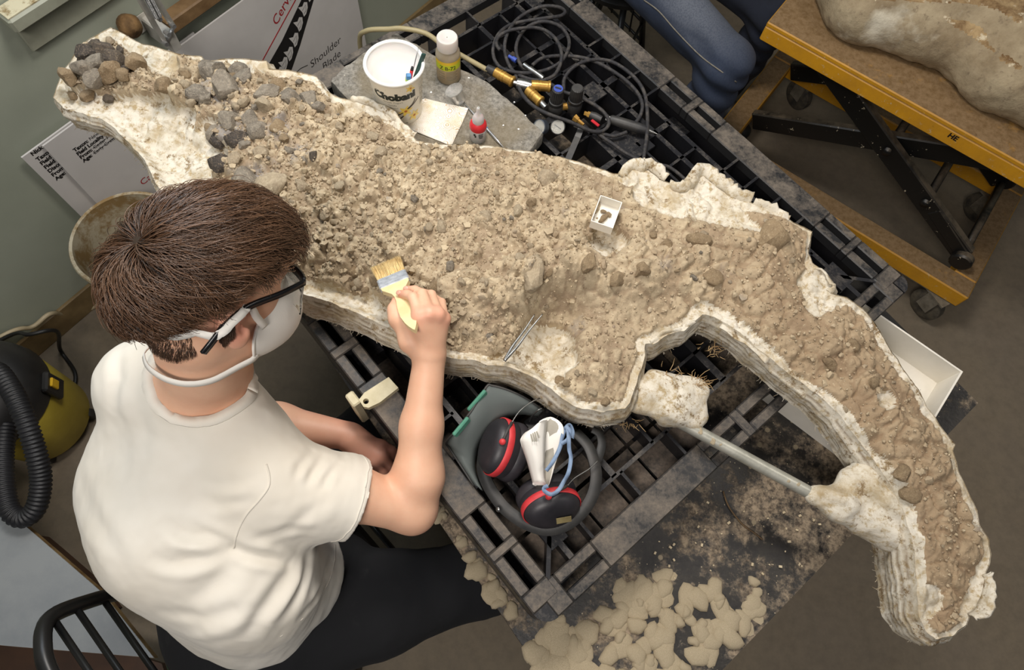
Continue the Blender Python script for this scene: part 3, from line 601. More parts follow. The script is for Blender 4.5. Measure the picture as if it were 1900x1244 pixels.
def sub(F):                                            # keep only the vertices a set of faces uses
    u = np.unique(F); mp = np.full(len(JV), -1); mp[u] = np.arange(len(u)); return u, mp[F]
# ---- materials
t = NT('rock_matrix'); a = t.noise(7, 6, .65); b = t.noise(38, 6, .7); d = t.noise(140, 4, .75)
c = t.mix(t.ramp(a, .32, .68), srgb('94816a'), srgb('ab987d')); c = t.mix(t.attr('stone_shade_tone'), c, t.mix(t.ramp(a, .3, .7), srgb('bba98b'), srgb('cdbd9f'))); c = t.mix(t.math('MULTIPLY', t.ramp(b, .36, .66), .6), c, srgb('86735b')); c = t.mix(t.ramp(b, .60, .78), c, srgb('d0c0a2'))
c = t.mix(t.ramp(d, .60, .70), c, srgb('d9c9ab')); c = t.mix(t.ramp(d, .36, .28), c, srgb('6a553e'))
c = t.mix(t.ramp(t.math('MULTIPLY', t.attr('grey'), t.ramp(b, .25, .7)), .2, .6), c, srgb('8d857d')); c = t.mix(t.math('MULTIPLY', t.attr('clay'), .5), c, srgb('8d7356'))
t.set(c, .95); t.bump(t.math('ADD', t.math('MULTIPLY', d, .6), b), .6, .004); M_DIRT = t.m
t = NT('plaster_burlap'); a = t.noise(16, 8, .7); b = t.noise(70, 6, .75); w = t.noise(60, 6, .6, (1, 1, .15))
c = t.mix(t.ramp(a, .40, .72), srgb('d7d0c1'), srgb('bfb49d')); c = t.mix(t.ramp(b, .50, .64), c, srgb('a8946f')); c = t.mix(t.ramp(a, .52, .70), c, srgb('a69474')); c = t.mix(t.ramp(t.noise(6, 8, .78), .52, .66), c, srgb('b5a486')); c = t.mix(t.ramp(t.noise(28, 8, .8), .56, .62), c, srgb('7f6a4b'))
c = t.mix(t.math('MULTIPLY', t.math('MULTIPLY', t.attr('layer'), t.ramp(w, .38, .55)), .95), c, srgb('6f583a'))
t.set(c, .92); t.bump(t.math('ADD', t.math('MULTIPLY', b, .7), a), .5, .004); M_PLAST = t.m
jacket = thing('fossil_jacket', 'long curved plaster jacket full of brown rock and dinosaur bone across the black pallet', 'fossil')
pm = plast[F].mean(1) > .5
u, f = sub(F[~pm]); me = mesh_np('rock_matrix', JV[u], f); vattr(me, 'grey', grey[u]); vattr(me, 'clay', sstep(X, .1, .7)[u]); vattr(me, 'stone_shade_tone', (stone_shade_tone * (.75 + .5 * n_md).clip(0, 1))[u]); obj('rock_matrix', me, M_DIRT, jacket)
u, f = sub(F[pm]); me = mesh_np('plaster_rim', JV[u], f); vattr(me, 'layer', np.zeros(len(u))); obj('plaster_rim', me, M_PLAST, jacket)
# ---- layered side wall
ROWS = 22; lay = np.zeros((ROWS, NB)); wv = np.zeros((ROWS, NB, 3)); rr = np.arange(ROWS) / (ROWS - 1)
ph = fbm(p3(arc * 6, 0 * arc, 2.0), 3)
for r in range(ROWS):
    tt = rr[r]; st = tt * 6.5 + .5 * ph; g = .5 - .5 * np.cos(2 * PI * st); n = fbm(p3(arc * 45, 0 * arc + r * .8, 4.0), 3); n2 = fbm(p3(arc * 8, 0 * arc + r * .15, 7.0), 3)
    off = .003 * g + .0035 * n + .008 * n2 + .006 * np.sin(PI * min(tt * 1.3, 1)) - .010 * tt ** 2; off = off + np.where(bpts[:, 4] < .06, 0, .012) * tt; off = np.maximum(off, .004 * min(1, tt * 8)) * min(1, tt * 6)
    wv[r, :, :2] = bpts[:, :2] + bnor * off[:, None]; wv[r, :, 2] = bpts[:, 2] - tt * bpts[:, 4] * (1 + .05 * n2) + (.002 if r == 0 else 0); lay[r] = np.clip((1 - g) * 1.3 - .5, 0, 1) * (tt > .08)
wv[:, :, 2] = np.maximum(wv[:, :, 2], np.where((wv[0, :, 0] > .62)[None], .80, .9015))
kk = np.arange(ROWS * NB).reshape(ROWS, NB); nxk = np.roll(kk, -1, 1)
f = np.stack([kk[:-1], kk[1:], nxk[1:], nxk[:-1]], -1).reshape(-1, 4)
if areaS < 0: f = f[:, ::-1]
me = mesh_np('plaster_wall', wv.reshape(-1, 3), f); vattr(me, 'layer', lay.ravel()); wall_o = obj('plaster_wall', me, M_PLAST, jacket)
# underside closes the shell
from mathutils.geometry import tessellate_polygon
low = wv[-1]; me = mesh_np('plaster_base', low, np.array(tessellate_polygon([[Vector(p) for p in low]]))); vattr(me, 'layer', np.zeros(NB)); obj('plaster_base', me, M_PLAST, jacket)
# ---- frayed burlap threads along the wall's lower edge
rs = np.random.RandomState(3); th = MB()
for k in range(520):
    i = rs.randint(NB); p = wv[ROWS - 1 - rs.randint(3), i]; d = np.append(bnor[i] + rs.randn(2) * .5, rs.randn() * .4 - .2); L = rs.uniform(.003, .010)
    th.tube([p, p + nrm(d) * L * .5, p + nrm(d) * L + rs.randn(3) * .0015], .0005, 3, False)
o = obj('burlap_thread', th.mesh('burlap_thread', fix=False), M_PLAST, jacket); o['kind'] = 'stuff'
# ---- torn flaps of plaster cloth standing up along the rim
def flap(pxs, z, h, lean, seed):
    base = spline([U(x, y, z) for x, y in pxs], 6); n = len(base); m = 7; vs = []; r = np.random.RandomState(seed)
    for i, p in enumerate(base):
        d = nrm(base[min(i + 1, n - 1)] - base[max(i - 1, 0)]); o_ = V(-d[1], d[0], 0); hh = h * (.45 + .55 * math.sin(PI * (i + .6) / n)) * (.6 + .7 * r.rand())
        for j in range(m): f_ = j / (m - 1); vs.append(p + o_ * (lean * f_ ** 1.4 + .002 * math.sin(i * .7 + seed) * f_) + V(0, 0, hh * math.sin(f_ * 1.9) - .004))
    vs = np.array(vs); vs += .0060 * np.stack([fbm(vs * 38 + k * 7, 3) for k in range(3)], 1)
    me = mesh_np('burlap_flap', vs, np.array([(i * m + j, i * m + j + 1, (i + 1) * m + j + 1, (i + 1) * m + j) for i in range(n - 1) for j in range(m - 1)])); vattr(me, 'layer', np.zeros(len(vs)))
    o = obj('burlap_flap', me, M_PLAST, jacket); md = o.modifiers.new('solid', 'SOLIDIFY'); md.thickness = .0025
for a in ((((1162, 332), (1172, 314), (1192, 318), (1206, 316), (1232, 336)), 1.002, .022, .016, 1), (((1240, 345), (1262, 352), (1284, 348), (1296, 334)), 1.0, .018, .012, 2), (((1284, 346), (1302, 326), (1328, 346), (1358, 366), (1392, 378)), .998, .026, .020, 3), (((1396, 380), (1430, 395), (1462, 412)), 1.0, .016, .012, 4), (((1512, 492), (1534, 510), (1550, 535), (1543, 548)), .998, .014, -.012, 5), (((1826, 1064), (1830, 1082), (1818, 1125), (1800, 1142)), .935, .02, .010, 6), (((648, 188), (690, 198), (735, 225), (765, 256)), 1.004, .012, .010, 7), (((1290, 602), (1268, 614), (1236, 624), (1208, 640)), 1.0, .012, -.010, 8), (((1340, 600), (1385, 630), (1430, 666)), .998, .010, -.012, 9)): flap(*a)
# ---- stones that can be picked out of the matrix
def rock_mesh(seed, facets, detail=2, rough=.16):
    bm = bmesh.new(); bmesh.ops.create_icosphere(bm, subdivisions=detail, radius=1.0); r = np.random.RandomState(seed)
    v = np.array([q.co for q in bm.verts]); v *= r.uniform(.75, 1.15, 3)
    for k in range(facets):
        n = nrm(r.randn(3)); h = r.uniform(.55, .85); dd = v @ n; v = v - np.where(dd > h, dd - h, 0)[:, None] * n
    v = v * (1 + rough * fbm(v * 1.8 + seed, 4) + .05 * fbm(v * 6 + seed, 2))[:, None]
    for q, c in zip(bm.verts, v): q.co = c
    me = bpy.data.meshes.new('rock'); bm.to_mesh(me); bm.free(); me.polygons.foreach_set('use_smooth', np.ones(len(me.polygons), bool)); me.set_sharp_from_angle(angle=math.radians(32)); return me
def rock_mat(name, c1, c2, c3):
    t = NT(name); a = t.noise(2.2, 8, .75); b = t.noise(7, 6, .75); c = t.mix(t.ramp(a, .38, .62), srgb(c1), srgb(c2)); c = t.mix(t.ramp(b, .52, .64), c, srgb(c3)); c = t.mix(t.math('MULTIPLY', t.rnd(), .3), c, srgb(c3)); c = t.mix(t.ramp(t.noise(16, 5, .8), .60, .66), c, srgb('c2ae8e'))
    t.set(c, .92); t.bump(t.math('ADD', a, t.math('MULTIPLY', b, .6)), .8, .006); return t.m
M_ROCK = rock_mat('stone_tan', 'b7a488', '93816a', 'c9bb9f'); M_BONE = rock_mat('stone_grey', '8f8678', '655c51', 'aca08d'); M_DARK = rock_mat('stone_dark', '4a4440', '2e2a28', '8a7a66'); M_BROWN = rock_mat('stone_brown', '9c8566', '7f6a4f', 'b39f80')
LIBR = {}
for mt, nm in ((M_ROCK, 'r'), (M_BONE, 'b'), (M_DARK, 'd'), (M_BROWN, 'n')):
    LIBR[nm] = [rock_mesh(40 + k + (100 if nm in 'bd' else 0), 14 if nm in 'bd' else 8, 3, .16 if nm in 'bd' else .26) for k in range(6)]
    for me in LIBR[nm]: me.materials.append(mt)
rs = np.random.RandomState(11)
def rock(x, y, r, kind='r', sink=.35, flat=.75, name='rock', z=None):
    h = hz(x, y) if z is None else z
    if h is None: return None
    o = bpy.data.objects.new(name, LIBR[kind][rs.randint(6)]); COL.objects.link(o); o.parent = jacket
    o.scale = (r * rs.uniform(.85, 1.25), r * rs.uniform(.75, 1.05), r * flat * rs.uniform(.8, 1.1)); o.rotation_euler = (rs.uniform(-.5, .5), rs.uniform(-.5, .5), rs.uniform(0, 6.28))
    o.location = (x, y, h + r * flat * (1 - 2 * sink)); return o
def prock(px, py, rpx, kind, sink=.3, flat=.8, name='rock', lab=None):
    rpx *= 1.18 if lab else .92
    q = wp(px, py, 1.045); o = rock(q[0], q[1], rpx / 1130, kind, sink, flat, name)
    if o and lab: o['label'] = lab
    return o
for a in ((178, 118, 25, 'd'), (200, 108, 27, 'd'), (222, 122, 24, 'd'), (192, 140, 24, 'b'), (168, 148, 24, 'b'), (215, 150, 25, 'n'), (238, 155, 18, 'n'), (140, 160, 17, 'n'), (160, 175, 16, 'n'), (185, 162, 22, 'b'), (130, 172, 12, 'n'), (205, 128, 16, 'd'), (255, 128, 24, 'n'), (182, 95, 14, 'd'), (225, 98, 12, 'd'), (160, 120, 14, 'd'), (240, 138, 12, 'd'), (195, 175, 11, 'd')):
    prock(*a, .22, 1.0, 'bone_fragment', 'dark cracked fossil bone fragment at the narrow end')
for a in ((312, 173, 21, 'n'), (345, 140, 16, 'n'), (346, 162, 12, 'r'), (372, 180, 26, 'b'), (385, 192, 18, 'b'), (400, 140, 30, 'b'), (425, 178, 27, 'b'), (450, 150, 22, 'b'), (440, 125, 20, 'b'), (385, 125, 14, 'b'), (360, 198, 12, 'r'), (408, 160, 18, 'b'), (500, 180, 26, 'b'), (540, 188, 24, 'b'), (570, 182, 24, 'b'), (590, 195, 14, 'b'), (520, 160, 16, 'n'), (458, 203, 12, 'r'), (495, 207, 17, 'r'), (475, 208, 10, 'b')):
    prock(*a, .3, .85, 'bone_fragment', 'grey weathered fossil bone chunk')
for a in ((395, 238, 26, 'b'), (430, 232, 30, 'b'), (465, 228, 24, 'b'), (400, 255, 18, 'd'), (438, 262, 22, 'd'), (480, 248, 26, 'b'), (455, 270, 16, 'b'), (420, 285, 14, 'n'), (490, 295, 18, 'r'), (410, 310, 22, 'd'), (440, 305, 16, 'r'), (460, 345, 36, 'b'), (500, 350, 34, 'r'), (480, 370, 24, 'b'), (530, 265, 14, 'n'), (535, 280, 13, 'b'), (565, 303, 11, 'b'), (587, 304, 11, 'd'), (355, 332, 12, 'r'), (605, 320, 8, 'n'), (380, 225, 14, 'n'), (520, 240, 18, 'n')):
    prock(*a, .4, .6, 'bone_fragment', 'grey fossil bone piece bedded in brown rock')
for a in ((710, 295, 20, 'r'), (690, 245, 18, 'r'), (760, 310, 14, 'r'), (1012, 338, 36, 'r'), (985, 523, 34, 'r'), (605, 400, 24, 'r'), (560, 345, 20, 'r'), (900, 410, 26, 'r'), (960, 395, 22, 'r'), (820, 420, 20, 'r'), (650, 480, 22, 'n'), (690, 505, 20, 'n'), (612, 465, 22, 'n'), (580, 480, 16, 'n'), (800, 528, 16, 'n'), (866, 606, 12, 'r'), (1048, 690, 18, 'n'), (1055, 702, 12, 'n'), (1131, 735, 14, 'n'), (1105, 718, 12, 'r'), (1600, 745, 12, 'r'), (1440, 440, 44, 'n'), (1740, 905, 28, 'n'), (1715, 865, 22, 'n'), (1300, 440, 24, 'n'), (1240, 450, 22, 'n'), (1215, 430, 14, 'n'), (1090, 500, 30, 'n'), (1145, 520, 26, 'n'), (1190, 505, 26, 'n'), (1330, 505, 30, 'n'), (1600, 630, 18, 'n'), (1560, 660, 18, 'n'), (1640, 700, 20, 'n')):
    prock(*a, .62 if a[2] > 20 else .45, .7)
cnt = 0; dm = np.where((dirt > .9) & (D > .012))[0]
while cnt < 215:
    k = dm[rs.randint(len(dm))]
    if rs.rand() > rub[k] ** 1.5: continue
    r = .0038 + .0085 * rs.rand() ** 2.4; rock(X[k], Y[k], r, 'rrrnb'[rs.randint(5)], .36, .8); cnt += 1
# crumbs and grit, too many to count
pv = []; pf = []; base = np.array([(1, 0, 0), (-1, 0, 0), (0, 1, 0), (0, -1, 0), (0, 0, 1), (0, 0, -1.)]); bf = np.array([(0, 2, 4), (2, 1, 4), (1, 3, 4), (3, 0, 4), (2, 0, 5), (1, 2, 5), (3, 1, 5), (0, 3, 5)])
n = 13000; ks = dm[rs.randint(0, len(dm), n)]; keep = rs.rand(n) < .15 + .85 * rub[ks]; ks = ks[keep]; n = len(ks)
rad = .0011 + .0032 * rs.rand(n) ** 3; th_ = rs.rand(n, 3) * 6.28
cz, sz, cx, sx = np.cos(th_[:, 0]), np.sin(th_[:, 0]), np.cos(th_[:, 1]), np.sin(th_[:, 1])
b = base[None] * rad[:, None, None] * rs.uniform(.6, 1.3, (n, 6, 1)); y = b[..., 1] * cx[:, None] - b[..., 2] * sx[:, None]; z = b[..., 1] * sx[:, None] + b[..., 2] * cx[:, None]
xx = b[..., 0] * cz[:, None] - y * sz[:, None]; yy = b[..., 0] * sz[:, None] + y * cz[:, None]
pv = np.stack([xx + X[ks][:, None] + rs.randn(n, 1) * .001, yy + Y[ks][:, None] + rs.randn(n, 1) * .001, z + H[ks][:, None] + rad[:, None] * .3], -1).reshape(-1, 3)
pf = (bf[None] + 6 * np.arange(n)[:, None, None]).reshape(-1, 3)
me = mesh_np('pebble', pv, pf, False); vattr(me, 'grey', np.repeat(.2 * rs.rand(n) ** 6, 6)); vattr(me, 'stone_shade_tone', np.repeat(rs.rand(n), 6)); o = obj('pebble', me, M_DIRT, jacket); o['kind'] = 'stuff'

# clods, again past counting
bm = bmesh.new(); bmesh.ops.create_icosphere(bm, subdivisions=1, radius=1.0); bm.verts.ensure_lookup_table(); cv = np.array([q.co for q in bm.verts]); cfc = np.array([[q.index for q in p.verts] for p in bm.faces]); bm.free()
n = 3300; ks = dm[rs.randint(0, len(dm), n)]; ks = ks[rs.rand(n) < .10 + .90 * rub[ks] ** 1.3]; n = len(ks); rad = .0022 + .0062 * rs.rand(n) ** 2.6
sc = rad[:, None] * rs.uniform(.7, 1.25, (n, 3)) * np.array([1, 1, .75]); bumpy = 1 + .22 * rs.randn(n, len(cv)).clip(-1.6, 1.2); v = cv[None] * bumpy[..., None] * sc[:, None]
a = rs.rand(n) * 6.28; ca, sa = np.cos(a)[:, None], np.sin(a)[:, None]; vx, vy = v[..., 0] * ca - v[..., 1] * sa, v[..., 0] * sa + v[..., 1] * ca
pv = np.stack([vx + X[ks][:, None], vy + Y[ks][:, None], v[..., 2] + H[ks][:, None] + rad[:, None] * .18], -1).reshape(-1, 3); pf = (cfc[None] + len(cv) * np.arange(n)[:, None, None]).reshape(-1, 3)
me = mesh_np('clod', pv, pf, True); me.set_sharp_from_angle(angle=math.radians(35)); vattr(me, 'grey', np.repeat(.6 * rs.rand(n) ** 5, len(cv))); vattr(me, 'stone_shade_tone', np.repeat(rs.rand(n) ** .7, len(cv))); o = obj('clod', me, M_DIRT, jacket); o['kind'] = 'stuff'
# ================================================================== the person at work
t = NT('skin'); a = t.noise(18, 5, .6); b = t.noise(160, 3, .6); c = t.mix(t.ramp(a, .3, .7), srgb('e4b799'), srgb('dba88a')); c = t.mix(t.math('MULTIPLY', t.attr('pink'), .75), c, srgb('d68876'))
t.set(c, .52, Subsurface_Weight=.12, Subsurface_Scale=.01); t.b.inputs['Subsurface Radius'].default_value = (1, .35, .2); t.bump(b, .08, .001); M_SKIN = t.m
t = NT('shirt_cotton'); w = t.noise(600, 2, .5); t.set(t.mix(t.ramp(t.noise(6, 4), .3, .7), srgb('e3ded3'), srgb('d8d1c3')), .95, Sheen_Weight=.15); t.bump(w, .06, .001); M_SHIRT = t.m
t = NT('black_trousers'); t.set(t.mix(t.ramp(t.noise(9, 8, .75), .60, .85), srgb('0d0e12'), srgb('29292b')), .95); t.bump(t.noise(300), .1, .001); M_PANT = t.m
person = thing('person', 'person in a white t-shirt and dust mask brushing the fossil, seated on the left', 'person')
def sdf_obj(name, fld, m, parent, smooth=2, disp=None, pink=None):
    v, f = fld.mesh(smooth)
    if disp is not None: v = v + vnormals(v, f) * disp(v)[:, None]
    me = mesh_np(name, v, f)
    if pink is not None: vattr(me, 'pink', pink(v))
    return obj(name, me, m, parent)
yaw, pit, rol = math.radians(48), math.radians(34), math.radians(17)
HF = V(math.cos(yaw) * math.cos(pit), math.sin(yaw) * math.cos(pit), -math.sin(pit)); R0 = V(math.sin(yaw), -math.cos(yaw), 0); U0_ = np.cross(R0, HF)
HR = R0 * math.cos(rol) + U0_ * math.sin(rol); HU = np.cross(HR, HF); HM = np.stack([HR, HF, HU]); HC = V(-.417, .356, 1.295)
def hp(x, y, z): return HC + x * HR + y * HF + z * HU
C7 = V(-.492, .262, 1.085); NB_ = hp(0, -.022, -.075)
SLh, SRh = V(-.615, .275, 1.04), V(-.335, .150, 1.035)
ELB, WR = U(765, 945, .922), U(797, 660, 1.062)
bd = Field((-.80, -.15, .60), (-.04, .62, 1.45), .003)
bd.ell(hp(0, -.006, .018), (.075, .096, .088), HM).ell(hp(0, .035, -.035), (.062, .062, .085), HM, .03).ell(hp(0, .050, -.088), (.045, .042, .034), HM, .03)
bd.cap(hp(0, .095, .005), hp(0, .112, -.034), .008, .014, .012).ell(hp(0, .082, .025), (.05, .016, .012), HM, .02)
bd.ell(hp(0, .093, -.066), (.024, .010, .006), HM, .006).ell(hp(0, .091, -.080), (.021, .010, .007), HM, .006)
for sx in (-1, 1):
    bd.ell(hp(sx * .031, .097, .004), (.016, .016, .012), HM, .012, -1)
    ea = frame(HR * sx - HF * .35, HU); bd.ell(hp(sx * .083, -.016, -.022), (.034, .020, .010), np.stack([nrm(HU - HF * .25), nrm(np.cross(ea[2], HU - HF * .25)), ea[2]]), .006)
    bd.ell(hp(sx * .096, -.006, -.018), (.015, .010, .012), HM, .006, -1); bd.ell(hp(sx * .076, -.002, -.044), (.009, .010, .012), HM, .006)
bd.cap(NB_, C7 + V(.012, .01, -.01), .056, .064, .03).cap(hp(0, .02, -.075), C7 + V(.015, .045, -.05), .036, .045, .03)
bd.chain([C7 + V(0, 0, -.02), (SLh + C7) / 2 + V(0, 0, -.015), SLh + V(.02, 0, -.03)], [.055, .046, .040], .04); bd.chain([C7 + V(0, 0, -.02), (SRh + C7) / 2 + V(0, 0, -.03), SRh + V(-.02, 0, -.04)], [.055, .044, .036], .04)
for a_, b_ in (((-.58, .24, 1.0), (-.58, .10, .86)), ((-.41, .18, 1.0), (-.42, .03, .86)), ((-.50, .22, 1.0), (-.50, .06, .84)), ((-.58, .10, .86), (-.53, -.02, .68)), ((-.42, .03, .86), (-.42, -.08, .68))): bd.cap(a_, b_, .08, .095, .05)
fdir = nrm(WR - ELB)
bd.chain([SRh + V(0, 0, -.022), SRh * .5 + ELB * .5, ELB], [.044, .045, .041], .02)
bd.chain([ELB, ELB + fdir * .06 + V(.004, 0, .002), ELB * .45 + WR * .55, WR], [.0405, .0425, .0345, .0265], .02)
def fing(pts, rs, k=.0035):
    q = [U(*p) for p in pts]; bd.chain(q, rs, k); return q
hnd = dict(i=[(781, 587, 1.130), (767, 553, 1.122), (756, 547, 1.110), (745, 546, 1.101)], m=[(797, 583, 1.134), (784, 546, 1.112), (770, 539, 1.098), (758, 538, 1.091)],
           r=[(812, 584, 1.128), (800, 548, 1.094), (786, 545, 1.072), (777, 551, 1.062)], p=[(823, 592, 1.114), (819, 562, 1.082), (807, 554, 1.064), (798, 557, 1.054)])
for k_, q in hnd.items():
    s_ = .88 if k_ == 'p' else 1.0; pts_ = fing(q, [.0108 * s_, .0090 * s_, .0080 * s_, .0072 * s_]); bd.cap(WR + nrm(pts_[0] - WR) * .012, pts_[0], .021, .0115, .009)
tq = fing([(762, 634, 1.078), (739, 592, 1.088), (732, 574, 1.088), (737, 556, 1.083)], [.017, .0118, .0105, .0085], .008); bd.cap(WR, tq[0], .022, .018, .015); bd.cap(tq[1], U(778, 600, 1.112), .010, .013, .022)
# left arm lies across the lap
LEL, LWR = V(-.495, .275, .825), U(648, 809, .800)
bd.chain([SLh + V(0, 0, -.01), LEL], [.055, .043], .03); bd.chain([LEL, LEL * .7 + LWR * .3, LWR], [.041, .042, .027], .02)
lh = dict(i=[(708, 846, .792), (726, 868, .776), (728, 882, .760), (724, 892, .748)], m=[(697, 854, .790), (710, 877, .770), (708, 888, .755), (702, 895, .742)], r=[(684, 857, .785), (693, 880, .764), (690, 889, .750), (683, 894, .740)], p=[(672, 856, .780), (678, 876, .760), (674, 885, .748), (668, 889, .738)])
for k_, q in lh.items():
    s_ = .88 if k_ == 'p' else 1.0; pts_ = fing(q, [.0112 * s_, .0094 * s_, .0084 * s_, .0072 * s_]); bd.cap(LWR + nrm(pts_[0] - LWR) * .012, pts_[0], .021, .0125, .014)
tq2 = fing([(672, 818, .795), (708, 828, .790), (726, 838, .782), (739, 850, .772)], [.016, .0118, .0105, .0085], .008); bd.cap(LWR, tq2[0], .02, .017, .015)
tips = [U(*q[3]) for q in hnd.values()] + [U(*q[0]) for q in hnd.values()] + [tq[3], hp(.085, -.02, -.02), ELB + V(0.02, -.01, -.03), hp(-.085, -.02, -.02), hp(0, .08, -.03)]
def pinkf(v):
    o = np.zeros(len(v))
    for p, r in zip(tips, [.012] * 4 + [.014] * 4 + [.012, .030, .03, .03, .05]): o = np.maximum(o, np.exp(-((v - p) ** 2).sum(1) / r ** 2))
    return np.maximum(o, .75 * sstep(v[:, 2], .86, .80) * (v[:, 0] > -.45))
body = sdf_obj('body', bd, M_SKIN, person, 2, None, pinkf)
M_NAIL = pmat('nail', 'e2b09c', 'd8a08c', 30, .35)
for q, up_ in ((tq, V(-.5, -.2, .85)), ([U(*p) for p in hnd['i']], V(.2, -.2, .95)), ([U(*p) for p in hnd['m']], V(.2, -.2, .95))):
    d_ = nrm(q[3] - q[2]); n_ = nrm(up_ - d_ * (up_ @ d_)); obj('fingernail', MB().lathe([(.0048, 0), (.0042, .0008), (.0015, .0012)], q[3] + n_ * .0068 + d_ * .001, np.stack([d_ * 1.25, np.cross(n_, d_), n_]), 12, True, True), M_NAIL, body, True)
M_EYE = pmat('eye_white', 'd8d4cc', 'cac4ba', 10, .2); M_IRIS = pmat('iris', '4a3524', '2c1e14', 10, .2)
for sx in (-1, 1):
    e_ = obj('eye', MB().lathe([(.0001, -.011), (.008, -.008), (.011, 0), (.008, .008), (.0001, .011)], hp(sx * .031, .082, .004), np.stack([HR, HU, HF]), 14), M_EYE, person, True)
    obj('iris', MB().lathe([(.005, 0), (.0001, .0012)], hp(sx * .031, .0932, .003), np.stack([HR, HU, HF]), 12), M_IRIS, e_)
# ---- t-shirt
sh = Field((-.90, -.36, .50), (-.16, .46, 1.22), .004)
sh.cap((-.575, .25, 1.01), (-.590, .12, .90), .085, .112, .05).cap((-.590, .12, .90), (-.515, .015, .70), .112, .115, .05)
sh.cap((-.385, .155, 1.01), (-.40, .0, .89), .085, .112, .05).cap((-.40, .0, .89), (-.405, -.060, .72), .112, .105, .05)
sh.cap((-.485, .215, 1.02), (-.505, .06, .93), .095, .130, .05).cap((-.505, .06, .93), (-.465, -.025, .72), .130, .125, .05)
sh.cap((-.46, .15, .85), (-.40, .03, .68), .10, .10, .06).cap((-.37, -.03, .85), (-.330, .020, .70), .072, .076, .05)
sh.chain([C7 + V(0, 0, -.035), (SLh + C7) / 2 + V(0, 0, -.02), SLh + V(.015, -.005, -.03)], [.07, .062, .062], .04); sh.chain([C7 + V(0, 0, -.035), (SRh + C7) / 2 + V(0, 0, -.02), SRh + V(-.01, 0, -.03)], [.07, .060, .060], .04)
ad = nrm(ELB - SRh); CUF = SRh + ad * .132; sh.chain([SRh + V(-.02, -.015, -.03), CUF + ad * .03 + V(0, -.004, -.006)], [.079, .070], .03)
al = nrm(LEL - SLh); CUL = SLh + al * .17; sh.chain([SLh + V(0, 0, -.018), CUL + al * .03], [.066, .064], .03)
sh.cap(U(475, 962, .985), U(590, 955, .945), .060, .050, .012)
sh.cutplane(CUF, ad, CUF + ad * .06 - .105, CUF + ad * .06 + .105); sh.cutplane(CUL, al, CUL + al * .06 - .09, CUL + al * .06 + .09)
nd = nrm(NB_ - C7); sh.cap(C7 + V(.012, .008, .004), C7 + nd * .25, .071, .075, .006, -1)
hemn = nrm(V(.25, .12, -1)); sh.cutplane((-.45, -.08, .675), hemn, (-.9, -.36, .45), (-.16, .46, .74), .006)
from mathutils.bvhtree import BVHTree
def pray(bvh, px, py):                                   # first hit of the photo's sight line on a surface
    d = CR @ np.array([(px - 950) / F_PX, -(py - 622) / F_PX, -1.0]); h = bvh.ray_cast(Vector((0, 0, CAM_H)), Vector(d)); return None if h[0] is None else V(*h[0])
def polydist(v, P):
    D_ = np.full(len(v), 9.0); T_ = np.zeros(len(v)); n = len(P) - 1
    for i in range(n):
        ab = P[i + 1] - P[i]; t = np.clip(((v - P[i]) @ ab) / max(ab @ ab, 1e-9), 0, 1); d = np.linalg.norm(v - P[i] - t[:, None] * ab, axis=1); m = d < D_; D_ = np.where(m, d, D_); T_ = np.where(m, (i + t) / n, T_)
    return D_, T_
FOLDS = [([(432, 1021), (385, 1003), (335, 985), (300, 962)], -.0050, .009), ([(433, 1023), (375, 1041), (315, 1046), (275, 1032)], -.0055, .010), ([(428, 1008), (375, 984), (330, 958)], -.0032, .007), ([(440, 1030), (415, 1070), (370, 1110), (320, 1135)], -.0060, .018), ([(432, 1022), (490, 1036), (545, 1047)], -.0060, .008),
         ([(540, 1052), (512, 1095), (475, 1150), (455, 1190)], -.0060, .012), ([(592, 1012), (562, 1080), (505, 1160)], -.0055, .010), ([(612, 1040), (588, 1100), (545, 1150)], -.0045, .008), ([(562, 1060), (535, 1110), (498, 1165)], .0045, .010), ([(400, 1012), (350, 1015), (300, 1003)], .0035, .008),
         ([(600, 848), (578, 880), (566, 905)], -.0032, .007), ([(628, 862), (606, 890), (598, 912)], -.0030, .006), ([(580, 838), (556, 868), (545, 890)], -.0030, .007), ([(470, 885), (420, 902), (380, 903)], -.0028, .010), ([(460, 930), (400, 935), (350, 925)], -.0030, .010), ([(225, 645), (222, 705), (212, 770)], -.0040, .012), ([(255, 690), (262, 770), (268, 850)], -.0025, .014), ([(300, 1138), (380, 1146), (440, 1122)], -.0040, .012), ([(350, 1180), (420, 1170), (470, 1130)], .0040, .012), ([(150, 900), (190, 985), (240, 1060)], -.0030, .016), ([(590, 935), (560, 965), (520, 985)], -.0030, .010), ([(480, 1000), (530, 985), (590, 985)], -.0030, .008)]
FB = []
def shirt_disp(v):
    low = sstep(v[:, 2], .92, .72); q = v @ np.stack([V(.75, .3, .3), V(-.3, .9, .2), V(-.1, -.3, .95)]).T; wob = fbm(v * 22, 2)
    o = low * .009 * fbm(q * np.array([14, 4, 5.5]), 3) + .005 * fbm(v * np.array([13, 13, 5]), 3) + .0012 * fbm(v * 45, 2)
    ra = (v - SRh) @ ad; o += .0035 * sstep(ra, .02, .08) * fbm(np.stack([ra * 36, (v - SRh) @ V(.3, .9, .3) * 9, (v - SRh) @ V(0, -.4, .9) * 9], 1), 3)
    for pts, am, wd in FOLDS:
        P_ = [p for p in (pray(FB[0], *x) for x in pts) if p is not None]
        if len(P_) < 2: continue
        D_, T_ = polydist(v, P_); D_ = np.abs(D_ + .25 * wd * wob); o += am * np.exp(-(D_ / wd) ** 2) * np.sin(PI * np.clip(.12 + .88 * T_, 0, 1)) ** .6 - .45 * am * np.exp(-((D_ - 1.9 * wd) / wd) ** 2) * np.sin(PI * T_)
    return o
sv_, sf_ = sh.mesh(3); FB.append(BVHTree.FromPolygons([tuple(p) for p in sv_], [tuple(p) for p in sf_]))
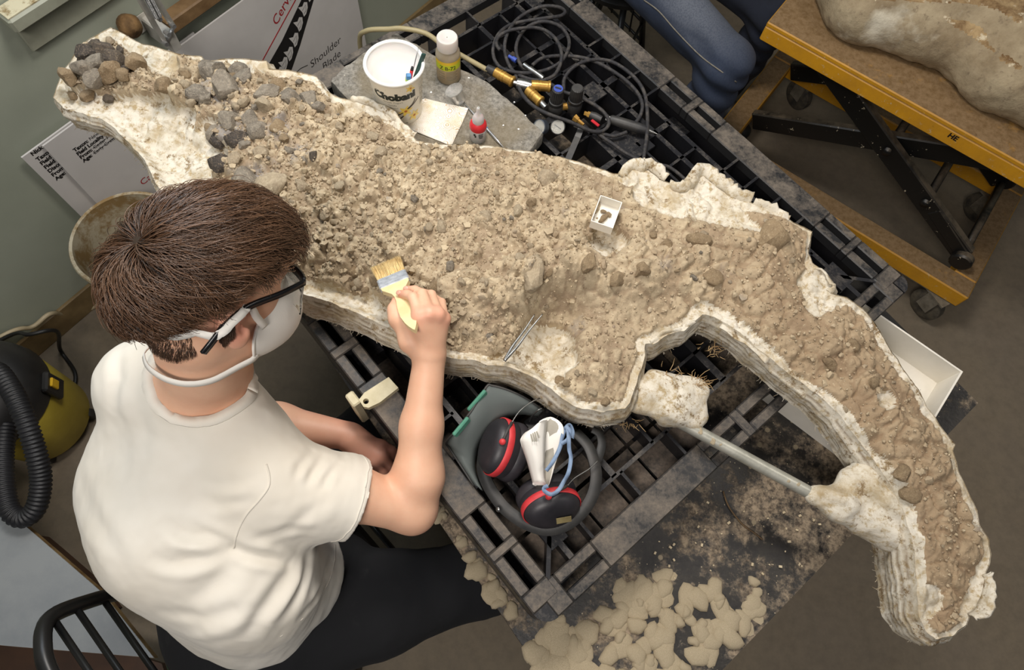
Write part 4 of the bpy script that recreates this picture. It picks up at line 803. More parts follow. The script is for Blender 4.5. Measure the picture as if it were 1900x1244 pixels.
shirt = sdf_obj('t_shirt', sh, M_SHIRT, person, 3, shirt_disp)
# collar band, sleeve seam and hem stitching follow the shirt's surface
sv = co_of(shirt.data); SBV = BVHTree.FromPolygons([tuple(p) for p in sv], [tuple(p.vertices) for p in shirt.data.polygons])
def onto(p, lift=0.0):
    q = SBV.find_nearest(Vector(p)); return V(*q[0]) + V(*q[1]) * lift, V(*q[1])
fr_ = frame(nd); ring_ = []; ups = []
for k in range(57):
    a_ = 2 * PI * k / 56; p, n = onto(C7 + V(.012, .008, .004) + nd * .030 + .080 * (math.cos(a_) * fr_[0] + math.sin(a_) * fr_[1]), .0012); ring_.append(p); ups.append(n)
obj('collar', MB().ribbon(ring_, ups, .017, .003), M_SHIRT, shirt, True)
for dist, nm in ((.012, 'cuff_hem'),):
    fa = frame(ad); q = [onto(CUF - ad * dist + .09 * (math.cos(2 * PI * k / 40) * fa[0] + math.sin(2 * PI * k / 40) * fa[1]), .0002) for k in range(41)]
    obj(nm, MB().ribbon([x[0] for x in q], [x[1] for x in q], .0024, .0014), M_SHIRT, shirt, True)
seam = []
for px, py in ((494, 862), (500, 885), (498, 905), (480, 930), (458, 955), (442, 985), (434, 1018)):
    p = pray(SBV, px, py)
    if p is not None: seam.append(p)
seam = [onto(p, .0003) for p in spline(seam, 5)]
obj('sleeve_seam', MB().ribbon([x[0] for x in seam], [x[1] for x in seam], .0022, .0016), M_SHIRT, shirt, True)
hemq = [onto(p, .0003) for p in (pray(SBV, x, y) for x, y in ((622, 1012), (621, 1040), (612, 1075), (598, 1104), (560, 1150), (520, 1182))) if p is not None]
if len(hemq) > 2: obj('hem_stitching', MB().ribbon([x[0] for x in hemq], [x[1] for x in hemq], .0022, .0014), M_SHIRT, shirt, True)
# ---- trousers and shoes
pa = Field((-.75, -.38, .0), (.14, .52, .78), .006)
LK, RK = V(-.275, .365, .590), V(.005, .055, .590)
pa.ell((-.465, -.085, .64), (.17, .15, .11), frame(V(0, 0, 1), (.78, -.62, 0)), .05)
pa.chain([(-.53, .0, .62), (-.41, .18, .635), LK, LK + V(.0, .0, -.05)], [.105, .090, .068, .062], .04); pa.chain([(-.40, -.13, .62), (-.20, -.025, .635), RK, RK + V(0, 0, -.05)], [.105, .100, .074, .066], .04).cap((-.42, -.02, .60), (-.30, .05, .59), .09, .06, .05)
pa.chain([LK + V(0, 0, -.03), LK + V(-.01, .01, -.28), LK + V(-.03, .02, -.50)], [.062, .058, .055], .02); pa.chain([RK + V(0, 0, -.03), RK + V(-.02, .02, -.28), RK + V(-.06, .03, -.50)], [.064, .060, .055], .02)
def pant_disp(v): return .005 * fbm(v * 11, 3) + .003 * fbm(v * np.array([30, 8, 20]), 2)
sdf_obj('trousers', pa, M_PANT, person, 2, pant_disp)
M_SHOE = pmat('black_shoe', '1b1a19', '2b2826', 20, .6)
for K_, dd in ((LK + V(-.03, .02, 0), V(.6, .8, 0)), (RK + V(-.06, .03, 0), V(.85, .5, 0))):
    b_ = V(K_[0], K_[1], 0); dd = nrm(dd); fs = Field(np.minimum(b_ - dd * .1, b_ + dd * .24) - V(.07, .07, .0), np.maximum(b_ - dd * .1, b_ + dd * .24) + V(.07, .07, .16), .005)
    fs.chain([b_ - dd * .04 + V(0, 0, .042), b_ + dd * .08 + V(0, 0, .042), b_ + dd * .17 + V(0, 0, .032)], [.038, .040, .030], .02).cap(b_ + V(0, 0, .05), b_ + V(0, 0, .12), .042, .045, .02)
    sdf_obj('shoe', fs, M_SHOE, person, 2)
# ---- hair: strands swirl out from the crown
t = NT('hair'); r_ = t.attr('shade'); c = t.mix(r_, srgb('2c1f17'), srgb('6e513c')); t.set(c, .33, Specular_IOR_Level=.6); M_HAIR = t.m
t = NT('short_hair'); t.set(srgb('2a1d15'), .8); t.bump(t.noise(400), .5, .002); M_STUB = t.m
SKR = V(.082, .104, .092); SKC = hp(0, -.006, .018)
WL = nrm(V(-.10, -.80, .60)); WA = nrm(V(1, 0, 0) - WL * WL[0]); WB = np.cross(WL, WA)      # pole at the whorl; azimuth 0 = right side
def sph(th, ph): return np.cos(th)[..., None] * WL + np.sin(th)[..., None] * (np.cos(ph)[..., None] * WA + np.sin(ph)[..., None] * WB)
fpos = nrm(V(0, .93, .36)); fb = math.atan2(fpos @ WB, fpos @ WA)                              # azimuth of the forehead
def th_max(ph):
    d = np.abs((ph - fb + PI) % (2 * PI) - PI)                                               # 0 at the forehead, pi at the nape
    return np.interp(d, [0, .5, 1.0, 1.45, 1.9, 2.4, PI], [2.12, 2.05, 1.80, 1.48, 1.27, 1.15, 1.08])
def hpos(dirs, rho): q = dirs * SKR * rho[..., None]; return SKC + q @ HM
rs = np.random.RandomState(21); NS, SG = 15000, 12
ph0 = rs.uniform(0, 2 * PI, NS); tm = th_max(ph0); th0 = np.arccos(1 - (1 - np.cos(np.maximum(tm - .10, .1))) * rs.rand(NS)); 
clump = np.floor(ph0 * 14) * 37 + np.floor(th0 * 7); ck = np.random.RandomState(5).rand(4096)[(clump.astype(int) * 13) & 4095]; ck2 = np.random.RandomState(6).rand(4096)[(clump.astype(int) * 29) & 4095]
ln = np.minimum(.40 + .45 * rs.rand(NS) + .35 * ck, tm + .14 * (ck2 - .2) + .06 * rs.rand(NS) - th0); ln = np.maximum(ln, .14)
s = np.linspace(0, 1, SG)[None]
phs = ph0[:, None] + (.30 + 1.0 * (ck - .5)[:, None] + .16 * rs.randn(NS, 1)) * s * ln[:, None] * 1.1 + .10 * (ck2 - .5)[:, None] * np.sin(s * 5 + 6 * ck[:, None])
ths = th0[:, None] + ln[:, None] * s
lift = (.10 + .10 * rs.rand(NS) ** .8 + .13 * ck2)[:, None]
dfr = np.abs((ph0 - fb + PI) % (2 * PI) - PI)[:, None]
rho = 1.02 + .035 * (ck - .5)[:, None] * s + lift * np.sin(np.clip(s * 1.25, 0, 1) * PI / 2) * (1 - .12 * s ** 3) + .17 * np.exp(-(dfr / .9) ** 2) * sstep(ths, .9, 1.9) + .03 * np.exp(-((dfr - 1.4) / .6) ** 2) * sstep(ths, .7, 1.3)
fly = (rs.rand(NS, 1) < .035) * rs.rand(NS, 1); rho = rho + .14 * fly * s ** 2
hpnts = hpos(sph(ths, phs), rho) + rs.randn(NS, 1, 3) * .0008 + .0022 * np.sin(s * 7 + 6.28 * rs.rand(NS, 1))[..., None] * (rs.randn(NS, 1, 3)) * s[..., None]
def strands(name, pts, r0, shade, m, parent):
    N_, S_ = pts.shape[:2]; T = np.gradient(pts, axis=1); T /= np.maximum(np.linalg.norm(T, axis=2, keepdims=True), 1e-9)
    a = np.cross(T, V(.31, .52, .79)); a /= np.maximum(np.linalg.norm(a, axis=2, keepdims=True), 1e-9); b = np.cross(T, a)
    rad = (r0 * np.linspace(1, .35, S_))[None, :, None]; vs = np.stack([pts + rad * (math.cos(k * 2.094) * a + math.sin(k * 2.094) * b) for k in range(3)], 2)
    ix = np.arange(N_ * S_ * 3).reshape(N_, S_, 3); f = np.concatenate([np.stack([ix[:, :-1, k], ix[:, :-1, (k + 1) % 3], ix[:, 1:, (k + 1) % 3], ix[:, 1:, k]], -1).reshape(-1, 4) for k in range(3)])
    me = mesh_np(name, vs.reshape(-1, 3), f); vattr(me, 'shade', np.repeat(shade, S_ * 3)); return obj(name, me, m, parent)
hair = strands('hair', hpnts, .00075, np.clip(.05 + .75 * ck2 + .18 * rs.randn(NS), 0, 1), M_HAIR, person)
# dense under layer, plus the clipped sides and nape
def cap_mesh(f_rho, f_tm, n1=26, n2=60):
    ph = np.linspace(0, 2 * PI, n2, endpoint=False); tg = np.linspace(.001, 1, n1)[:, None] * f_tm(ph)[None]; d = sph(tg, np.repeat(ph[None], n1, 0)); v = hpos(d, np.full(tg.shape, f_rho)).reshape(-1, 3)
    k = np.arange(n1 * n2).reshape(n1, n2); f = np.stack([k[:-1], np.roll(k[:-1], -1, 1), np.roll(k[1:], -1, 1), k[1:]], -1).reshape(-1, 4); return mesh_np('hair_under_layer', v, f)
me = cap_mesh(1.045, lambda p: th_max(p) - .06); vattr(me, 'shade', np.zeros(len(me.vertices))); obj('hair_under_layer', me, M_HAIR, hair)
HBV = BVHTree.FromPolygons([tuple(p) for p in co_of(body.data)], [tuple(p.vertices) for p in body.data.polygons])
n = 5500; sa = rs.uniform(-1.5, 1.5, n); zl = np.interp(np.abs(sa), [0, .6, 1.0, 1.3, 1.5], [-.098, -.092, -.074, -.045, -.022]); sz_ = -.005 + (zl + .005) * rs.rand(n) ** 1.4; sp = []
for a_, z_ in zip(sa, sz_):
    p = hp(.11 * math.sin(a_), -.02 - .11 * math.cos(a_), z_); h_ = HBV.find_nearest(Vector(p)); n_ = V(*h_[1]); c_ = V(*h_[0]); g = -HU * .8 + rs.randn(3) * .12; g = nrm(g - n_ * (g @ n_) + n_ * .32); sp.append([c_ - n_ * .001, c_ + g * .005, c_ + g * .0095 - n_ * .001])
strands('short_hair', np.array(sp), .00042, .15 + .25 * rs.rand(n), M_HAIR, hair)
# ---- dust mask
t = NT('mask_fabric'); t.set(srgb('f2eee6'), .9); t.bump(t.noise(350), .15, .001); M_MASK = t.m
mask = bpy.data.objects.new('dust_mask', None); COL.objects.link(mask); mask.parent = person
nu, nv = 28, 22; vs = []
for i in range(nv):
    b_ = PI / 2 * i / (nv - 1)                             # rim to nose of the cup
    for k in range(nu):
        a_ = 2 * PI * k / nu; x, z = math.cos(a_), math.sin(a_); rx = .071 * math.cos(b_) ** .8; rz = (.068 if z > 0 else .072) * math.cos(b_) ** .8
        yy = (.095 - .072 * x * x - .035 * min(z, 0) ** 2); yy = yy + (.142 - yy) * math.sin(b_)
        vs.append(hp(x * rx, yy, -.062 + z * rz - .004 * math.sin(b_)))
k = np.arange(nu * nv).reshape(nv, nu); f = np.stack([k[:-1], np.roll(k[:-1], -1, 1), np.roll(k[1:], -1, 1), k[1:]], -1).reshape(-1, 4)
mo = obj('mask_cup', mesh_np('mask_cup', np.array(vs), f), M_MASK, mask); md = mo.modifiers.new('solid', 'SOLIDIFY'); md.thickness = .0025; md.offset = 1
rim = [V(*vs[k]) for k in range(nu)]; obj('mask_rim', MB().tube(rim, .0022, 6, closed=True), M_MASK, mask, True)
def strap(pts, name, w=.0105, lift=.002, snap=True):
    q = spline(pts, 8); P_, N_ = [], []
    for p in q:
        h_ = HBV.find_nearest(Vector(p)); n_ = V(*h_[1]); c_ = V(*h_[0])
        N_.append(nrm(n_ + V(0, 0, .4))); P_.append(c_ + n_ * min(max(lift, (p - c_) @ n_), .012) if snap else p)
    return obj(name, MB().ribbon(P_, N_, w, .0016), M_MASK, mask, True)
# upper strap: cheek -> over the ear -> round the back of the head under the hair edge; lower strap: jaw -> nape
strap([hp(.068, .040, -.045), hp(.078, .020, -.018), hp(.086, .002, .008), hp(.092, -.020, .002), hp(.094, -.045, -.018), hp(.078, -.085, -.042), hp(.035, -.112, -.050), hp(-.03, -.112, -.045), hp(-.078, -.075, -.02), hp(-.088, -.02, .004), hp(-.078, .02, -.015), hp(-.068, .04, -.045)], 'head_strap', lift=.0065)
strap([hp(.060, .040, -.098), hp(.066, .01, -.112), hp(.064, -.03, -.128), hp(.050, -.068, -.138), hp(.0, -.095, -.135), hp(-.050, -.068, -.13), hp(-.064, -.02, -.115), hp(-.060, .04, -.098)], 'neck_strap', lift=.004)
# ---- safety glasses
M_GFRAME = pmat('black_plastic', '17171a', '0e0e10', 30, .28)
t = NT('clear_lens'); t.set((.95, .97, .97, 1), .04, Transmission_Weight=1.0, IOR=1.15); M_LENS = t.m
gl = bpy.data.objects.new('safety_glasses', None); COL.objects.link(gl); gl.parent = person
for sx in (-1, 1):
    tp = [hp(sx * .080, .092, .020), hp(sx * .087, .05, .016), hp(sx * .088, .0, .010), hp(sx * .089, -.030, -.006), hp(sx * .088, -.052, -.032), hp(sx * .086, -.060, -.044)]
    tp = spline(tp, 5); obj('temple_arm', MB().ribbon(tp, [HR * sx] * len(tp), .0085, .004), M_GFRAME, gl, True)
br = [hp(.080 * math.sin(a_), .088 + .016 * math.cos(a_), .020) for a_ in np.linspace(-1.45, 1.45, 17)]; obj('brow_bar', MB().ribbon(br, [p - hp(0, .05, .02) for p in br], .012, .005), M_GFRAME, gl, True)
lv = [hp((.079) * math.sin(a_), .088 + .014 * math.cos(a_), z) for z in (.014, -.006, -.026, -.034) for a_ in np.linspace(-1.5, 1.5, 21)]
mb = MB(); mb.add(lv, [(r * 21 + c_, r * 21 + c_ + 1, r * 21 + 22 + c_, r * 21 + 21 + c_) for r in range(3) for c_ in range(20)]); lo_ = obj('lens', mb, M_LENS, gl, True); md = lo_.modifiers.new('solid', 'SOLIDIFY'); md.thickness = .002
# ---- the brush in the hand
M_BRWOOD = pmat('brush_wood', 'e8d3a4', 'dcc490', 20, .55, bump=.05); M_FERR = pmat('ferrule_tin', 'c6cad0', '9da2a9', 60, .45, .35, bump=.1); M_BRIS = pmat('bristle', 'f0d8a0', 'dcba7c', 60, .7)
brush = thing('paint_brush', 'flat wooden paint brush with pale bristles held against the brown rock', 'brush')
A, B = U(771, 616, 1.142), U(716, 489, 1.040); bx_ = nrm(B - A); L_ = np.linalg.norm(B - A); tc = nrm(V(0, 0, CAM_H) - (A + B) / 2)
bz_ = nrm(tc - bx_ * (tc @ bx_)); by_ = np.cross(bz_, bx_); BA = np.stack([bx_, by_, bz_])
hw = [(0, .0), (.003, .0026), (.009, .0062), (.018, .0100), (.030, .0128), (.042, .0130), (.054, .0112), (.064, .0092), (.073, .0090), (.080, .0115), (.087, .0180), (.094, .0250), (.100, .0255)]; k_ = L_ / .152
outl = [(x * k_, y) for x, y in hw] + [(x * k_, -y) for x, y in hw[::-1][:-1]]
obj('handle', MB().prism(outl, -.0045, .0045, A, BA), M_BRWOOD, brush, angle=40)
obj('ferrule', MB().box(A + bx_ * .109 * k_, (.021 * k_, .054, .0115), BA, .002), M_FERR, brush)
for o_ in (.102, .107, .114): obj('ferrule_ridge', MB().box(A + bx_ * o_ * k_, (.0012, .0548, .0125), BA), M_FERR, brush)
nb_ = 1500; r0_ = np.random.RandomState(4); yy = r0_.uniform(-.0255, .0255, nb_); zz = r0_.uniform(-.005, .005, nb_); tt = np.linspace(0, 1, 4)[None, :, None]
st = A + bx_ * .118 * k_ + yy[:, None] * by_ + zz[:, None] * bz_; en = A + bx_ * (L_ - .004 * r0_.rand(nb_))[:, None] + (yy * 1.10 + .001 * r0_.randn(nb_))[:, None] * by_ + (zz * 1.2 + .001 * r0_.randn(nb_))[:, None] * bz_
strands('bristles', st[:, None] + (en - st)[:, None] * tt, .00045, r0_.rand(nb_), M_BRIS, brush)
# ================================================================== on the pallet: foam slab, cup, bottles
def cpx(x, y): return (x / 3.8889 + 880, y / 3.8889)
t = NT('grey_foam'); a = t.noise(120, 5, .75); b = t.noise(8, 5, .6); c = t.mix(t.ramp(a, .35, .65), srgb('5e5a53'), srgb('99948a')); c = t.mix(t.math('MULTIPLY', t.ramp(b, .48, .68), .6), c, srgb('75684f')); c = t.mix(t.ramp(t.noise(70, 3, .8), .70, .74), c, srgb('cfc7b4')); t.set(c, .97); t.bump(a, .6, .004); M_FOAM = t.m
ZF = .937
poly = [(612, 150), (640, 122), (690, 88), (735, 60), (790, 93), (850, 126), (905, 152), (960, 200), (1009, 246), (985, 282), (900, 320), (780, 300), (700, 240), (650, 190)]
bm = bmesh.new(); rf = random.Random(2); ptsf = []
for i in range(len(poly)):
    a, b = poly[i], poly[(i + 1) % len(poly)]
    for k in range(6): ptsf.append(U(a[0] + (b[0] - a[0]) * k / 6 + rf.uniform(-1.2, 1.2), a[1] + (b[1] - a[1]) * k / 6 + rf.uniform(-1.2, 1.2), ZF))
mb = MB(); n = len(ptsf); cz_ = sum(ptsf) / n; rings = [[p * 1 - V(0, 0, .036) for p in ptsf], [p - V(0, 0, .005) for p in ptsf], [cz_ + (p - cz_) * .99 for p in ptsf]]
mb.add(sum(rings, []), [(r * n + k, r * n + (k + 1) % n, r * n + n + (k + 1) % n, r * n + n + k) for r in range(2) for k in range(n)] + [tuple(range(2 * n, 3 * n)), tuple(range(n - 1, -1, -1))])
tag(obj('foam_slab', mb, M_FOAM, None, angle=40), 'slab of speckled grey foam on the pallet carrying the cup and bottles', 'foam')
# paper towel with embossed rings
t = NT('paper_towel'); v = t.voro(38, 'F1'); w_ = t.math('SINE', t.math('MULTIPLY', v, 62.0)); a = t.noise(25, 5, .7); c = t.mix(t.ramp(a, .45, .7), srgb('f0ebe2'), srgb('dccfb2')); c = t.mix(t.math('MULTIPLY', t.ramp(w_, .55, .9), t.ramp(t.noise(12), .42, .6)), c, srgb('b08a52')); c = t.mix(t.ramp(t.noise(150, 2), .72, .75), c, srgb('4c3c28'))
t.set(c, .95); t.bump(w_, .25, .001); M_TOWEL = t.m
q = [U(690, 214, ZF), U(786, 186, ZF), U(869, 205, ZF), U(838, 272, ZF)]; vs = []; N1 = 24
for i in range(N1 + 1):
    for j in range(N1 + 1):
        a, b = i / N1, j / N1; p = (q[0] * (1 - a) + q[1] * a) * (1 - b) + (q[3] * (1 - a) + q[2] * a) * b
        p = p + V(0, 0, .0012 + .0012 * math.sin(a * 5 + b * 3) ** 2 + .010 * max(0, a - .80) ** 1.2 * 3 * (b > 0)); vs.append(p)
f = [(i * (N1 + 1) + j, (i + 1) * (N1 + 1) + j, (i + 1) * (N1 + 1) + j + 1, i * (N1 + 1) + j + 1) for i in range(N1) for j in range(N1)]
o = tag(obj('paper_towel', mesh_np('paper_towel', np.array(vs), np.array(f)), M_TOWEL), 'embossed white paper towel stained brown, under the yogurt cup on the foam', 'paper'); md = o.modifiers.new('solid', 'SOLIDIFY'); md.thickness = .0008
# ---- yogurt cup
M_CUPW = pmat('cup_white', 'f1eeea', 'e9e5e0', 5, .35, Subsurface_Weight=.1); M_CUPC = pmat('cup_cream', 'efe9da', 'e8e1d0', 5, .45)
M_INKG = pmat('dark_green_ink', '232b26', '1c231f', 5, .5); M_YEL = pmat('petal_yellow', 'f3cf4e', 'f7e08c', 60, .5); M_ORG = pmat('flower_centre', 'c9762a', 'a8551f', 60, .5); M_BRN = pmat('vanilla_pod', '4a3226', '382419', 30, .5); M_GRYI = pmat('grey_print', '8d8878', '807b6c', 30, .5)
cup = thing('yogurt_cup', 'white yogurt cup printed with vanilla flowers, holding brushes, on the grey foam', 'cup')
CB = U(744, 204, ZF) + V(0, 0, .0012); HCUP = .138; r0c, r1c = .0455, .0580
az = math.atan2(-CB[1], -CB[0])                           # towards the camera
obj('cup_body', MB().lathe([(.001, 0), (r0c, 0), (r0c + .001, .003), (r1c, HCUP - .006), (r1c - .0015, HCUP - .006), (r0c - .001, .004), (.001, .004)], CB, None, 56), M_CUPC, cup, angle=50)
obj('cup_liner', MB().lathe([(.001, .0045), (r0c - .0015, .0045), (r1c - .0105, HCUP - .028), (r1c - .0070, HCUP - .024), (r1c - .0018, HCUP - .004)], CB, None, 56), M_CUPW, cup, True)
obj('cup_rim', MB().tube([CB + V((r1c + .0012) * math.cos(2 * PI * k / 56), (r1c + .0012) * math.sin(2 * PI * k / 56), HCUP - .002) for k in range(56)], .0040, 8, closed=True), M_CUPW, cup, True)
def cone(x, y, lift=.0004):
    r = r0c + .001 + (r1c - r0c - .001) * y / HCUP; a = az + x / (r * .5 + .027); return CB + V((r + lift) * math.cos(a), (r + lift) * math.sin(a), y)
def cup_text(txt, x, y, size, m, bold=0.0, name='lettering', rot=0.0, shear=0):
    me = text_mesh(txt, size, bold, shear); bm = bmesh.new(); bm.from_mesh(me); bmesh.ops.triangulate(bm, faces=bm.faces); bmesh.ops.subdivide_edges(bm, edges=[e for e in bm.edges if e.calc_length() > .004], cuts=1); bmesh.ops.triangulate(bm, faces=bm.faces); bm.to_mesh(me); bm.free()
    a = co_of(me); c, s = math.cos(rot), math.sin(rot); xs, ys = a[:, 0] * c - a[:, 1] * s, a[:, 0] * s + a[:, 1] * c
    set_co(me, [cone(x + p, y + q_) for p, q_ in zip(xs, ys)]); return obj(name, me, m, cup)
cup_text('Chobani', -.056, .088, .0270, M_INKG, .0019)
cup_text('Greek Yogurt', -.036, .078, .0075, M_GRYI); cup_text('Vanilla', -.026, .069, .007, M_GRYI); cup_text('Blended', -.025, .061, .006, M_GRYI)
def poly_on_cup(pts, m, name, lift=.0004): return obj(name, MB().add([cone(x, y, lift) for x, y in pts], [tuple(range(len(pts)))]), m, cup)
for x_, y_, w_, h_ in [(-.026, .117, .030, .0016), (-.022, .008, .034, .0020)] + [(.050, .110 - .006 * k, .014 + .004 * (k % 3), .0016) for k in range(12)]: poly_on_cup([(x_, y_), (x_ + w_ / 2, y_), (x_ + w_, y_), (x_ + w_, y_ + h_), (x_ + w_ / 2, y_ + h_), (x_, y_ + h_)], M_GRYI, 'small_print')
for fx, fy, fs in ((.010, .050, .017), (.030, .026, .016), (-.038, .044, .013), (.026, .116, .012)):
    fl = None
    for k in range(6):
        a = k * PI / 3 + fx * 20; ca, sa = math.cos(a), math.sin(a); pt = [(0, -.10), (.5, -.24), (.8, -.14), (1.05, 0), (.8, .14), (.5, .24), (0, .10)]
        poly_on_cup([(fx + fs * (u * ca - v * sa), fy + fs * (u * sa + v * ca)) for u, v in pt], M_YEL, 'petal_print', .0004 + .00004 * k)
    poly_on_cup([(fx + fs * .22 * math.cos(k * PI / 4), fy + fs * .22 * math.sin(k * PI / 4)) for k in range(8)], M_ORG, 'flower_centre_print', .0008)
for pth, w in (([(-.036, .036), (-.028, .031), (-.010, .039), (.004, .047)], .0022), ([(-.022, .022), (-.012, .022), (-.002, .030), (.004, .036)], .0026), ([(.014, .056), (.028, .066), (.036, .078)], .0022), ([(.016, .055), (.034, .066), (.046, .074)], .002)):
    pth = [(x[0], x[1]) for x in spline([V(x, y, 0) for x, y in pth], 6)]; L = [cone(x, y, .0006) for x, y in pth]; obj('pod_print', MB().ribbon(L, [nrm(V(p[0] - CB[0], p[1] - CB[1], 0)) for p in L], w, .0002), M_BRN, cup)
# tools standing in the cup
rgt = nrm(V(-math.sin(az), math.cos(az), 0)); fwd = nrm(V(math.cos(az), math.sin(az), 0))
def stick(name, x0_, y0_, z0_, x1_, y1_, z1_): return CB + rgt * x0_ + fwd * y0_ + V(0, 0, z0_), CB + rgt * x1_ + fwd * y1_ + V(0, 0, z1_)
M_TBW = pmat('brush_white', 'e6e4dd', 'd8d6ce', 20, .4); M_TBB = pmat('brush_blue', '3a86bd', '2d6f9f', 20, .4); M_TBG = pmat('brush_green', 'a9c94a', '93b43c', 20, .4); M_REDP = pmat('red_plastic', 'c0202c', 'a81a24', 20, .4); M_DGRN = pmat('dark_green_plastic', '1f4a44', '173934', 20, .4); M_TANW = pmat('tan_wood', '9b7a58', '876748', 30, .6)
A, B = stick('', .004, .0, .006, .022, .024, .112); d_ = nrm(B - A)
tb = thing('toothbrush', 'white toothbrush with blue and green head standing in the yogurt cup', 'toothbrush')
obj('handle', MB().tube([A, A * .6 + B * .4, B], [.0035, .004, .003], 8), M_TBW, tb, True); obj('brush_head', MB().box(B + d_ * .010, (.010, .006, .026), frame(d_, rgt), .002), M_TBW, tb); obj('bristle_block', MB().box(B + d_ * .006 + fwd * .006 + V(0, 0, .002), (.010, .009, .012), frame(d_, rgt), .001), M_TBG, tb); obj('bristle_block', MB().box(B + d_ * .018 + fwd * .006 + V(0, 0, .002), (.010, .009, .012), frame(d_, rgt), .001), M_TBB, tb)
A, B = stick('', -.002, .004, .006, .010, .030, .100); tag(obj('wooden_stick', MB().tube([A, B], [.0035, .0048], 8), M_TANW, None, True), 'short tan wooden stick standing in the yogurt cup', 'stick')
A, B = stick('', .010, .0, .006, .034, .010, .124); pen = thing('marker_pen', 'thin red pen with black tip standing in the yogurt cup', 'pen'); obj('barrel', MB().tube([A, B], .0036, 10), M_REDP, pen, True); obj('tip', MB().tube([B, B + nrm(B - A) * .008], [.0034, .0026], 10), M_GFRAME, pen, True)
A, B = stick('', .004, .014, .008, .062, .004, .158); d_ = nrm(B - A); tag(obj('spatula', MB().box((A + B) / 2, (.0095, .0035, np.linalg.norm(B - A)), frame(d_, rgt), .0015), M_DGRN), 'dark green plastic tool leaning out over the yogurt cup rim', 'tool')
A, B = stick('', .010, -.006, .006, .052, -.008, .160); tag(obj('metal_probe', MB().tube([A, B], [.0016, .0012], 8), M_CHROME, None, True), 'thin metal probe leaning in the yogurt cup beside the green tool', 'tool')
# ---- adhesive bottle
t = NT('clouded_plastic'); t.set(t.mix(t.ramp(t.noise(20, 5), .3, .7), srgb('ddd3c0'), srgb('c4b190')), .30, Transmission_Weight=.55, IOR=1.2); M_CLOUD = t.m
t = NT('cap_plastic'); t.set(srgb('e3dcd6'), .35, Transmission_Weight=.25, IOR=1.2, Subsurface_Weight=.2); M_CAP = t.m
M_LIQ = pmat('amber_resin', 'd2bd92', 'c3a877', 10, .3); M_LABY = pmat('yellow_label', 'e9c62e', 'e2b822', 20, .5); M_LABG = pmat('lime_label', 'cfd92a', 'c3cd1e', 20, .5)
bot = thing('adhesive_bottle', 'clear plastic bottle with yellow hand-lettered label and frosted cap on the foam', 'bottle')
BB = U(833, 142, ZF); RB = .0275
obj('bottle_body', MB().lathe([(.001, 0), (RB * .9, 0), (RB, .003), (RB, .068), (RB * .96, .076), (RB * .80, .084), (RB * .72, .087), (RB * .72, .094)], BB, None, 40), M_CLOUD, bot, True)
obj('resin', MB().lathe([(.001, .002), (RB * .86, .002), (RB * .93, .005), (RB * .93, .020), (.001, .020)], BB, None, 32), M_LIQ, bot, True)
mbc = MB(); mbc.lathe([(RB * .84, .088), (RB * .84, .112), (RB * .78, .1145), (RB * .5, .1145), (RB * .46, .1135), (.001, .1135)], BB, None, 40); obj('cap', mbc, M_CAP, bot, angle=45)
azb = math.atan2(-BB[1], -BB[0])
def arc_band(c, r, z0, z1, a0, a1, m, name, parent, n=24):
    mb = MB(); v = [c + V(r * math.cos(a0 + (a1 - a0) * k / n), r * math.sin(a0 + (a1 - a0) * k / n), z) for z in (z0, z1) for k in range(n + 1)]
    mb.add(v, [(k, k + 1, n + 2 + k, n + 1 + k) for k in range(n)]); return obj(name, mb, m, parent, True)
def arc_text(txt, c, r, az, x, y, size, m, parent, bold=0):
    me = text_mesh(txt, size, bold); a = co_of(me); set_co(me, [c + V(r * math.cos(az + (x + p[0]) / r), r * math.sin(az + (x + p[0]) / r), y + p[1]) for p in a]); return obj('lettering', me, m, parent)
lb = arc_band(BB, RB + .0004, .060, .068, azb - 1.3, azb + 1.35, M_LABY, 'label', bot); arc_band(BB, RB + .0004, .044, .060, azb - 1.25, azb + 1.2, M_LABG, 'label', bot)
arc_text('Z B-72', BB, RB + .0008, azb, -.021, .047, .0135, M_BLACK_INK, bot, .0002)
for k in range(6): arc_band(BB, RB + .0005, .038 - .0042 * k, .0395 - .0042 * k, azb - .2, azb + .75 - .12 * (k % 2), M_GRYI, 'small_print', bot, 10)
for k in range(3): arc_band(BB, RB + .0005, .034 - .007 * k, .0362 - .007 * k, azb - .85, azb - .35, M_GRYI, 'small_print', bot, 8)
# ---- medicine cup, glue bottle, dental pick, flakes
t = NT('thin_clear_plastic'); t.set((.96, .96, .95, 1), .12, Transmission_Weight=.9, IOR=1.12); M_CLEAR = t.m
A, B = U(853, 191, ZF), U(842, 171, ZF + .030); fr_ = frame(B - A)
tag(obj('measuring_cup', MB().lathe([(.001, .0), (.0135, .0), (.0145, .002), (.0195, np.linalg.norm(B - A)), (.0212, np.linalg.norm(B - A) + .0005), (.0208, np.linalg.norm(B - A) - .0012), (.0188, np.linalg.norm(B - A) - .001), (.0135, .003), (.001, .003)], A + V(0, 0, .006), fr_, 36), M_CLEAR, None, True), 'small clear plastic medicine cup tipped on the foam before the bottle', 'cup')
glue = thing('glue_bottle', 'small squeeze bottle with red shoulder and pointed tip on the foam', 'bottle')
GB = U(887, 256, ZF); M_GLUE = NT('glue_plastic').set(srgb('e9e4e2'), .3, Transmission_Weight=.35, IOR=1.2, Subsurface_Weight=.2).m; M_RED = pmat('red_cap', 'd42b33', 'c4242c', 20, .45)
obj('bottle_body', MB().lathe([(.001, 0), (.0165, 0), (.018, .002), (.018, .036), (.0172, .040)], GB, None, 32), M_GLUE, glue, True)
obj('shoulder', MB().lathe([(.0182, .036), (.0188, .040), (.0182, .047), (.014, .0545), (.011, .056)], GB, None, 32), M_RED, glue, True)
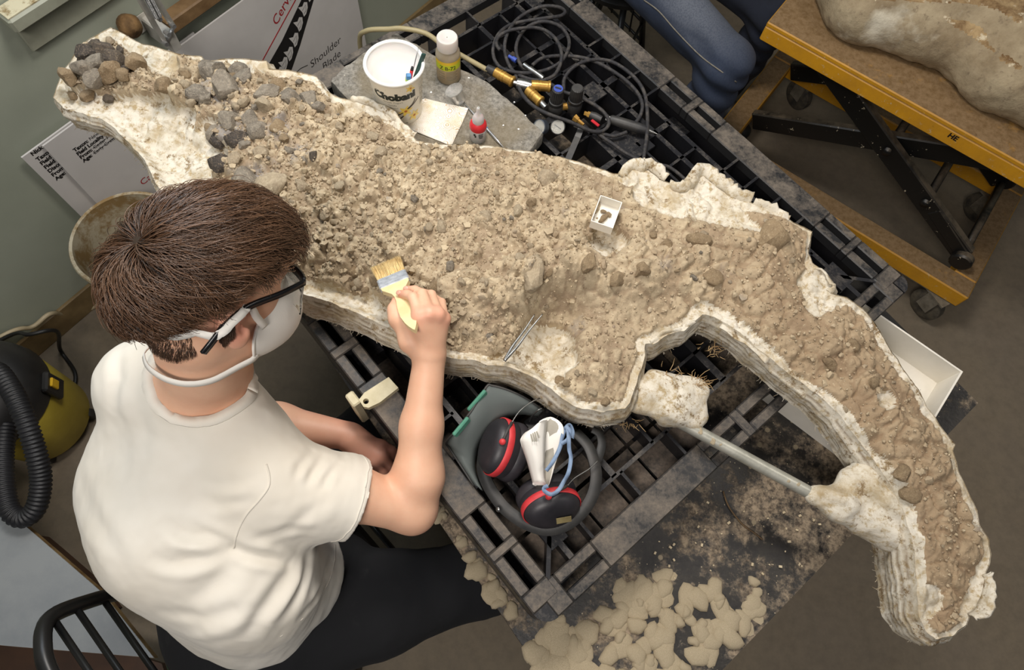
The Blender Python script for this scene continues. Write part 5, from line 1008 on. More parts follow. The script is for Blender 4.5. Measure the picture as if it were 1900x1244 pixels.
obj('nozzle', MB().lathe([(.0125, .053), (.013, .060), (.0115, .068), (.008, .074), (.0045, .078), (.0038, .092), (.0028, .096), (.001, .0965)], GB, None, 24), M_GLUE, glue, True)
azg = math.atan2(-GB[1], -GB[0]); 
for a0, a1, z0, z1 in ((-.55, -.30, .026, .033), (-.42, -.22, .022, .028), (.05, .62, .0300, .0325), (.05, .58, .0262, .0285), (.08, .62, .0222, .0248), (.12, .55, .0185, .0205)): arc_band(GB, .0184, z0, z1, azg + a0, azg + a1, M_INKG, 'small_print', glue, 6)
A, B = U(862, 192, ZF + .004), U(936, 276, ZF + .004)
dp = thing('dental_pick', 'slim steel dental pick lying on the foam behind the glue bottle', 'tool'); obj('shaft', MB().tube([A, A * .8 + B * .2, A * .55 + B * .45, B * .8 + A * .2, B], [.001, .0018, .0030, .0030, .0008], 10), M_CHROME, dp, True); obj('grip_ring', MB().tube([A * .45 + B * .55, A * .43 + B * .57], .0036, 10), M_TBB, dp, True)
rf = random.Random(8)
FL = {(954, 190): 'white plaster flake in the middle of the foam right of the glue bottle', (934, 233): 'white plaster flake on the foam just right of the dental pick', (962, 240): 'white plaster flake nearest the blue gauge on the foam', (800, 172): 'white plaster flake between yogurt cup and tipped medicine cup', (870, 145): 'white plaster flake right of the adhesive bottle on the foam', (975, 215): 'white plaster flake near the right corner of the foam slab'}
for px, py in ((954, 190), (934, 233), (962, 240), (800, 172), (870, 145), (975, 215)):
    s = rf.uniform(.0016, .0042); q = U(px, py, ZF); lab = FL[(px, py)]; o = tag(obj('plaster_flake', MB().prism([(s * rf.uniform(.6, 1.2) * math.cos(a), s * rf.uniform(.6, 1.2) * math.sin(a)) for a in (0, 1.2, 2.3, 3.6, 5)], .0003, .0012, q), M_CUPW), lab, 'flake', 'white flakes on the foam')
# ---- hoses
t = NT('rubber_hose'); a = t.noise(60, 5, .7); t.set(t.mix(t.ramp(a, .45, .7), srgb('232225'), srgb('4c4742')), .75); t.bump(a, .2, .001); M_HOSE = t.m
t = NT('clear_hose'); t.set(srgb('b3a680'), .3, Transmission_Weight=.3, IOR=1.3); M_CHOSE = t.m
def hose(pts, label, z, r=.0043, crop=True, dz=.008, m=M_HOSE, seed=0):
    HX = {'A': pp(-.03, .475, .72), 'B': pp(-.03, .478, .88), 'C': pp(.0, .485, .935)}
    p = [HX[q] if isinstance(q, str) else U(*(cpx(*q[:2]) if crop else q[:2]), (q[2] if len(q) > 2 else z + dz * (.5 + .5 * math.sin(i * 1.7 + seed)))) for i, q in enumerate(pts)]
    return tag(obj('air_hose', MB().tube(spline(p, 7), r, 10), m, None, True), label, 'hose')
hose([(480, 582), (400, 572), (300, 530), (245, 455), (218, 350), (240, 240), (300, 150), (390, 85), (500, 45), (610, 52), (655, 85), (620, 115), (520, 130), (380, 150), (260, 180), (180, 240), (140, 330), (140, 410), (180, 480), (260, 515), (380, 528), (500, 510), (600, 465), (660, 400), (685, 310), (660, 235), (600, 180), (500, 155), (400, 185), (335, 250), (303, 330), (310, 410), (345, 480), (400, 505)], 'black air hose coiled in several loops on the pallet corner', .908, dz=.012)
hose([(475, 590), (570, 548), (615, 480), (630, 390), (600, 300), (530, 230), (440, 200), (340, 205), (240, 225), (172, 270), (160, 320), (185, 360)], 'black hose making the inner arc of the coiled loops', .922, seed=2, dz=.005)
hose([(420, 470), (480, 425), (570, 405), (700, 405), (830, 430), (960, 490), (1080, 570), (1170, 660), (1212, 750), (1200, 830), (1165, 885)], 'black hose running from the coil to the pen-shaped engraver', .910, seed=1, dz=.006)
hose([(645, 655), (650, 570), (700, 500), (780, 450), (880, 430), (990, 445), (1100, 510), (1190, 600), (1235, 700), (1250, 850), (1243, 1000), (1228, 1100), (1214, 1215, .915)], 'black hose arching over the pallet and down to the torn plaster flap', .919, seed=3, dz=.005)
hose([(900, 972, .912), (1000, 1040, .912), (1100, 1110, .91), (1220, 1165, .908), (1320, 1188, .906), (1400, 1205, .906), (1480, 1260, .906), (1560, 1335, .904)], 'thin black hose slanting along the lattice slots towards the plaster flap', .91, dz=0, r=.004)
hose([(298, 548, .93), (312, 610, .942), (360, 700, .95), (440, 775, .952), (550, 830, .95), (690, 880, .94), (830, 942, .925), (910, 950, .92), (962, 915, .92), (968, 860, .922), (900, 780, .926), (760, 700, .93), (640, 662, .926), (555, 610, .922)], 'black hose looping in front of the two regulator knobs', .93, dz=0)
hose([(720, 905, .912), (800, 935, .911), (930, 968, .911), (1010, 982, .911), (1100, 955, .911)], 'short black hose under the black engraver handle', .911, dz=0)
hose(['A', 'B', 'C', (722, 54, .955), (748, 53, .962), (790, 62, .955), (822, 84, .95), (858, 104, .946), (906, 131, .944)], 'translucent yellowish air line running behind the bottle to the brass coupling', .95, crop=False, dz=0, r=.0058, m=M_CHOSE)
# ---- couplings and regulators
M_BRASS = pmat('brass', 'c39a4e', '9b7434', 40, .38, .55, bump=.05); M_STEEL = pmat('steel', 'b6b6b4', '8f8f8c', 40, .3, .95); M_BLKP = pmat('regulator_black', '242427', '3b3936', 30, .5); M_BLUE = pmat('blue_inset', '3a52a8', '2f4390', 40, .5)
def cyl(a, b, prof, n=16):                                # prof = [(fraction along, radius)]
    a, b = V(*a), V(*b); L = np.linalg.norm(b - a); return MB().lathe([(.0002, prof[0][0] * L)] + [(r, f * L) for f, r in prof] + [(.0002, prof[-1][0] * L)], a, frame(b - a), n)
cp = thing('air_coupling', 'brass and steel air line splitter with three brass couplings on the foam edge', 'coupling')
rbl = [(0, .008), (.05, .0115), (.3, .0115), (.3, .0125), (.36, .0125), (.36, .0115), (.46, .0115), (.46, .0125), (.52, .0125), (.52, .0115), (.85, .0115), (.88, .013), (.97, .013), (1, .011)]
obj('hose_collar', cyl(U(904, 127, .944), U(918, 134, .944), [(0, .0095), (.9, .0105), (1, .0105)]), M_BLKP, cp, angle=40)
obj('brass_coupling', cyl(U(917, 133, .944), U(953, 153, .942), rbl), M_BRASS, cp, angle=40); obj('splitter', cyl(U(953, 153, .942), U(986, 161, .942), [(0, .006), (.2, .006), (.2, .012), (.6, .0135), (1, .012)]), M_STEEL, cp, angle=40)
obj('brass_coupling', cyl(U(984, 158, .942), U(1022, 161, .942), rbl), M_BRASS, cp, angle=40); obj('brass_coupling', cyl(U(978, 166, .942), U(1004, 190, .940), rbl), M_BRASS, cp, angle=40); obj('nipple', cyl(U(1003, 189, .94), U(1013, 200, .94), [(0, .007), (1, .007)]), M_STEEL, cp, angle=40)
cp2 = thing('quick_connector', 'small steel quick connector lying inside the hose coil', 'connector')
obj('sleeve', cyl(U(972, 120, .915), U(1008, 146, .915), [(0, .006), (.3, .006), (.3, .0075), (.9, .0075), (1, .006)]), M_STEEL, cp2, angle=40); obj('plug', cyl(U(944, 104, .915), U(958, 113, .915), [(0, .004), (.5, .004), (.5, .006), (1, .006)]), M_BLUE, cp2, angle=40)
def regulator(name, label, px, py, topm, hgt):
    rg = thing(name, label, 'regulator'); b = U(px, py, .905); n = 18
    mb = MB().lathe([(.0002, 0), (.016, 0), (.018, .004), (.018, .020), (.015, .024), (.0165, .026), (.0165, .034), (.0135, .036)], b, None, 24); obj('body', mb, M_BLKP, rg, angle=40)
    kb = MB(); m = 40
    vs_ = []; prof = [(.0145, .036), (.0145, .048), (.0132, hgt), (.011, hgt + .002)]
    for r, h in prof:
        for k in range(m): a = 2 * PI * k / m; q = r * (1 + (.05 if k % 2 else -.02)); vs_.append(b + V(q * math.cos(a), q * math.sin(a), h))
    kb.add(vs_, [(i * m + k, i * m + (k + 1) % m, i * m + m + (k + 1) % m, i * m + m + k) for i in range(3) for k in range(m)] + [tuple(range(3 * m, 4 * m))]); obj('knob', kb, M_BLKP, rg, angle=30)
    if topm: tp_ = obj('inset', MB().lathe([(.0105, hgt + .0015), (.0105, hgt + .003), (.0002, hgt + .003)], b, None, 24), topm, rg); 
    return rg, b
rg1, rb1 = regulator('air_regulator', 'black pressure regulator with a blue topped ribbed knob', 1029, 206, M_BLUE, .070)
rg2, rb2 = regulator('air_regulator', 'black pressure regulator with plain black knob, right of the blue one', 1064, 203, None, .068)
obj('adjust_slot', MB().box(rb1 + V(0, 0, .0738), (.014, .004, .001), frame(V(0, 0, 1), (.9, -.2, 0))), M_BLKP, rg1)
t = NT('gauge_glass'); t.set((.9, .92, .92, 1), .05, Transmission_Weight=.85, IOR=1.1); M_GGL = t.m; M_DIAL = pmat('dial_face', 'b7b0a0', '9c9484', 20, .5); M_GBLUE = pmat('gauge_case', '3d4450', '2f343d', 30, .5)
for px, py, zc, ax_, cm, rg, hand in ((1003, 236, .935, V(-.55, -.55, .55), M_GBLUE, rg1, False), (1035, 236, .928, V(-.05, -.60, .8), M_BLKP, rg2, True)):
    c = U(px, py, zc); fr_ = frame(ax_, (1, 0, 0)); gc = obj('gauge_case', MB().lathe([(.0002, -.016), (.013, -.016), (.0165, -.010), (.0170, .006), (.0155, .007), (.0150, .003), (.0002, .003)], c, fr_, 28), cm, rg, angle=40)
    obj('dial', MB().lathe([(.0149, .0032), (.0002, .0036)], c, fr_, 28), M_DIAL, gc); obj('gauge_lens', MB().lathe([(.0152, .0065), (.008, .0075), (.0002, .0078)], c, fr_, 28), M_GGL, gc, True)
    if hand: obj('needle', MB().box(c + fr_[2] * .0045, (.0018, .018, .0006), frame(fr_[2], fr_[0] * .3 + fr_[1] * .6)), M_BLKP, gc)
cyl1 = cyl(rb1 + V(0, 0, .012), rb2 + V(0, 0, .012), [(.3, .008), (.7, .008)]); obj('link_pipe', cyl1, M_BRASS, rg1, angle=40)
cf = thing('ball_valve', 'tiny brass and black valve with a red lever beside the regulators', 'valve')
obj('fitting', cyl(U(1084, 210, .918), U(1096, 214, .918), [(0, .005), (.5, .005), (.5, .007), (1, .007)], 6), M_BRASS, cf, angle=30); obj('body', cyl(U(1095, 213, .918), U(1116, 222, .918), [(0, .008), (.4, .010), (1, .008)]), M_BLKP, cf, angle=30); A, B = U(1098, 222, .926), U(1111, 235, .922); obj('lever', MB().box((A + B) / 2, (np.linalg.norm(B - A), .007, .004), frame(V(0, 0, 1), B - A), .001), M_REDP, cf)
obj('nozzle', cyl(U(1066, 218, .92), U(1083, 232, .918), [(0, .009), (.4, .007), (.4, .005), (1, .004)], 6), M_BRASS, cf, angle=30)
A, B = U(1077, 243, .912), U(1054, 296, .908); tag(obj('mounting_strap', MB().ribbon([A + V(0, 0, .008), A * .75 + B * .25 + V(0, 0, .002), B], [V(0, 0, 1)] * 3, .014, .003), M_BLKP), 'flat black bracket strap reaching from the regulators to the jacket', 'bracket')
es = thing('engraving_pen', 'black air engraving pen with steel tip lying on the pallet', 'tool'); A, B = U(1131, 221, .916), U(1203, 243, .916)
obj('grip', cyl(A, B, [(0, .008), (.05, .0105), (.25, .0115), (.75, .0118), (.95, .010), (1, .008)]), M_BLKP, es, angle=40); obj('tip', cyl(B, U(1220, 249, .914), [(0, .0065), (.4, .004), (1, .001)]), M_STEEL, es, angle=40); obj('inlet', cyl(U(1124, 219, .916), A, [(0, .005), (1, .006)]), M_CAP, es, angle=40)
# ---- tray clamp on the pallet's edge
M_CREAM = pmat('cream_plastic', 'cfc6a8', 'bdb392', 30, .6, bump=.1)
def plate(name, pxs, hole, z0, z1, m, parent=None):
    o_ = [U(x, y, z1) for x, y in pxs]; h_ = [U(hole[0], hole[1], z1) + V(hole[2] * math.cos(a), hole[2] * math.sin(a), 0) for a in np.linspace(0, 2 * PI, 16, endpoint=False)]
    tri = tessellate_polygon([[Vector(p) for p in o_], [Vector(p) for p in h_]]); n, nh = len(o_), len(h_); N = n + nh; top = o_ + h_; low_ = [V(p[0], p[1], z0) for p in top]
    fs = [tuple(t_) for t_ in tri] + [tuple(i + N for i in t_[::-1]) for t_ in tri] + [(i, (i + 1) % n, N + (i + 1) % n, N + i) for i in range(n)] + [(n + i, n + (i + 1) % nh, N + n + (i + 1) % nh, N + n + i) for i in range(nh)]
    return obj(name, MB().add(top + low_, fs), m, parent)
cl = thing('edge_clip', 'cream plastic clip with a round hole gripping the left pallet edge', 'clip')
plate('plate', [(666, 742), (676, 729), (721, 700), (739, 720), (705, 747), (684, 757), (674, 755)], (679, 745, .0055), .9005, .914, M_CREAM, cl)
q_ = U(688, 749, .90); obj('stem', MB().box(q_ + V(-.036, .005, -.062), (.03, .018, .122), frame(V(0, 0, 1), EU), .003), M_CREAM, cl)
# ================================================================== face shield with ear muffs, and a spare respirator
def ep(x, y): return (x / 3.8875 + 820, y / 3.8875 + 680)
t = NT('grey_visor'); t.set(srgb('7d8482'), .18, Transmission_Weight=.42, IOR=1.1); M_VIS = t.m; M_GREEN = pmat('green_strip', '5f9c86', '4c8570', 20, .4); M_EARB = pmat('muff_black', '232226', '343034', 14, .45, bump=.05); M_BAND = pmat('band_rubber', '323333', '454341', 20, .6); M_REDB = pmat('muff_red', 'cf3b3f', 'bb3035', 30, .5); M_FOAMP = pmat('foam_pad', '8f8158', '7a6c48', 60, .8)
fsd = thing('face_shield', 'grey face shield with black and red ear muffs lying on the pallet', 'helmet')
outer = spline([U(*ep(x, y), z) for x, y, z in ((230, 860, .906), (60, 600, .915), (35, 548, .93), (100, 465, .958), (210, 325, .975), (320, 150, .975), (360, 140, .972), (470, 170, .965), (600, 230, .95), (735, 320, .93))], 4)
inner = spline([U(*ep(x, y), z) for x, y, z in ((300, 900, .906), (245, 760, .908), (240, 690, .91), (262, 600, .915), (305, 515, .925), (365, 445, .93), (430, 395, .93), (510, 362, .928), (590, 350, .925), (690, 370, .918))], 4)
n = len(outer); vs = []
for k in range(n):
    for j in range(6): f_ = j / 5; vs.append(outer[k] * (1 - f_) + inner[k] * f_ + V(0, 0, .012 * math.sin(PI * f_)))
o = obj('visor', mesh_np('visor', np.array(vs), np.array([(k * 6 + j, k * 6 + j + 1, k * 6 + 7 + j, k * 6 + 6 + j) for k in range(n - 1) for j in range(5)])), M_VIS, fsd); md = o.modifiers.new('solid', 'SOLIDIFY'); md.thickness = .002
obj('visor_edge', MB().tube(outer, .0022, 6), M_BAND, fsd, True)
for (a, b) in (((92, 505), (190, 372)), ((196, 325), (315, 178))):
    A, B = U(*ep(*a), .968), U(*ep(*b), .980); obj('green_strip', MB().box((A + B) / 2, (np.linalg.norm(B - A), .007, .016), frame(V(-.3, 0, 1), B - A), .002), M_GREEN, fsd)
rg_ = spline([U(*ep(x, y), z) for x, y, z in ((300, 640, .922), (295, 740, .92), (335, 860, .918), (430, 1000, .918), (520, 1080, .92), (620, 1140, .924), (760, 1178, .928), (900, 1140, .932), (1020, 1040, .938), (1090, 920, .945), (1112, 790, .948), (1095, 680, .948), (1050, 570, .944), (960, 475, .938))], 6)
cr = sum(rg_) / len(rg_); obj('headband', MB().ribbon(rg_, [nrm(V(p[0] - cr[0], p[1] - cr[1], .25)) for p in rg_], .022, .004), M_BAND, fsd, True)
r2 = spline([U(*ep(x, y), .935) for x, y in ((1085, 455), (1135, 490), (1152, 565), (1130, 650), (1105, 700))], 6); obj('crown_strap', MB().ribbon(r2, [nrm(V(p[0] - cr[0], p[1] - cr[1], .3)) for p in r2], .016, .003), M_BAND, fsd, True)
def muff(px, py, z, axis, long_, a, b, nm):
    c = U(px, py, z); fr_ = frame(axis, long_); A = np.stack([fr_[0] * a, fr_[1] * b, fr_[2]]); cu = obj('ear_cup', MB().lathe([(.0002, .046), (.55, .046), (.80, .042), (.94, .034), (1.0, .022), (1.02, .006), (.98, .0)], c, A, 40), M_EARB, fsd, True)
    obj('cushion', MB().lathe([(.97, .001), (1.05, -.004), (1.06, -.014), (.98, -.022), (.72, -.024), (.55, -.018), (.5, .0)], c, A, 40), M_EARB, cu, True); obj('red_band', MB().lathe([(1.015, .015), (1.035, .016), (1.03, .027), (.99, .028)], c, A, 40), M_REDB, cu, True)
    obj('foam_pad', MB().lathe([(.5, -.016), (.0002, -.012)], c, A, 24), M_FOAMP, cu); return c, fr_, cu
c1, f1_, cu1 = muff(942, 836, .940, V(-.80, .05, .52), V(.1, .95, .1), .052, .040, 1)
c2, f2_, cu2 = muff(1016, 925, .936, V(.30, -.72, .60), V(.95, .28, 0), .052, .038, 2)
for c, pth, cu in ((c1, [(437, 545), (470, 470), (505, 405), (560, 325), (640, 262), (718, 226)], cu1), (c2, [(770, 940), (830, 905), (905, 862), (960, 805), (1060, 742), (1125, 682)], cu2)):
    q = [U(*ep(x, y), .992 - .006 * k) for k, (x, y) in enumerate(pth)]; obj('wire_arm', MB().tube(spline(q[2:], 6), .0011, 6), M_STEEL, cu, True); obj('wire_sleeve', MB().tube(q[:3], .0028, 8), M_BAND, cu, True); obj('pivot_button', MB().lathe([(.0055, -.002), (.0055, .003), (.0002, .004)], q[0], frame(V(-.2, -.3, 1)), 16), M_REDB, cu, True)
q = [U(*ep(x, y), z) for x, y, z in ((630, 400, .93), (650, 360, .95), (690, 320, .965), (720, 305, .965))]; obj('wire_arm', MB().tube(spline(q, 6), .0011, 6), M_STEEL, fsd, True)
A = U(*ep(880, 1110), .965); obj('sticker', MB().box(A, (.026, .013, .0006), frame(V(.2, -.75, .6), (.9, .35, 0))), M_FOAMP, cu2)
obj('visor_rivet', MB().lathe([(.005, 0), (.004, .002), (.0002, .003)], U(*ep(405, 1035), .93), frame(V(-.6, -.6, .5)), 14), M_STEEL, fsd, True)
rsp = thing('respirator', 'spare white cup respirator with blue straps resting between the ear muffs', 'mask')
M_GREYIN = pmat('mask_inside', 'b3aea2', 'a39d90', 20, .9); M_BLUES = pmat('blue_strap', '7f93ad', '6b7f9b', 60, .7)
rim_c = [(765, 372, 1.0), (820, 378, 1.002), (868, 420, 1.0), (880, 480, .995), (862, 560, .985), (840, 640, .975), (815, 720, .965), (792, 800, .955), (770, 862, .952), (752, 850, .955), (742, 780, .965), (742, 700, .98), (745, 600, .99), (750, 480, .998)]
rim_w = [U(*ep(x, y), z + .022) for x, y, z in rim_c]; rim_w = spline(rim_w, 3, True); ridge = [(575, 505, 1.0), (600, 480, 1.002), (640, 462, 1.003), (585, 560, .995), (640, 700, .975), (655, 800, .962), (665, 845, .955), (700, 858, .952)]
left = spline([U(*ep(x, y), z + .022) for x, y, z in ((640, 458, 1.006), (600, 478, 1.004), (566, 525, .998), (572, 570, .99), (610, 680, .975), (640, 790, .960), (655, 850, .952))], 8)
n = len(rim_w); cols = 7; vs = []
for k, p in enumerate(rim_w):
    # each rim point is paired with the point of the folded ridge at the same height
    ax_ = nrm(left[-1] - left[0]); tt_ = np.clip(((p - rim_w[0]) @ ax_) / ((rim_w[24] - rim_w[0]) @ ax_), 0, 1); g = left[int(round(tt_ * (len(left) - 1)))]
    up_ = 1 if k > n * .62 or k < 2 else -1
    for j in range(cols): s_ = j / (cols - 1); vs.append(p * (1 - s_) + g * s_ + V(0, 0, up_ * .016 * math.sin(PI * s_)))
f = [(k * cols + j, ((k + 1) % n) * cols + j, ((k + 1) % n) * cols + j + 1, k * cols + j + 1) for k in range(n) for j in range(cols - 1)]
o = obj('shell', mesh_np('shell', np.array(vs), np.array(f)), M_MASK, rsp); md = o.modifiers.new('solid', 'SOLIDIFY'); md.thickness = .0012
cin = sum(rim_w) / n + V(-.012, 0, -.012); obj('inner_lining', MB().add(rim_w + [cin], [(k, (k + 1) % n, n) for k in range(n)]), M_GREYIN, rsp, True)
for k, (a, b) in enumerate((((640, 490), (655, 545)), ((655, 482), (670, 545)), ((668, 474), (684, 545)), ((682, 470), (700, 520)))):
    A, B = U(*ep(*a), 1.0385), U(*ep(*b), 1.0350); obj('small_print', MB().ribbon([A, B], [V(-.3, 0, 1)] * 2, .0018, .0006), M_GRYI, rsp)
for pth in ([(752, 755), (800, 690), (850, 590), (868, 510), (890, 450), (920, 425), (942, 470), (940, 520)], [(905, 440), (915, 520), (918, 600), (930, 660), (915, 760), (880, 830), (840, 895), (790, 925), (745, 905), (735, 880), (765, 862)], [(890, 430), (925, 470), (905, 530), (860, 560)]):
    q = spline([U(*ep(x, y), 1.022 - .002 * k + .004 * math.sin(k * 2)) for k, (x, y) in enumerate(pth)], 6); obj('elastic_strap', MB().ribbon(q, [nrm(V(.4 * math.sin(k * .5), -.3, 1)) for k in range(len(q))], .0068, .0008), M_BLUES, rsp, True)
# ================================================================== on the jacket: tweezers, specimen box
tw = thing('tweezers', 'fine steel tweezers lying on the white plaster shelf of the jacket', 'tool')
E_ = U(936, 670, 1.02); T1, T2 = U(992, 584, 1.035), U(1007, 583, 1.035)
for T_ in (T1, T2):
    P_ = [E_, E_ * .7 + T_ * .3 + (T_ - (T1 + T2) / 2) * .35, E_ * .35 + T_ * .65, T_]; h_ = [hz(p[0], p[1]) or 1.0 for p in P_]
    P_ = [V(p[0], p[1], max(p[2], h + .006)) for p, h in zip(P_, h_)]; q = spline(P_, 6); w_ = np.linspace(.0058, .002, len(q)); mb = MB(); mb.tube(q, list(w_ * .5), 8); obj('arm', mb, M_STEEL, tw, True)
M_CARD = pmat('white_card', 'ece7dc', 'e0dacd', 8, .8)
def tray(name, label, A, ex, ey, lx, ly, z0, z1, th, m):
    """open cardboard tray with four sides and a bottom; A is a corner"""
    b = thing(name, label, 'box'); ax = np.stack([ex, ey, V(0, 0, 1)])
    def pl(c, s, nm): obj(nm, MB().box(c, s, ax), m, b)
    A = V(A[0], A[1], 0); c = A + ex * lx / 2 + ey * ly / 2
    pl(c + V(0, 0, z0 + th / 2), (lx, ly, th), 'bottom'); h = z1 - z0 - th; zc = z0 + th + h / 2
    pl(A + ex * lx / 2 + ey * th / 2 + V(0, 0, zc), (lx, th, h), 'side_panel'); pl(A + ex * lx / 2 + ey * (ly - th / 2) + V(0, 0, zc), (lx, th, h), 'side_panel')
    pl(A + ex * th / 2 + ey * ly / 2 + V(0, 0, zc), (th, ly - 2 * th, h), 'end_panel'); pl(A + ex * (lx - th / 2) + ey * ly / 2 + V(0, 0, zc), (th, ly - 2 * th, h), 'end_panel'); return b, ax
a, b, c_ = U(1096, 411, 1.055), U(1137, 425, 1.055), U(1138, 370, 1.055); ex = nrm(V(*(b - a)[:2], 0)); ey = np.cross(V(0, 0, 1), ex); ly = (U(1176, 384, 1.055) - b) @ ey; lx = np.linalg.norm((b - a)[:2])
zb = max(hz(*(a + ex * lx * u + ey * ly * v)[:2]) for u in (.1, .5, .9) for v in (.1, .5, .9)) + .0005; zb = min(zb, 1.034)
tray('specimen_box', 'tiny open white card box of bone scraps on the jacket', a, ex, ey, lx, ly, zb, zb + .023, .0016, M_CARD)
for u, v, r, lb in ((.45, .42, .0095, 'largest tan bone scrap lying in the tiny white box'), (.62, .62, .0075, 'brown bone scrap at the back of the tiny white box'), (.36, .66, .006, 'small bone scrap near the side of the tiny white box')):
    p = a + ex * lx * u + ey * ly * v; o = bpy.data.objects.new('bone_scrap', LIBR['n'][int(u * 10) % 6]); COL.objects.link(o); o.location = (p[0], p[1], zb + .0016 + r * .45); o.scale = (r * 1.3, r * .8, r * .55); o.rotation_euler = (0, 0, u * 9); tag(o, lb, 'bone')
# ================================================================== pipe brace and its plaster brackets (part of the jacket)
M_PIPE = pmat('galvanised_pipe', 'b8b6aa', '9a998d', 30, .38, .35, bump=.05)
PA, PB = U(1270, 788, .938), U(1530, 930, .925)
obj('brace_pipe', MB().tube([PA - nrm(PB - PA) * .06, PA, PB, PB + nrm(PB - PA) * .05], .0118, 20), M_PIPE, jacket, True)
rf = random.Random(4)
for k in range(5):
    s_ = rf.uniform(.05, .95); p = PA * (1 - s_) + PB * s_; n_ = nrm(V(-.2 + rf.uniform(-.4, .4), -.3 + rf.uniform(-.4, .4), 1)); o = bpy.data.objects.new('plaster_splat', SPM[k % 8]); COL.objects.link(o); o.parent = jacket; o.matrix_world = Matrix.Translation(Vector(p + n_ * .0108)) @ Vector(n_).to_track_quat('Z', 'Y').to_matrix().to_4x4() @ Matrix.Diagonal((rf.uniform(.003, .007),) * 2 + (.002, 1))
b1f = Field(U(1230, 740, .94) - .16, U(1230, 740, .94) + .16, .003)
b1f.cap(U(1190, 738, .955), U(1250, 752, .955), .034, .034, .02, 1, (V(0, 0, 1), 1.6)).cap(U(1215, 715, .965), U(1290, 725, .955), .030, .024, .02, 1, (V(0, 0, 1), 1.4)).cap(U(1240, 765, .945), U(1292, 782, .94), .030, .018, .02).cap(U(1270, 735, .95), U(1300, 760, .945), .026, .014, .02)
def bdisp(v): return .006 * fbm(v * 26, 4) + .002 * np.sin(v @ V(.5, .8, .2) * 160 + 4 * fbm(v * 12, 2))
def bracket(fld):
    v, f = fld.mesh(1); v = v + vnormals(v, f) * bdisp(v)[:, None]; me = mesh_np('plaster_bracket', v, f); vattr(me, 'layer', np.clip(fbm(v * 20, 3), 0, 1) * .8); return obj('plaster_bracket', me, M_PLAST, jacket)
bracket(b1f)
b2f = Field(U(1585, 935, .91) - .17, U(1585, 935, .91) + .17, .003)
b2f.cap(U(1512, 921, .928), U(1560, 935, .925), .016, .030, .015).cap(U(1555, 930, .925), U(1605, 900, .925), .028, .038, .02, 1, (V(0, 0, 1), 1.5)).cap(U(1560, 940, .915), U(1640, 965, .90), .030, .050, .02, 1, (V(.3, .2, 1), 1.4)).cap(U(1590, 890, .93), U(1640, 930, .925), .03, .042, .02, 1, (V(0, 0, 1), 1.3)).cap(U(1600, 960, .90), U(1655, 985, .885), .034, .045, .02)
bracket(b2f)
M_FIBER = pmat('burlap_fibre', '8d6f49', 'b79c72', 40, .9); th = MB(); rs = np.random.RandomState(9)
for px, py, z, n_, dx, dy in ((1292, 712, .965, 46, .4, .5), (1330, 645, .95, 26, -.2, -.6), (1245, 690, .98, 14, .6, -.2), (1170, 782, .93, 16, .2, -.8)):
    for k in range(n_):
        p = U(px + rs.randn() * 10, py + rs.randn() * 7, z); d = V(dx, dy, .35) + rs.randn(3) * .55; L = rs.uniform(.008, .028); d2 = nrm(d + rs.randn(3) * .6); th.tube([p, p + nrm(d) * L * .5, p + nrm(d) * L * .5 + d2 * L * .5], [.0007, .0006, .0003], 4, False)
o = obj('burlap_thread', th.mesh('burlap_thread', fix=False), M_FIBER, jacket); o['kind'] = 'stuff'
# ================================================================== big card tray on the table
zt = .7605; A = U(1787, 690, zt + .0815); B_ = U(1622, 576, zt + .0815); ex = nrm(V(*(B_ - A)[:2], 0)); ey = V(-ex[1], ex[0], 0); ly = (U(1490, 776, zt + .0815) - A) @ ey
if ly < 0: ey = -ey; ly = -ly
bigb, bax = tray('card_tray', 'large shallow white cardboard tray on the table below the jacket', A, ex, ey, .285, ly - .02, zt, zt + .0815, .004, M_CARD)
M_GRIT = pmat('dark_grit', '4a4238', '352f28', 20, .9); gr = MB(); rs = np.random.RandomState(12)
for k in range(34): q = V(A[0], A[1], 0) + ex * rs.uniform(.02, .3) + ey * rs.uniform(.02, .2); s_ = rs.uniform(.0006, .0018); gr.lathe([(.0002, 0), (s_, s_ * .5), (.0002, s_)], q + V(0, 0, zt + .0041), None, 5)
o = obj('grit', gr, M_GRIT, bigb); o['kind'] = 'stuff'
# ================================================================== yellow lift table with a second jacket
TE = nrm(V(.869, -.495, 0)); TWD = nrm(V(.495, .869, 0)); K0 = V(1.502, 1.155, 0); TAX = np.stack([TE, TWD, V(0, 0, 1)])
def tp(t_, w, z): return K0 + TE * (t_ - .733) + TWD * w + V(0, 0, z)      # t along the long side, w across
t = NT('yellow_paint'); a = t.noise(9, 8, .75); b = t.noise(60, 5, .8); c = t.mix(t.ramp(a, .38, .7), srgb('d3971a'), srgb('b98322')); c = t.mix(t.ramp(b, .60, .70), c, srgb('c7b48e')); f_ = t.math('MULTIPLY', t.ramp(t.up(), .6, .95), t.ramp(a, .12, .42)); c = t.mix(f_, c, t.mix(t.ramp(b, .4, .65), srgb('8a7152'), srgb('6f5636'))); c = t.mix(t.ramp(t.noise(24, 6, .8), .68, .73), c, srgb('5a4426'))
t.set(c, .55); t.bump(b, .15, .002); M_YPAINT = t.m
t = NT('dirty_black_steel'); a = t.noise(14, 5, .7); c = t.mix(t.ramp(t.noise(38, 3, .8), .66, .69), srgb('141312'), srgb('b8ab92')); f_ = t.math('MULTIPLY', t.ramp(t.up(), .5, .9), t.ramp(a, .3, .6)); c = t.mix(f_, c, srgb('6e6252')); t.set(c, .4); M_BSTEEL = t.m
M_RUBBER = pmat('caster_rubber', '35312c', '5d5546', 30, .8); M_GALV = pmat('dusty_steel', '8d8678', '6e675a', 40, .6, .4, bump=.2)
lt = thing('lift_table', 'yellow scissor lift table on casters carrying a big wrapped jacket', 'lift table')
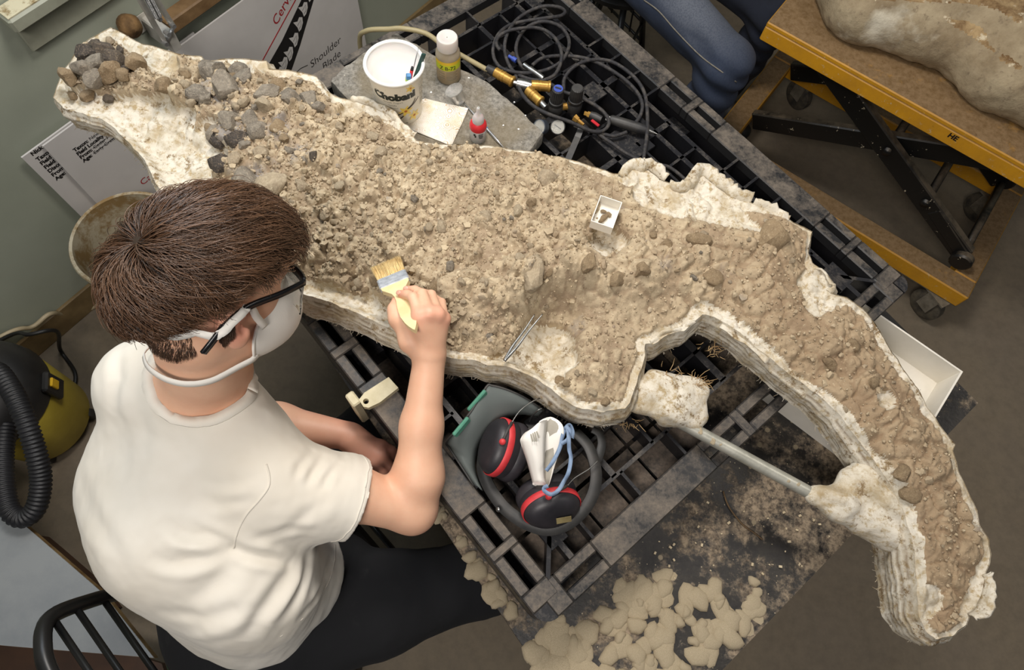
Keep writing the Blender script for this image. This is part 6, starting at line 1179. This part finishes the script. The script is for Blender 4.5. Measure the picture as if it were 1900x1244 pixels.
def tb_(t0, t1, w0, w1, z0, z1, nm, m=M_YPAINT, bev=.004): return obj(nm, MB().box(tp((t0 + t1) / 2, (w0 + w1) / 2, (z0 + z1) / 2), (t1 - t0, w1 - w0, z1 - z0), TAX, bev), m, lt)
BWD = .60
tb_(-.30, .733, 0, .075, .135, .20, 'base_rail'); tb_(-.30, .733, BWD - .075, BWD, .135, .20, 'base_rail'); tb_(.655, .733, .0755, BWD - .0755, .136, .1995, 'base_end_rail'); tb_(-.30, -.22, .0755, BWD - .0755, .136, .1995, 'base_end_rail')
PT0, PT1 = -.295, .86
tb_(PT0, PT1, 0, BWD, .715, .730, 'platform', M_YPAINT, .003)
for (w0, w1) in ((0, .02), (BWD - .02, BWD)): tb_(PT0, PT1, w0, w1, .665, .7149, 'platform_lip')
for (t0, t1) in ((PT0, PT0 + .02), (PT1 - .02, PT1)): tb_(t0, t1, .0205, BWD - .0205, .6655, .7149, 'platform_lip')
def arm(A, B, w, wid, hgt, nm='scissor_arm'):
    A, B = tp(A[0], w, A[1]), tp(B[0], w, B[1]); o = obj(nm, MB().box((A + B) / 2, (np.linalg.norm(B - A), wid, hgt), np.stack([nrm(B - A), TWD, np.cross(nrm(B - A), TWD)]), .004), M_BSTEEL, lt); return o
arm((.635, .245), (-.215, .675), .115, .030, .070); arm((-.205, .245), (.66, .675), .150, .030, .070); arm((.635, .245), (-.215, .675), BWD - .115, .030, .070); arm((-.205, .245), (.66, .675), BWD - .150, .030, .070)
for tt_, z in ((.218, .46), (.635, .245), (.42, .36), (-.215, .675)): obj('cross_shaft', MB().tube([tp(tt_, .09, z), tp(tt_, BWD - .09, z)], .014, 12), M_BSTEEL, lt, True)
for tt_, z, w in ((.642, .238, .09), (.642, .238, BWD - .09), (.66, .655, .18)): obj('roller', MB().lathe([(.0002, -.016), (.030, -.016), (.036, -.010), (.036, .010), (.030, .016), (.0002, .016)], tp(tt_, w, z), frame(TWD), 24), M_BSTEEL, lt, angle=40)
arm((.46, .345), (.635, .248), .114, .034, .045, 'arm_sleeve')
for tt_, w in ((.672, .012), (.672, BWD - .07), (-.2, .05), (-.14, BWD - .03)):
    c = tp(tt_, w, .062); sw = nrm(TE * .9 - TWD * .45); cs = obj('caster', MB().lathe([(.0002, -.018), (.048, -.018), (.060, -.012), (.061, 0), (.060, .012), (.048, .018), (.0002, .018)], c, frame(np.cross(sw, V(0, 0, 1))), 26), M_RUBBER, lt, angle=40)
    sd = np.cross(sw, V(0, 0, 1)); fk = MB()
    for s_ in (-1, 1): fk.box(c + sd * .024 * s_ + V(0, 0, .03), (.05, .004, .075), np.stack([sw, sd, V(0, 0, 1)]))
    fk.box(c + V(0, 0, .069), (.085, .056, .006), np.stack([sw, sd, V(0, 0, 1)])); obj('fork', fk, M_GALV, cs)
tb_(.50, .733, .005, .07, .128, .1348, 'caster_plate', M_GALV, .001)
q_ = tp(.30, -.0006, .692); o = obj('letter_mark', text_mesh('HE', .022, .0008), M_BLACK_INK, lt); o.matrix_world = Matrix(np.stack([TE, V(0, 0, 1), -TWD], 1).tolist()).to_4x4(); o.location = q_
# the wrapped jacket on it
t = NT('old_plaster'); a = t.noise(7, 8, .72); b = t.noise(45, 6, .75); c = t.mix(t.ramp(a, .36, .66), srgb('b0a083'), srgb('857358')); c = t.mix(t.ramp(b, .55, .68), c, srgb('80705a')); c = t.mix(t.ramp(t.noise(4, 6, .6), .62, .72), c, srgb('d6cdb8')); t.set(c, .95); t.bump(t.math('ADD', a, t.math('MULTIPLY', b, .6)), .6, .008); M_OLDPL = t.m
t = NT('old_matrix'); a = t.noise(16, 8, .75); c = t.mix(t.ramp(a, .38, .62), srgb('6f5334'), srgb('b79c72')); c = t.mix(t.ramp(t.noise(30, 6, .7), .58, .66), c, srgb('d9cbae')); t.set(c, .95); t.bump(a, .8, .01); M_OLDMX = t.m
j2 = thing('wrapped_jacket', 'bulky pale plaster field jacket sitting on the yellow lift table', 'fossil')
base = [U(1500, -30, .73), U(1512, 12, .73), U(1535, 55, .73), U(1572, 84, .73), U(1640, 100, .73), U(1690, 122, .73), U(1745, 145, .73), U(1785, 190, .73), U(1835, 215, .73), U(1910, 255, .73), U(2010, 300, .73)]
f2 = Field((.60, 1.25, .70), (1.75, 2.55, 1.12), .007)
for i in range(len(base) - 1):
    d_ = nrm(V(*(base[min(i + 1, len(base) - 1)] - base[max(i - 1, 0)])[:2], 0)); nn = V(-d_[1], d_[0], 0); nn = nn if nn[1] > 0 else -nn
    p = base[i]; f2.cap(p + nn * .070 + V(0, 0, .07), p + nn * .22 + V(0, 0, .15), .085, .13, .06); f2.cap(p + nn * .23 + V(0, 0, .10), p + nn * .42 + V(0, 0, .12), .15, .15, .06)
f2.cutplane((1, 1.5, .7305), (0, 0, -1), (.5, 1.1, .6), (2, 2.7, .735), .002); f2.cutplane((1.0, 1.6, .905), (-.14, .03, 1), (.5, 1.1, .76), (2, 2.7, 1.2), .01)
v, f = f2.mesh(2); nv_ = vnormals(v, f); v = v + nv_ * (.012 * fbm(v * 9, 4) + .005 * fbm(v * 30, 3))[:, None]; v[:, 2] = np.maximum(v[:, 2], .7305)
top = (nv_[:, 2] > .75) & (v[:, 2] > .80) & (fbm(v * 14, 3) > -.35); tf = top[f].mean(1) > .5
for sel, nm, m in ((~tf, 'plaster_wrap', M_OLDPL), (tf, 'rock_top', M_OLDMX)):
    if sel.any(): u_ = np.unique(f[sel]); mp = np.full(len(v), -1); mp[u_] = np.arange(len(u_)); obj(nm, mesh_np(nm, v[u_], mp[f[sel]]), m, j2)
# ================================================================== second person (legs in view) on a black stool
t = NT('blue_denim'); a = t.noise(7, 6, .65); w1 = t.noise(260, 2, .5, (1, 1, .25)); fade = t.attr('fade'); c = t.mix(t.ramp(a, .3, .7), srgb('232b3b'), srgb('2d374b')); c = t.mix(fade, c, srgb('666b75')); c = t.mix(t.math('MULTIPLY', t.ramp(w1, .45, .6), .35), c, srgb('222c41')); t.set(c, .9); t.bump(w1, .2, .002); M_DENIM = t.m
t = NT('shaded_denim'); t.set(t.mix(t.ramp(t.noise(10, 6), .3, .7), srgb('171b26'), srgb('222838')), .9); t.bump(t.noise(260, 2), .15, .002); M_SHADE_DEN = t.m  # same jeans cloth with shadow painted in, for the far leg and hips
M_STITCH = pmat('stitching', '8a8478', '6f6a60', 60, .8)
p2 = thing('person', 'seated person in blue jeans by the yellow lift table, only the legs in view', 'person')
def leg(name, hip, knee, ank, m, rs_, fade_):
    lo_, hi_ = np.minimum(np.minimum(hip, knee), ank) - .16, np.maximum(np.maximum(hip, knee), ank) + .16
    fl = Field(lo_, hi_, .007); kd = nrm(knee - hip); fl.chain([hip, knee - kd * .02], rs_[:2], .03).chain([knee, knee * .45 + ank * .55, ank], [rs_[1] * .98, rs_[2], rs_[3]], .04)
    v, f = fl.mesh(2); d_ = np.linalg.norm(v - (knee - V(0, 0, .07)), axis=1); t_ = (v - hip) @ kd
    v = v + vnormals(v, f) * (.004 * fbm(v * 9, 3) + .0075 * np.exp(-(d_ / .14) ** 2) * np.sin((v[:, 2] * 75 + v[:, 0] * 25) + 4 * fbm(v * 6, 2)) + .004 * fbm(v * V(6, 6, 20), 3))[:, None]
    me = mesh_np(name, v, f); L = np.linalg.norm(knee - hip); vattr(me, 'fade', fade_ * np.exp(-((t_ / L - .62) / .36) ** 2) * sstep(vnormals(v, f)[:, 2], .15, .95)); return obj(name, me, m, p2), me
H1, K1, A1 = U(1148, -95, .66), U(1352, 118, .625), U(1352, 118, .625) * V(1, 1, 0) + V(-.05, -.0, .11)
H2, K2, A2 = U(1255, -125, .62), U(1442, 22, .545), U(1345, 165, .10)
lg1, me1 = leg('jean_leg', H1, K1, A1, M_DENIM, (.098, .072, .078, .072), .85); lg2, me2 = leg('jean_leg', H2, K2, A2, M_SHADE_DEN, (.095, .074, .066, .06), 0); lg2['label'] = 'far leg of the jeans, darkened with painted shade'
fp = Field((min(H1[0], H2[0]) - .25, min(H1[1], H2[1]) - .2, .42), (max(H1[0], H2[0]) + .2, max(H1[1], H2[1]) + .3, 1.0), .01); fp.cap(H1, H2, .11, .11, .05).ell((H1 + H2) / 2 + V(-.06, .05, .06), (.16, .14, .13), None, .05)
sdf_obj('jean_hips', fp, M_SHADE_DEN, p2, 1)
LBV = BVHTree.FromPolygons([tuple(p) for p in co_of(me1)], [tuple(p.vertices) for p in me1.polygons])
q = []; ups = []
for px, py in ((1195, 0), (1222, 20), (1250, 52), (1278, 82), (1305, 108), (1335, 130), (1366, 152), (1370, 180), (1362, 205), (1358, 235)):
    d_ = CR @ np.array([(px - 950) / F_PX, -(py - 622) / F_PX, -1.0]); h_ = LBV.ray_cast(Vector((0, 0, CAM_H)), Vector(d_))
    if h_[0] is not None: q.append(V(*h_[0]) + V(*h_[1]) * .001); ups.append(V(*h_[1]))
if len(q) > 3:
    qs = spline(q, 5); us = []
    for p in qs: us.append(V(*LBV.find_nearest(Vector(p))[1]))
    obj('side_seam', MB().ribbon([p + n * .0005 for p, n in zip(qs, us)], us, .0035, .002), M_STITCH, lg1, True)
for A_, dd in ((A1, V(.6, -.75, 0)), (A2, V(.55, -.8, 0))):
    b_ = V(A_[0], A_[1], 0); dd = nrm(dd); fs = Field(np.minimum(b_ - dd * .1, b_ + dd * .24) - V(.07, .07, .0), np.maximum(b_ - dd * .1, b_ + dd * .24) + V(.07, .07, .16), .006)
    fs.chain([b_ - dd * .05 + V(0, 0, .042), b_ + dd * .08 + V(0, 0, .042), b_ + dd * .17 + V(0, 0, .034)], [.040, .042, .032], .02).cap(b_ + V(0, 0, .05), b_ + V(0, 0, .12), .044, .048, .02); sdf_obj('shoe', fs, M_SHOE, p2, 2)
M_BTUBE = pmat('black_tube', '131314', '1c1b1b', 20, .35)
st = thing('stool', 'black wire framed stool behind the second person at the top edge', 'stool')
sc_ = (H1 + H2) / 2 + V(-.05, .06, 0); sc_[2] = .475; st_top = MB().lathe([(.0002, -.02), (.17, -.02), (.18, -.01), (.18, .005), (.165, .015), (.0002, .015)], sc_, None, 30); obj('seat', st_top, M_BTUBE, st, angle=40)
feet = [U(1190, 105, .01), U(1110, 20, .01)]; c2_ = V(sc_[0], sc_[1], 0); feet = [feet[0], feet[1], 2 * c2_ - feet[0], 2 * c2_ - feet[1]]; tops = [c2_ + (f_ - c2_) * .45 + V(0, 0, .455) for f_ in feet]
for f_, t__ in zip(feet, tops): obj('leg', MB().tube([f_ * V(1, 1, 0) + V(0, 0, .012), t__], .0125, 10), M_BTUBE, st, True)
for z_ in (.10, .22):
    for i in range(4):
        a_, b_ = feet[i] * (1 - z_ / .51) + tops[i] * z_ / .51, feet[(i + 1) % 4] * (1 - z_ / .51) + tops[(i + 1) % 4] * z_ / .51; obj('stretcher', MB().tube([a_, b_], .006, 8), M_BTUBE, st, True)
for k in range(1, 4):
    a_ = (feet[0] * (1 - k / 4) + feet[1] * k / 4); obj('basket_wire', MB().tube([a_ * .80 + c2_ * .20 + V(0, 0, .10), a_ * .72 + c2_ * .28 + V(0, 0, .22)], .004, 6), M_BTUBE, st, True)
# ================================================================== bucket behind the head
t = NT('bucket_plastic'); a = t.noise(9, 8, .72); c = t.mix(t.ramp(a, .44, .56), srgb('c6bca2'), srgb('94794d')); c = t.mix(t.ramp(t.noise(26, 8, .78), .60, .68), c, srgb('7a5f38')); t.set(c, .7); t.bump(a, .15, .003); M_BUCK = t.m
bk = thing('bucket', 'dirty cream plastic bucket standing by the wall behind the brusher', 'bucket'); BC = V(-1.175, .862, 0) + WN * .035
obj('bucket_body', MB().lathe([(.0002, .002), (.128, .002), (.131, .006), (.154, .392), (.151, .394), (.127, .012), (.0002, .010)], BC, None, 48), M_BUCK, bk, angle=45)
obj('rim', MB().lathe([(.155, .372), (.162, .374), (.163, .394), (.159, .400), (.151, .398), (.151, .392)], BC, None, 48), M_BUCK, bk, angle=45); obj('rim_flange', MB().lathe([(.1535, .330), (.160, .332), (.160, .337), (.154, .339)], BC, None, 48), M_BUCK, bk, angle=45)
obj('bail_handle', MB().tube(spline([BC + V(.161 * math.cos(a), .161 * math.sin(a), .36 - .10 * math.sin(k * PI / 8)) for k, a in enumerate(np.linspace(-2.2, .95, 9))], 4), .0028, 8), M_STEEL, bk, True)
# ================================================================== yellow and black vacuum cleaner
M_VY = pmat('vacuum_yellow', 'b9a53a', 'a8942f', 10, .45); M_VB = pmat('vacuum_black', '1b1a1a', '2a2826', 10, .45); M_VBH = pmat('hose_black', '232326', '18181a', 10, .5); M_VYL = pmat('latch_yellow', 'd9ad20', 'c99c18', 10, .4)
vc = thing('vacuum_cleaner', 'yellow and black drum vacuum cleaner with ribbed hose at the left edge', 'vacuum'); VC = U(22, 752, .20) * V(1, 1, 0)
obj('drum', MB().lathe([(.0002, .03), (.125, .03), (.135, .045), (.150, .26), (.148, .275), (.0002, .276)], VC, None, 40), M_VY, vc, angle=45)
obj('motor_head', MB().lathe([(.152, .2762), (.155, .29), (.150, .33), (.128, .375), (.085, .405), (.03, .415), (.0002, .416)], VC, None, 40), M_VB, vc, angle=45)
obj('carry_handle', MB().tube(spline([VC + V(-.08, -.03, .395), VC + V(-.05, -.02, .45), VC + V(.03, .02, .455), VC + V(.07, .04, .40)], 6), .013, 10), M_VB, vc, True)
ld = nrm(U(74, 716, .30) - VC - V(0, 0, .30)); ld[2] = 0; ld = nrm(ld); la = obj('latch', MB().box(VC + ld * .158 + V(0, 0, .285), (.018, .06, .085), np.stack([ld, np.cross(V(0, 0, 1), ld), V(0, 0, 1)]), .005), M_VB, vc); obj('latch_button', MB().box(VC + ld * .169 + V(0, 0, .297), (.008, .026, .034), np.stack([ld, np.cross(V(0, 0, 1), ld), V(0, 0, 1)]), .002), M_VYL, la)
for a in (.3, 1.9, 3.5, 5.1): obj('caster', MB().lathe([(.0002, -.012), (.028, -.012), (.03, 0), (.028, .012), (.0002, .012)], VC + V(.115 * math.cos(a), .115 * math.sin(a), .031), frame(V(math.sin(a), -math.cos(a), 0)), 14), M_VB, vc, angle=40)
pth = spline([U(x, y, z) for x, y, z in ((-40, 700, .44), (-8, 688, .46), (22, 726, .47), (45, 775, .46), (66, 838, .42), (76, 890, .38), (68, 940, .35), (45, 962, .335), (20, 950, .335), (8, 905, .34), (6, 840, .34), (14, 785, .33))], 26)
L_ = np.cumsum([0] + [np.linalg.norm(b - a) for a, b in zip(pth[:-1], pth[1:])]); S_ = np.arange(0, L_[-1], .0023); pa_ = np.array(pth); pr = np.stack([np.interp(S_, L_, pa_[:, i]) for i in range(3)], 1)
obj('hose', MB().tube(list(pr), [.0235 + .0022 * math.sin(2 * PI * s_ / .0105) for s_ in S_], 14), M_VBH, vc, True)
obj('hose_cuff', MB().tube([pr[-1], pr[-1] + (pr[-1] - pr[-8]) * 2.2 + V(0, 0, -.01), U(15, 752, .30)], [.027, .028, .026], 16), M_VB, vc, True)
# ================================================================== chair of the person
ch = thing('chair', 'black tubular chair with cross bars behind the person in white', 'chair')
cl_, cf_ = nrm(V(.78, -.62, 0)), nrm(V(.62, .78, 0)); zU = V(0, 0, 1); LT = U(58, 1150, .86)
def cpt(a, b, z): return V(LT[0], LT[1], 0) + cl_ * a + cf_ * b + zU * z
Wc = .40; SH = .50
fr = [cpt(.0, .20, .012), cpt(.0, .15, .30), cpt(-.0, .10, .50), cpt(0, .065, .66), cpt(.0, .045, .74), cpt(.01, .015, .835), cpt(.055, .0, .875), cpt(.12, -.01, .885), cpt(Wc - .12, -.01, .885), cpt(Wc - .055, .0, .875), cpt(Wc - .01, .015, .835), cpt(Wc, .045, .74), cpt(Wc, .065, .66), cpt(Wc, .10, .5), cpt(Wc, .15, .3), cpt(Wc, .20, .012)]
obj('back_frame', MB().tube(spline(fr, 6), .0135, 12), M_BTUBE, ch, True)
for z, b in ((.835, .016), (.785, .033), (.715, .05)): obj('back_slat', MB().tube([cpt(.012, b, z), cpt(Wc - .012, b, z)], .0062, 10), M_BTUBE, ch, True)
obj('seat', MB().box(cpt(Wc / 2, .30, SH - .015), (Wc - .03, .36, .035), np.stack([cl_, cf_, zU]), .010), M_BTUBE, ch)
for a in (0.02, Wc - .02):
    obj('leg', MB().tube([cpt(a, .50, .012), cpt(a, .47, SH - .033)], .0125, 10), M_BTUBE, ch, True); obj('seat_rail', MB().tube([cpt(a, .11, SH - .045), cpt(a, .48, SH - .045)], .011, 10), M_BTUBE, ch, True)
for b in (.165, .49): obj('stretcher', MB().tube([cpt(.01, b, .2), cpt(Wc - .01, b, .2)], .008, 8), M_BTUBE, ch, True)
# ================================================================== low cabinet with a grey painted plywood top, bottom left
t = NT('grey_ply'); a = t.noise(5, 8, .7); c = t.mix(t.ramp(a, .35, .65), srgb('7c8185'), srgb('8d9193')); c = t.mix(t.ramp(t.noise(40, 3, .8), .71, .74), c, srgb('bdbab0')); t.set(c, .5); M_GPLY = t.m
M_PLYE = pmat('ply_edge', '9d8256', '6f5229', 25, .75, bump=.2); M_BROWN = pmat('dark_wood', '4a2f1b', '3a2414', 12, .6); M_GRN = pmat('green_paint', '5d7a63', '4d6853', 12, .6)
lc = thing('low_cabinet', 'low wooden stand topped with a scuffed grey plywood sheet, bottom left corner', 'cabinet')
pl_ = [U(x, y, .30) for x, y in ((-60, 885), (0, 935), (190, 1100), (287, 1222), (30, 1201), (-260, 1175), (-300, 900))]; pc = sum(pl_) / len(pl_)
obj('plywood_core', MB().prism([tuple(p[:2]) for p in pl_], .279, .2985), M_PLYE, lc); obj('painted_top', MB().prism([tuple((pc + (p - pc) * .997)[:2]) for p in pl_], .2986, .301), M_GPLY, lc)
obj('cabinet_body', MB().prism([tuple((pc + (p - pc) * .45)[:2]) for p in pl_], .0, .2785), M_BROWN, lc)
obj('lower_shelf', MB().prism([tuple(U(x, y, .16)[:2]) for x, y in ((-250, 1150), (60, 1160), (300, 1232), (310, 1262), (20, 1270), (-260, 1260))], .14, .16), M_BROWN, lc)
A = U(150, 1252, .05); bxx = thing('storage_crate', 'green painted crate on the floor under the grey plywood, bottom left', 'crate'); dd = nrm(V(1, .05, 0)); fr_ = np.stack([dd, V(-dd[1], dd[0], 0), zU]); c = V(A[0] + .05, A[1] - .085, 0)
for nm, p_, s_ in (('bottom', (0, 0, .008), (.38, .24, .012)), ('side_panel', (0, .114, .066), (.38, .012, .104)), ('side_panel', (0, -.114, .066), (.38, .012, .104)), ('end_panel', (.184, 0, .066), (.012, .214, .104)), ('end_panel', (-.184, 0, .066), (.012, .214, .104))): obj(nm, MB().box(c + fr_[0] * p_[0] + fr_[1] * p_[1] + zU * p_[2], s_, fr_, .001), M_GRN, bxx)
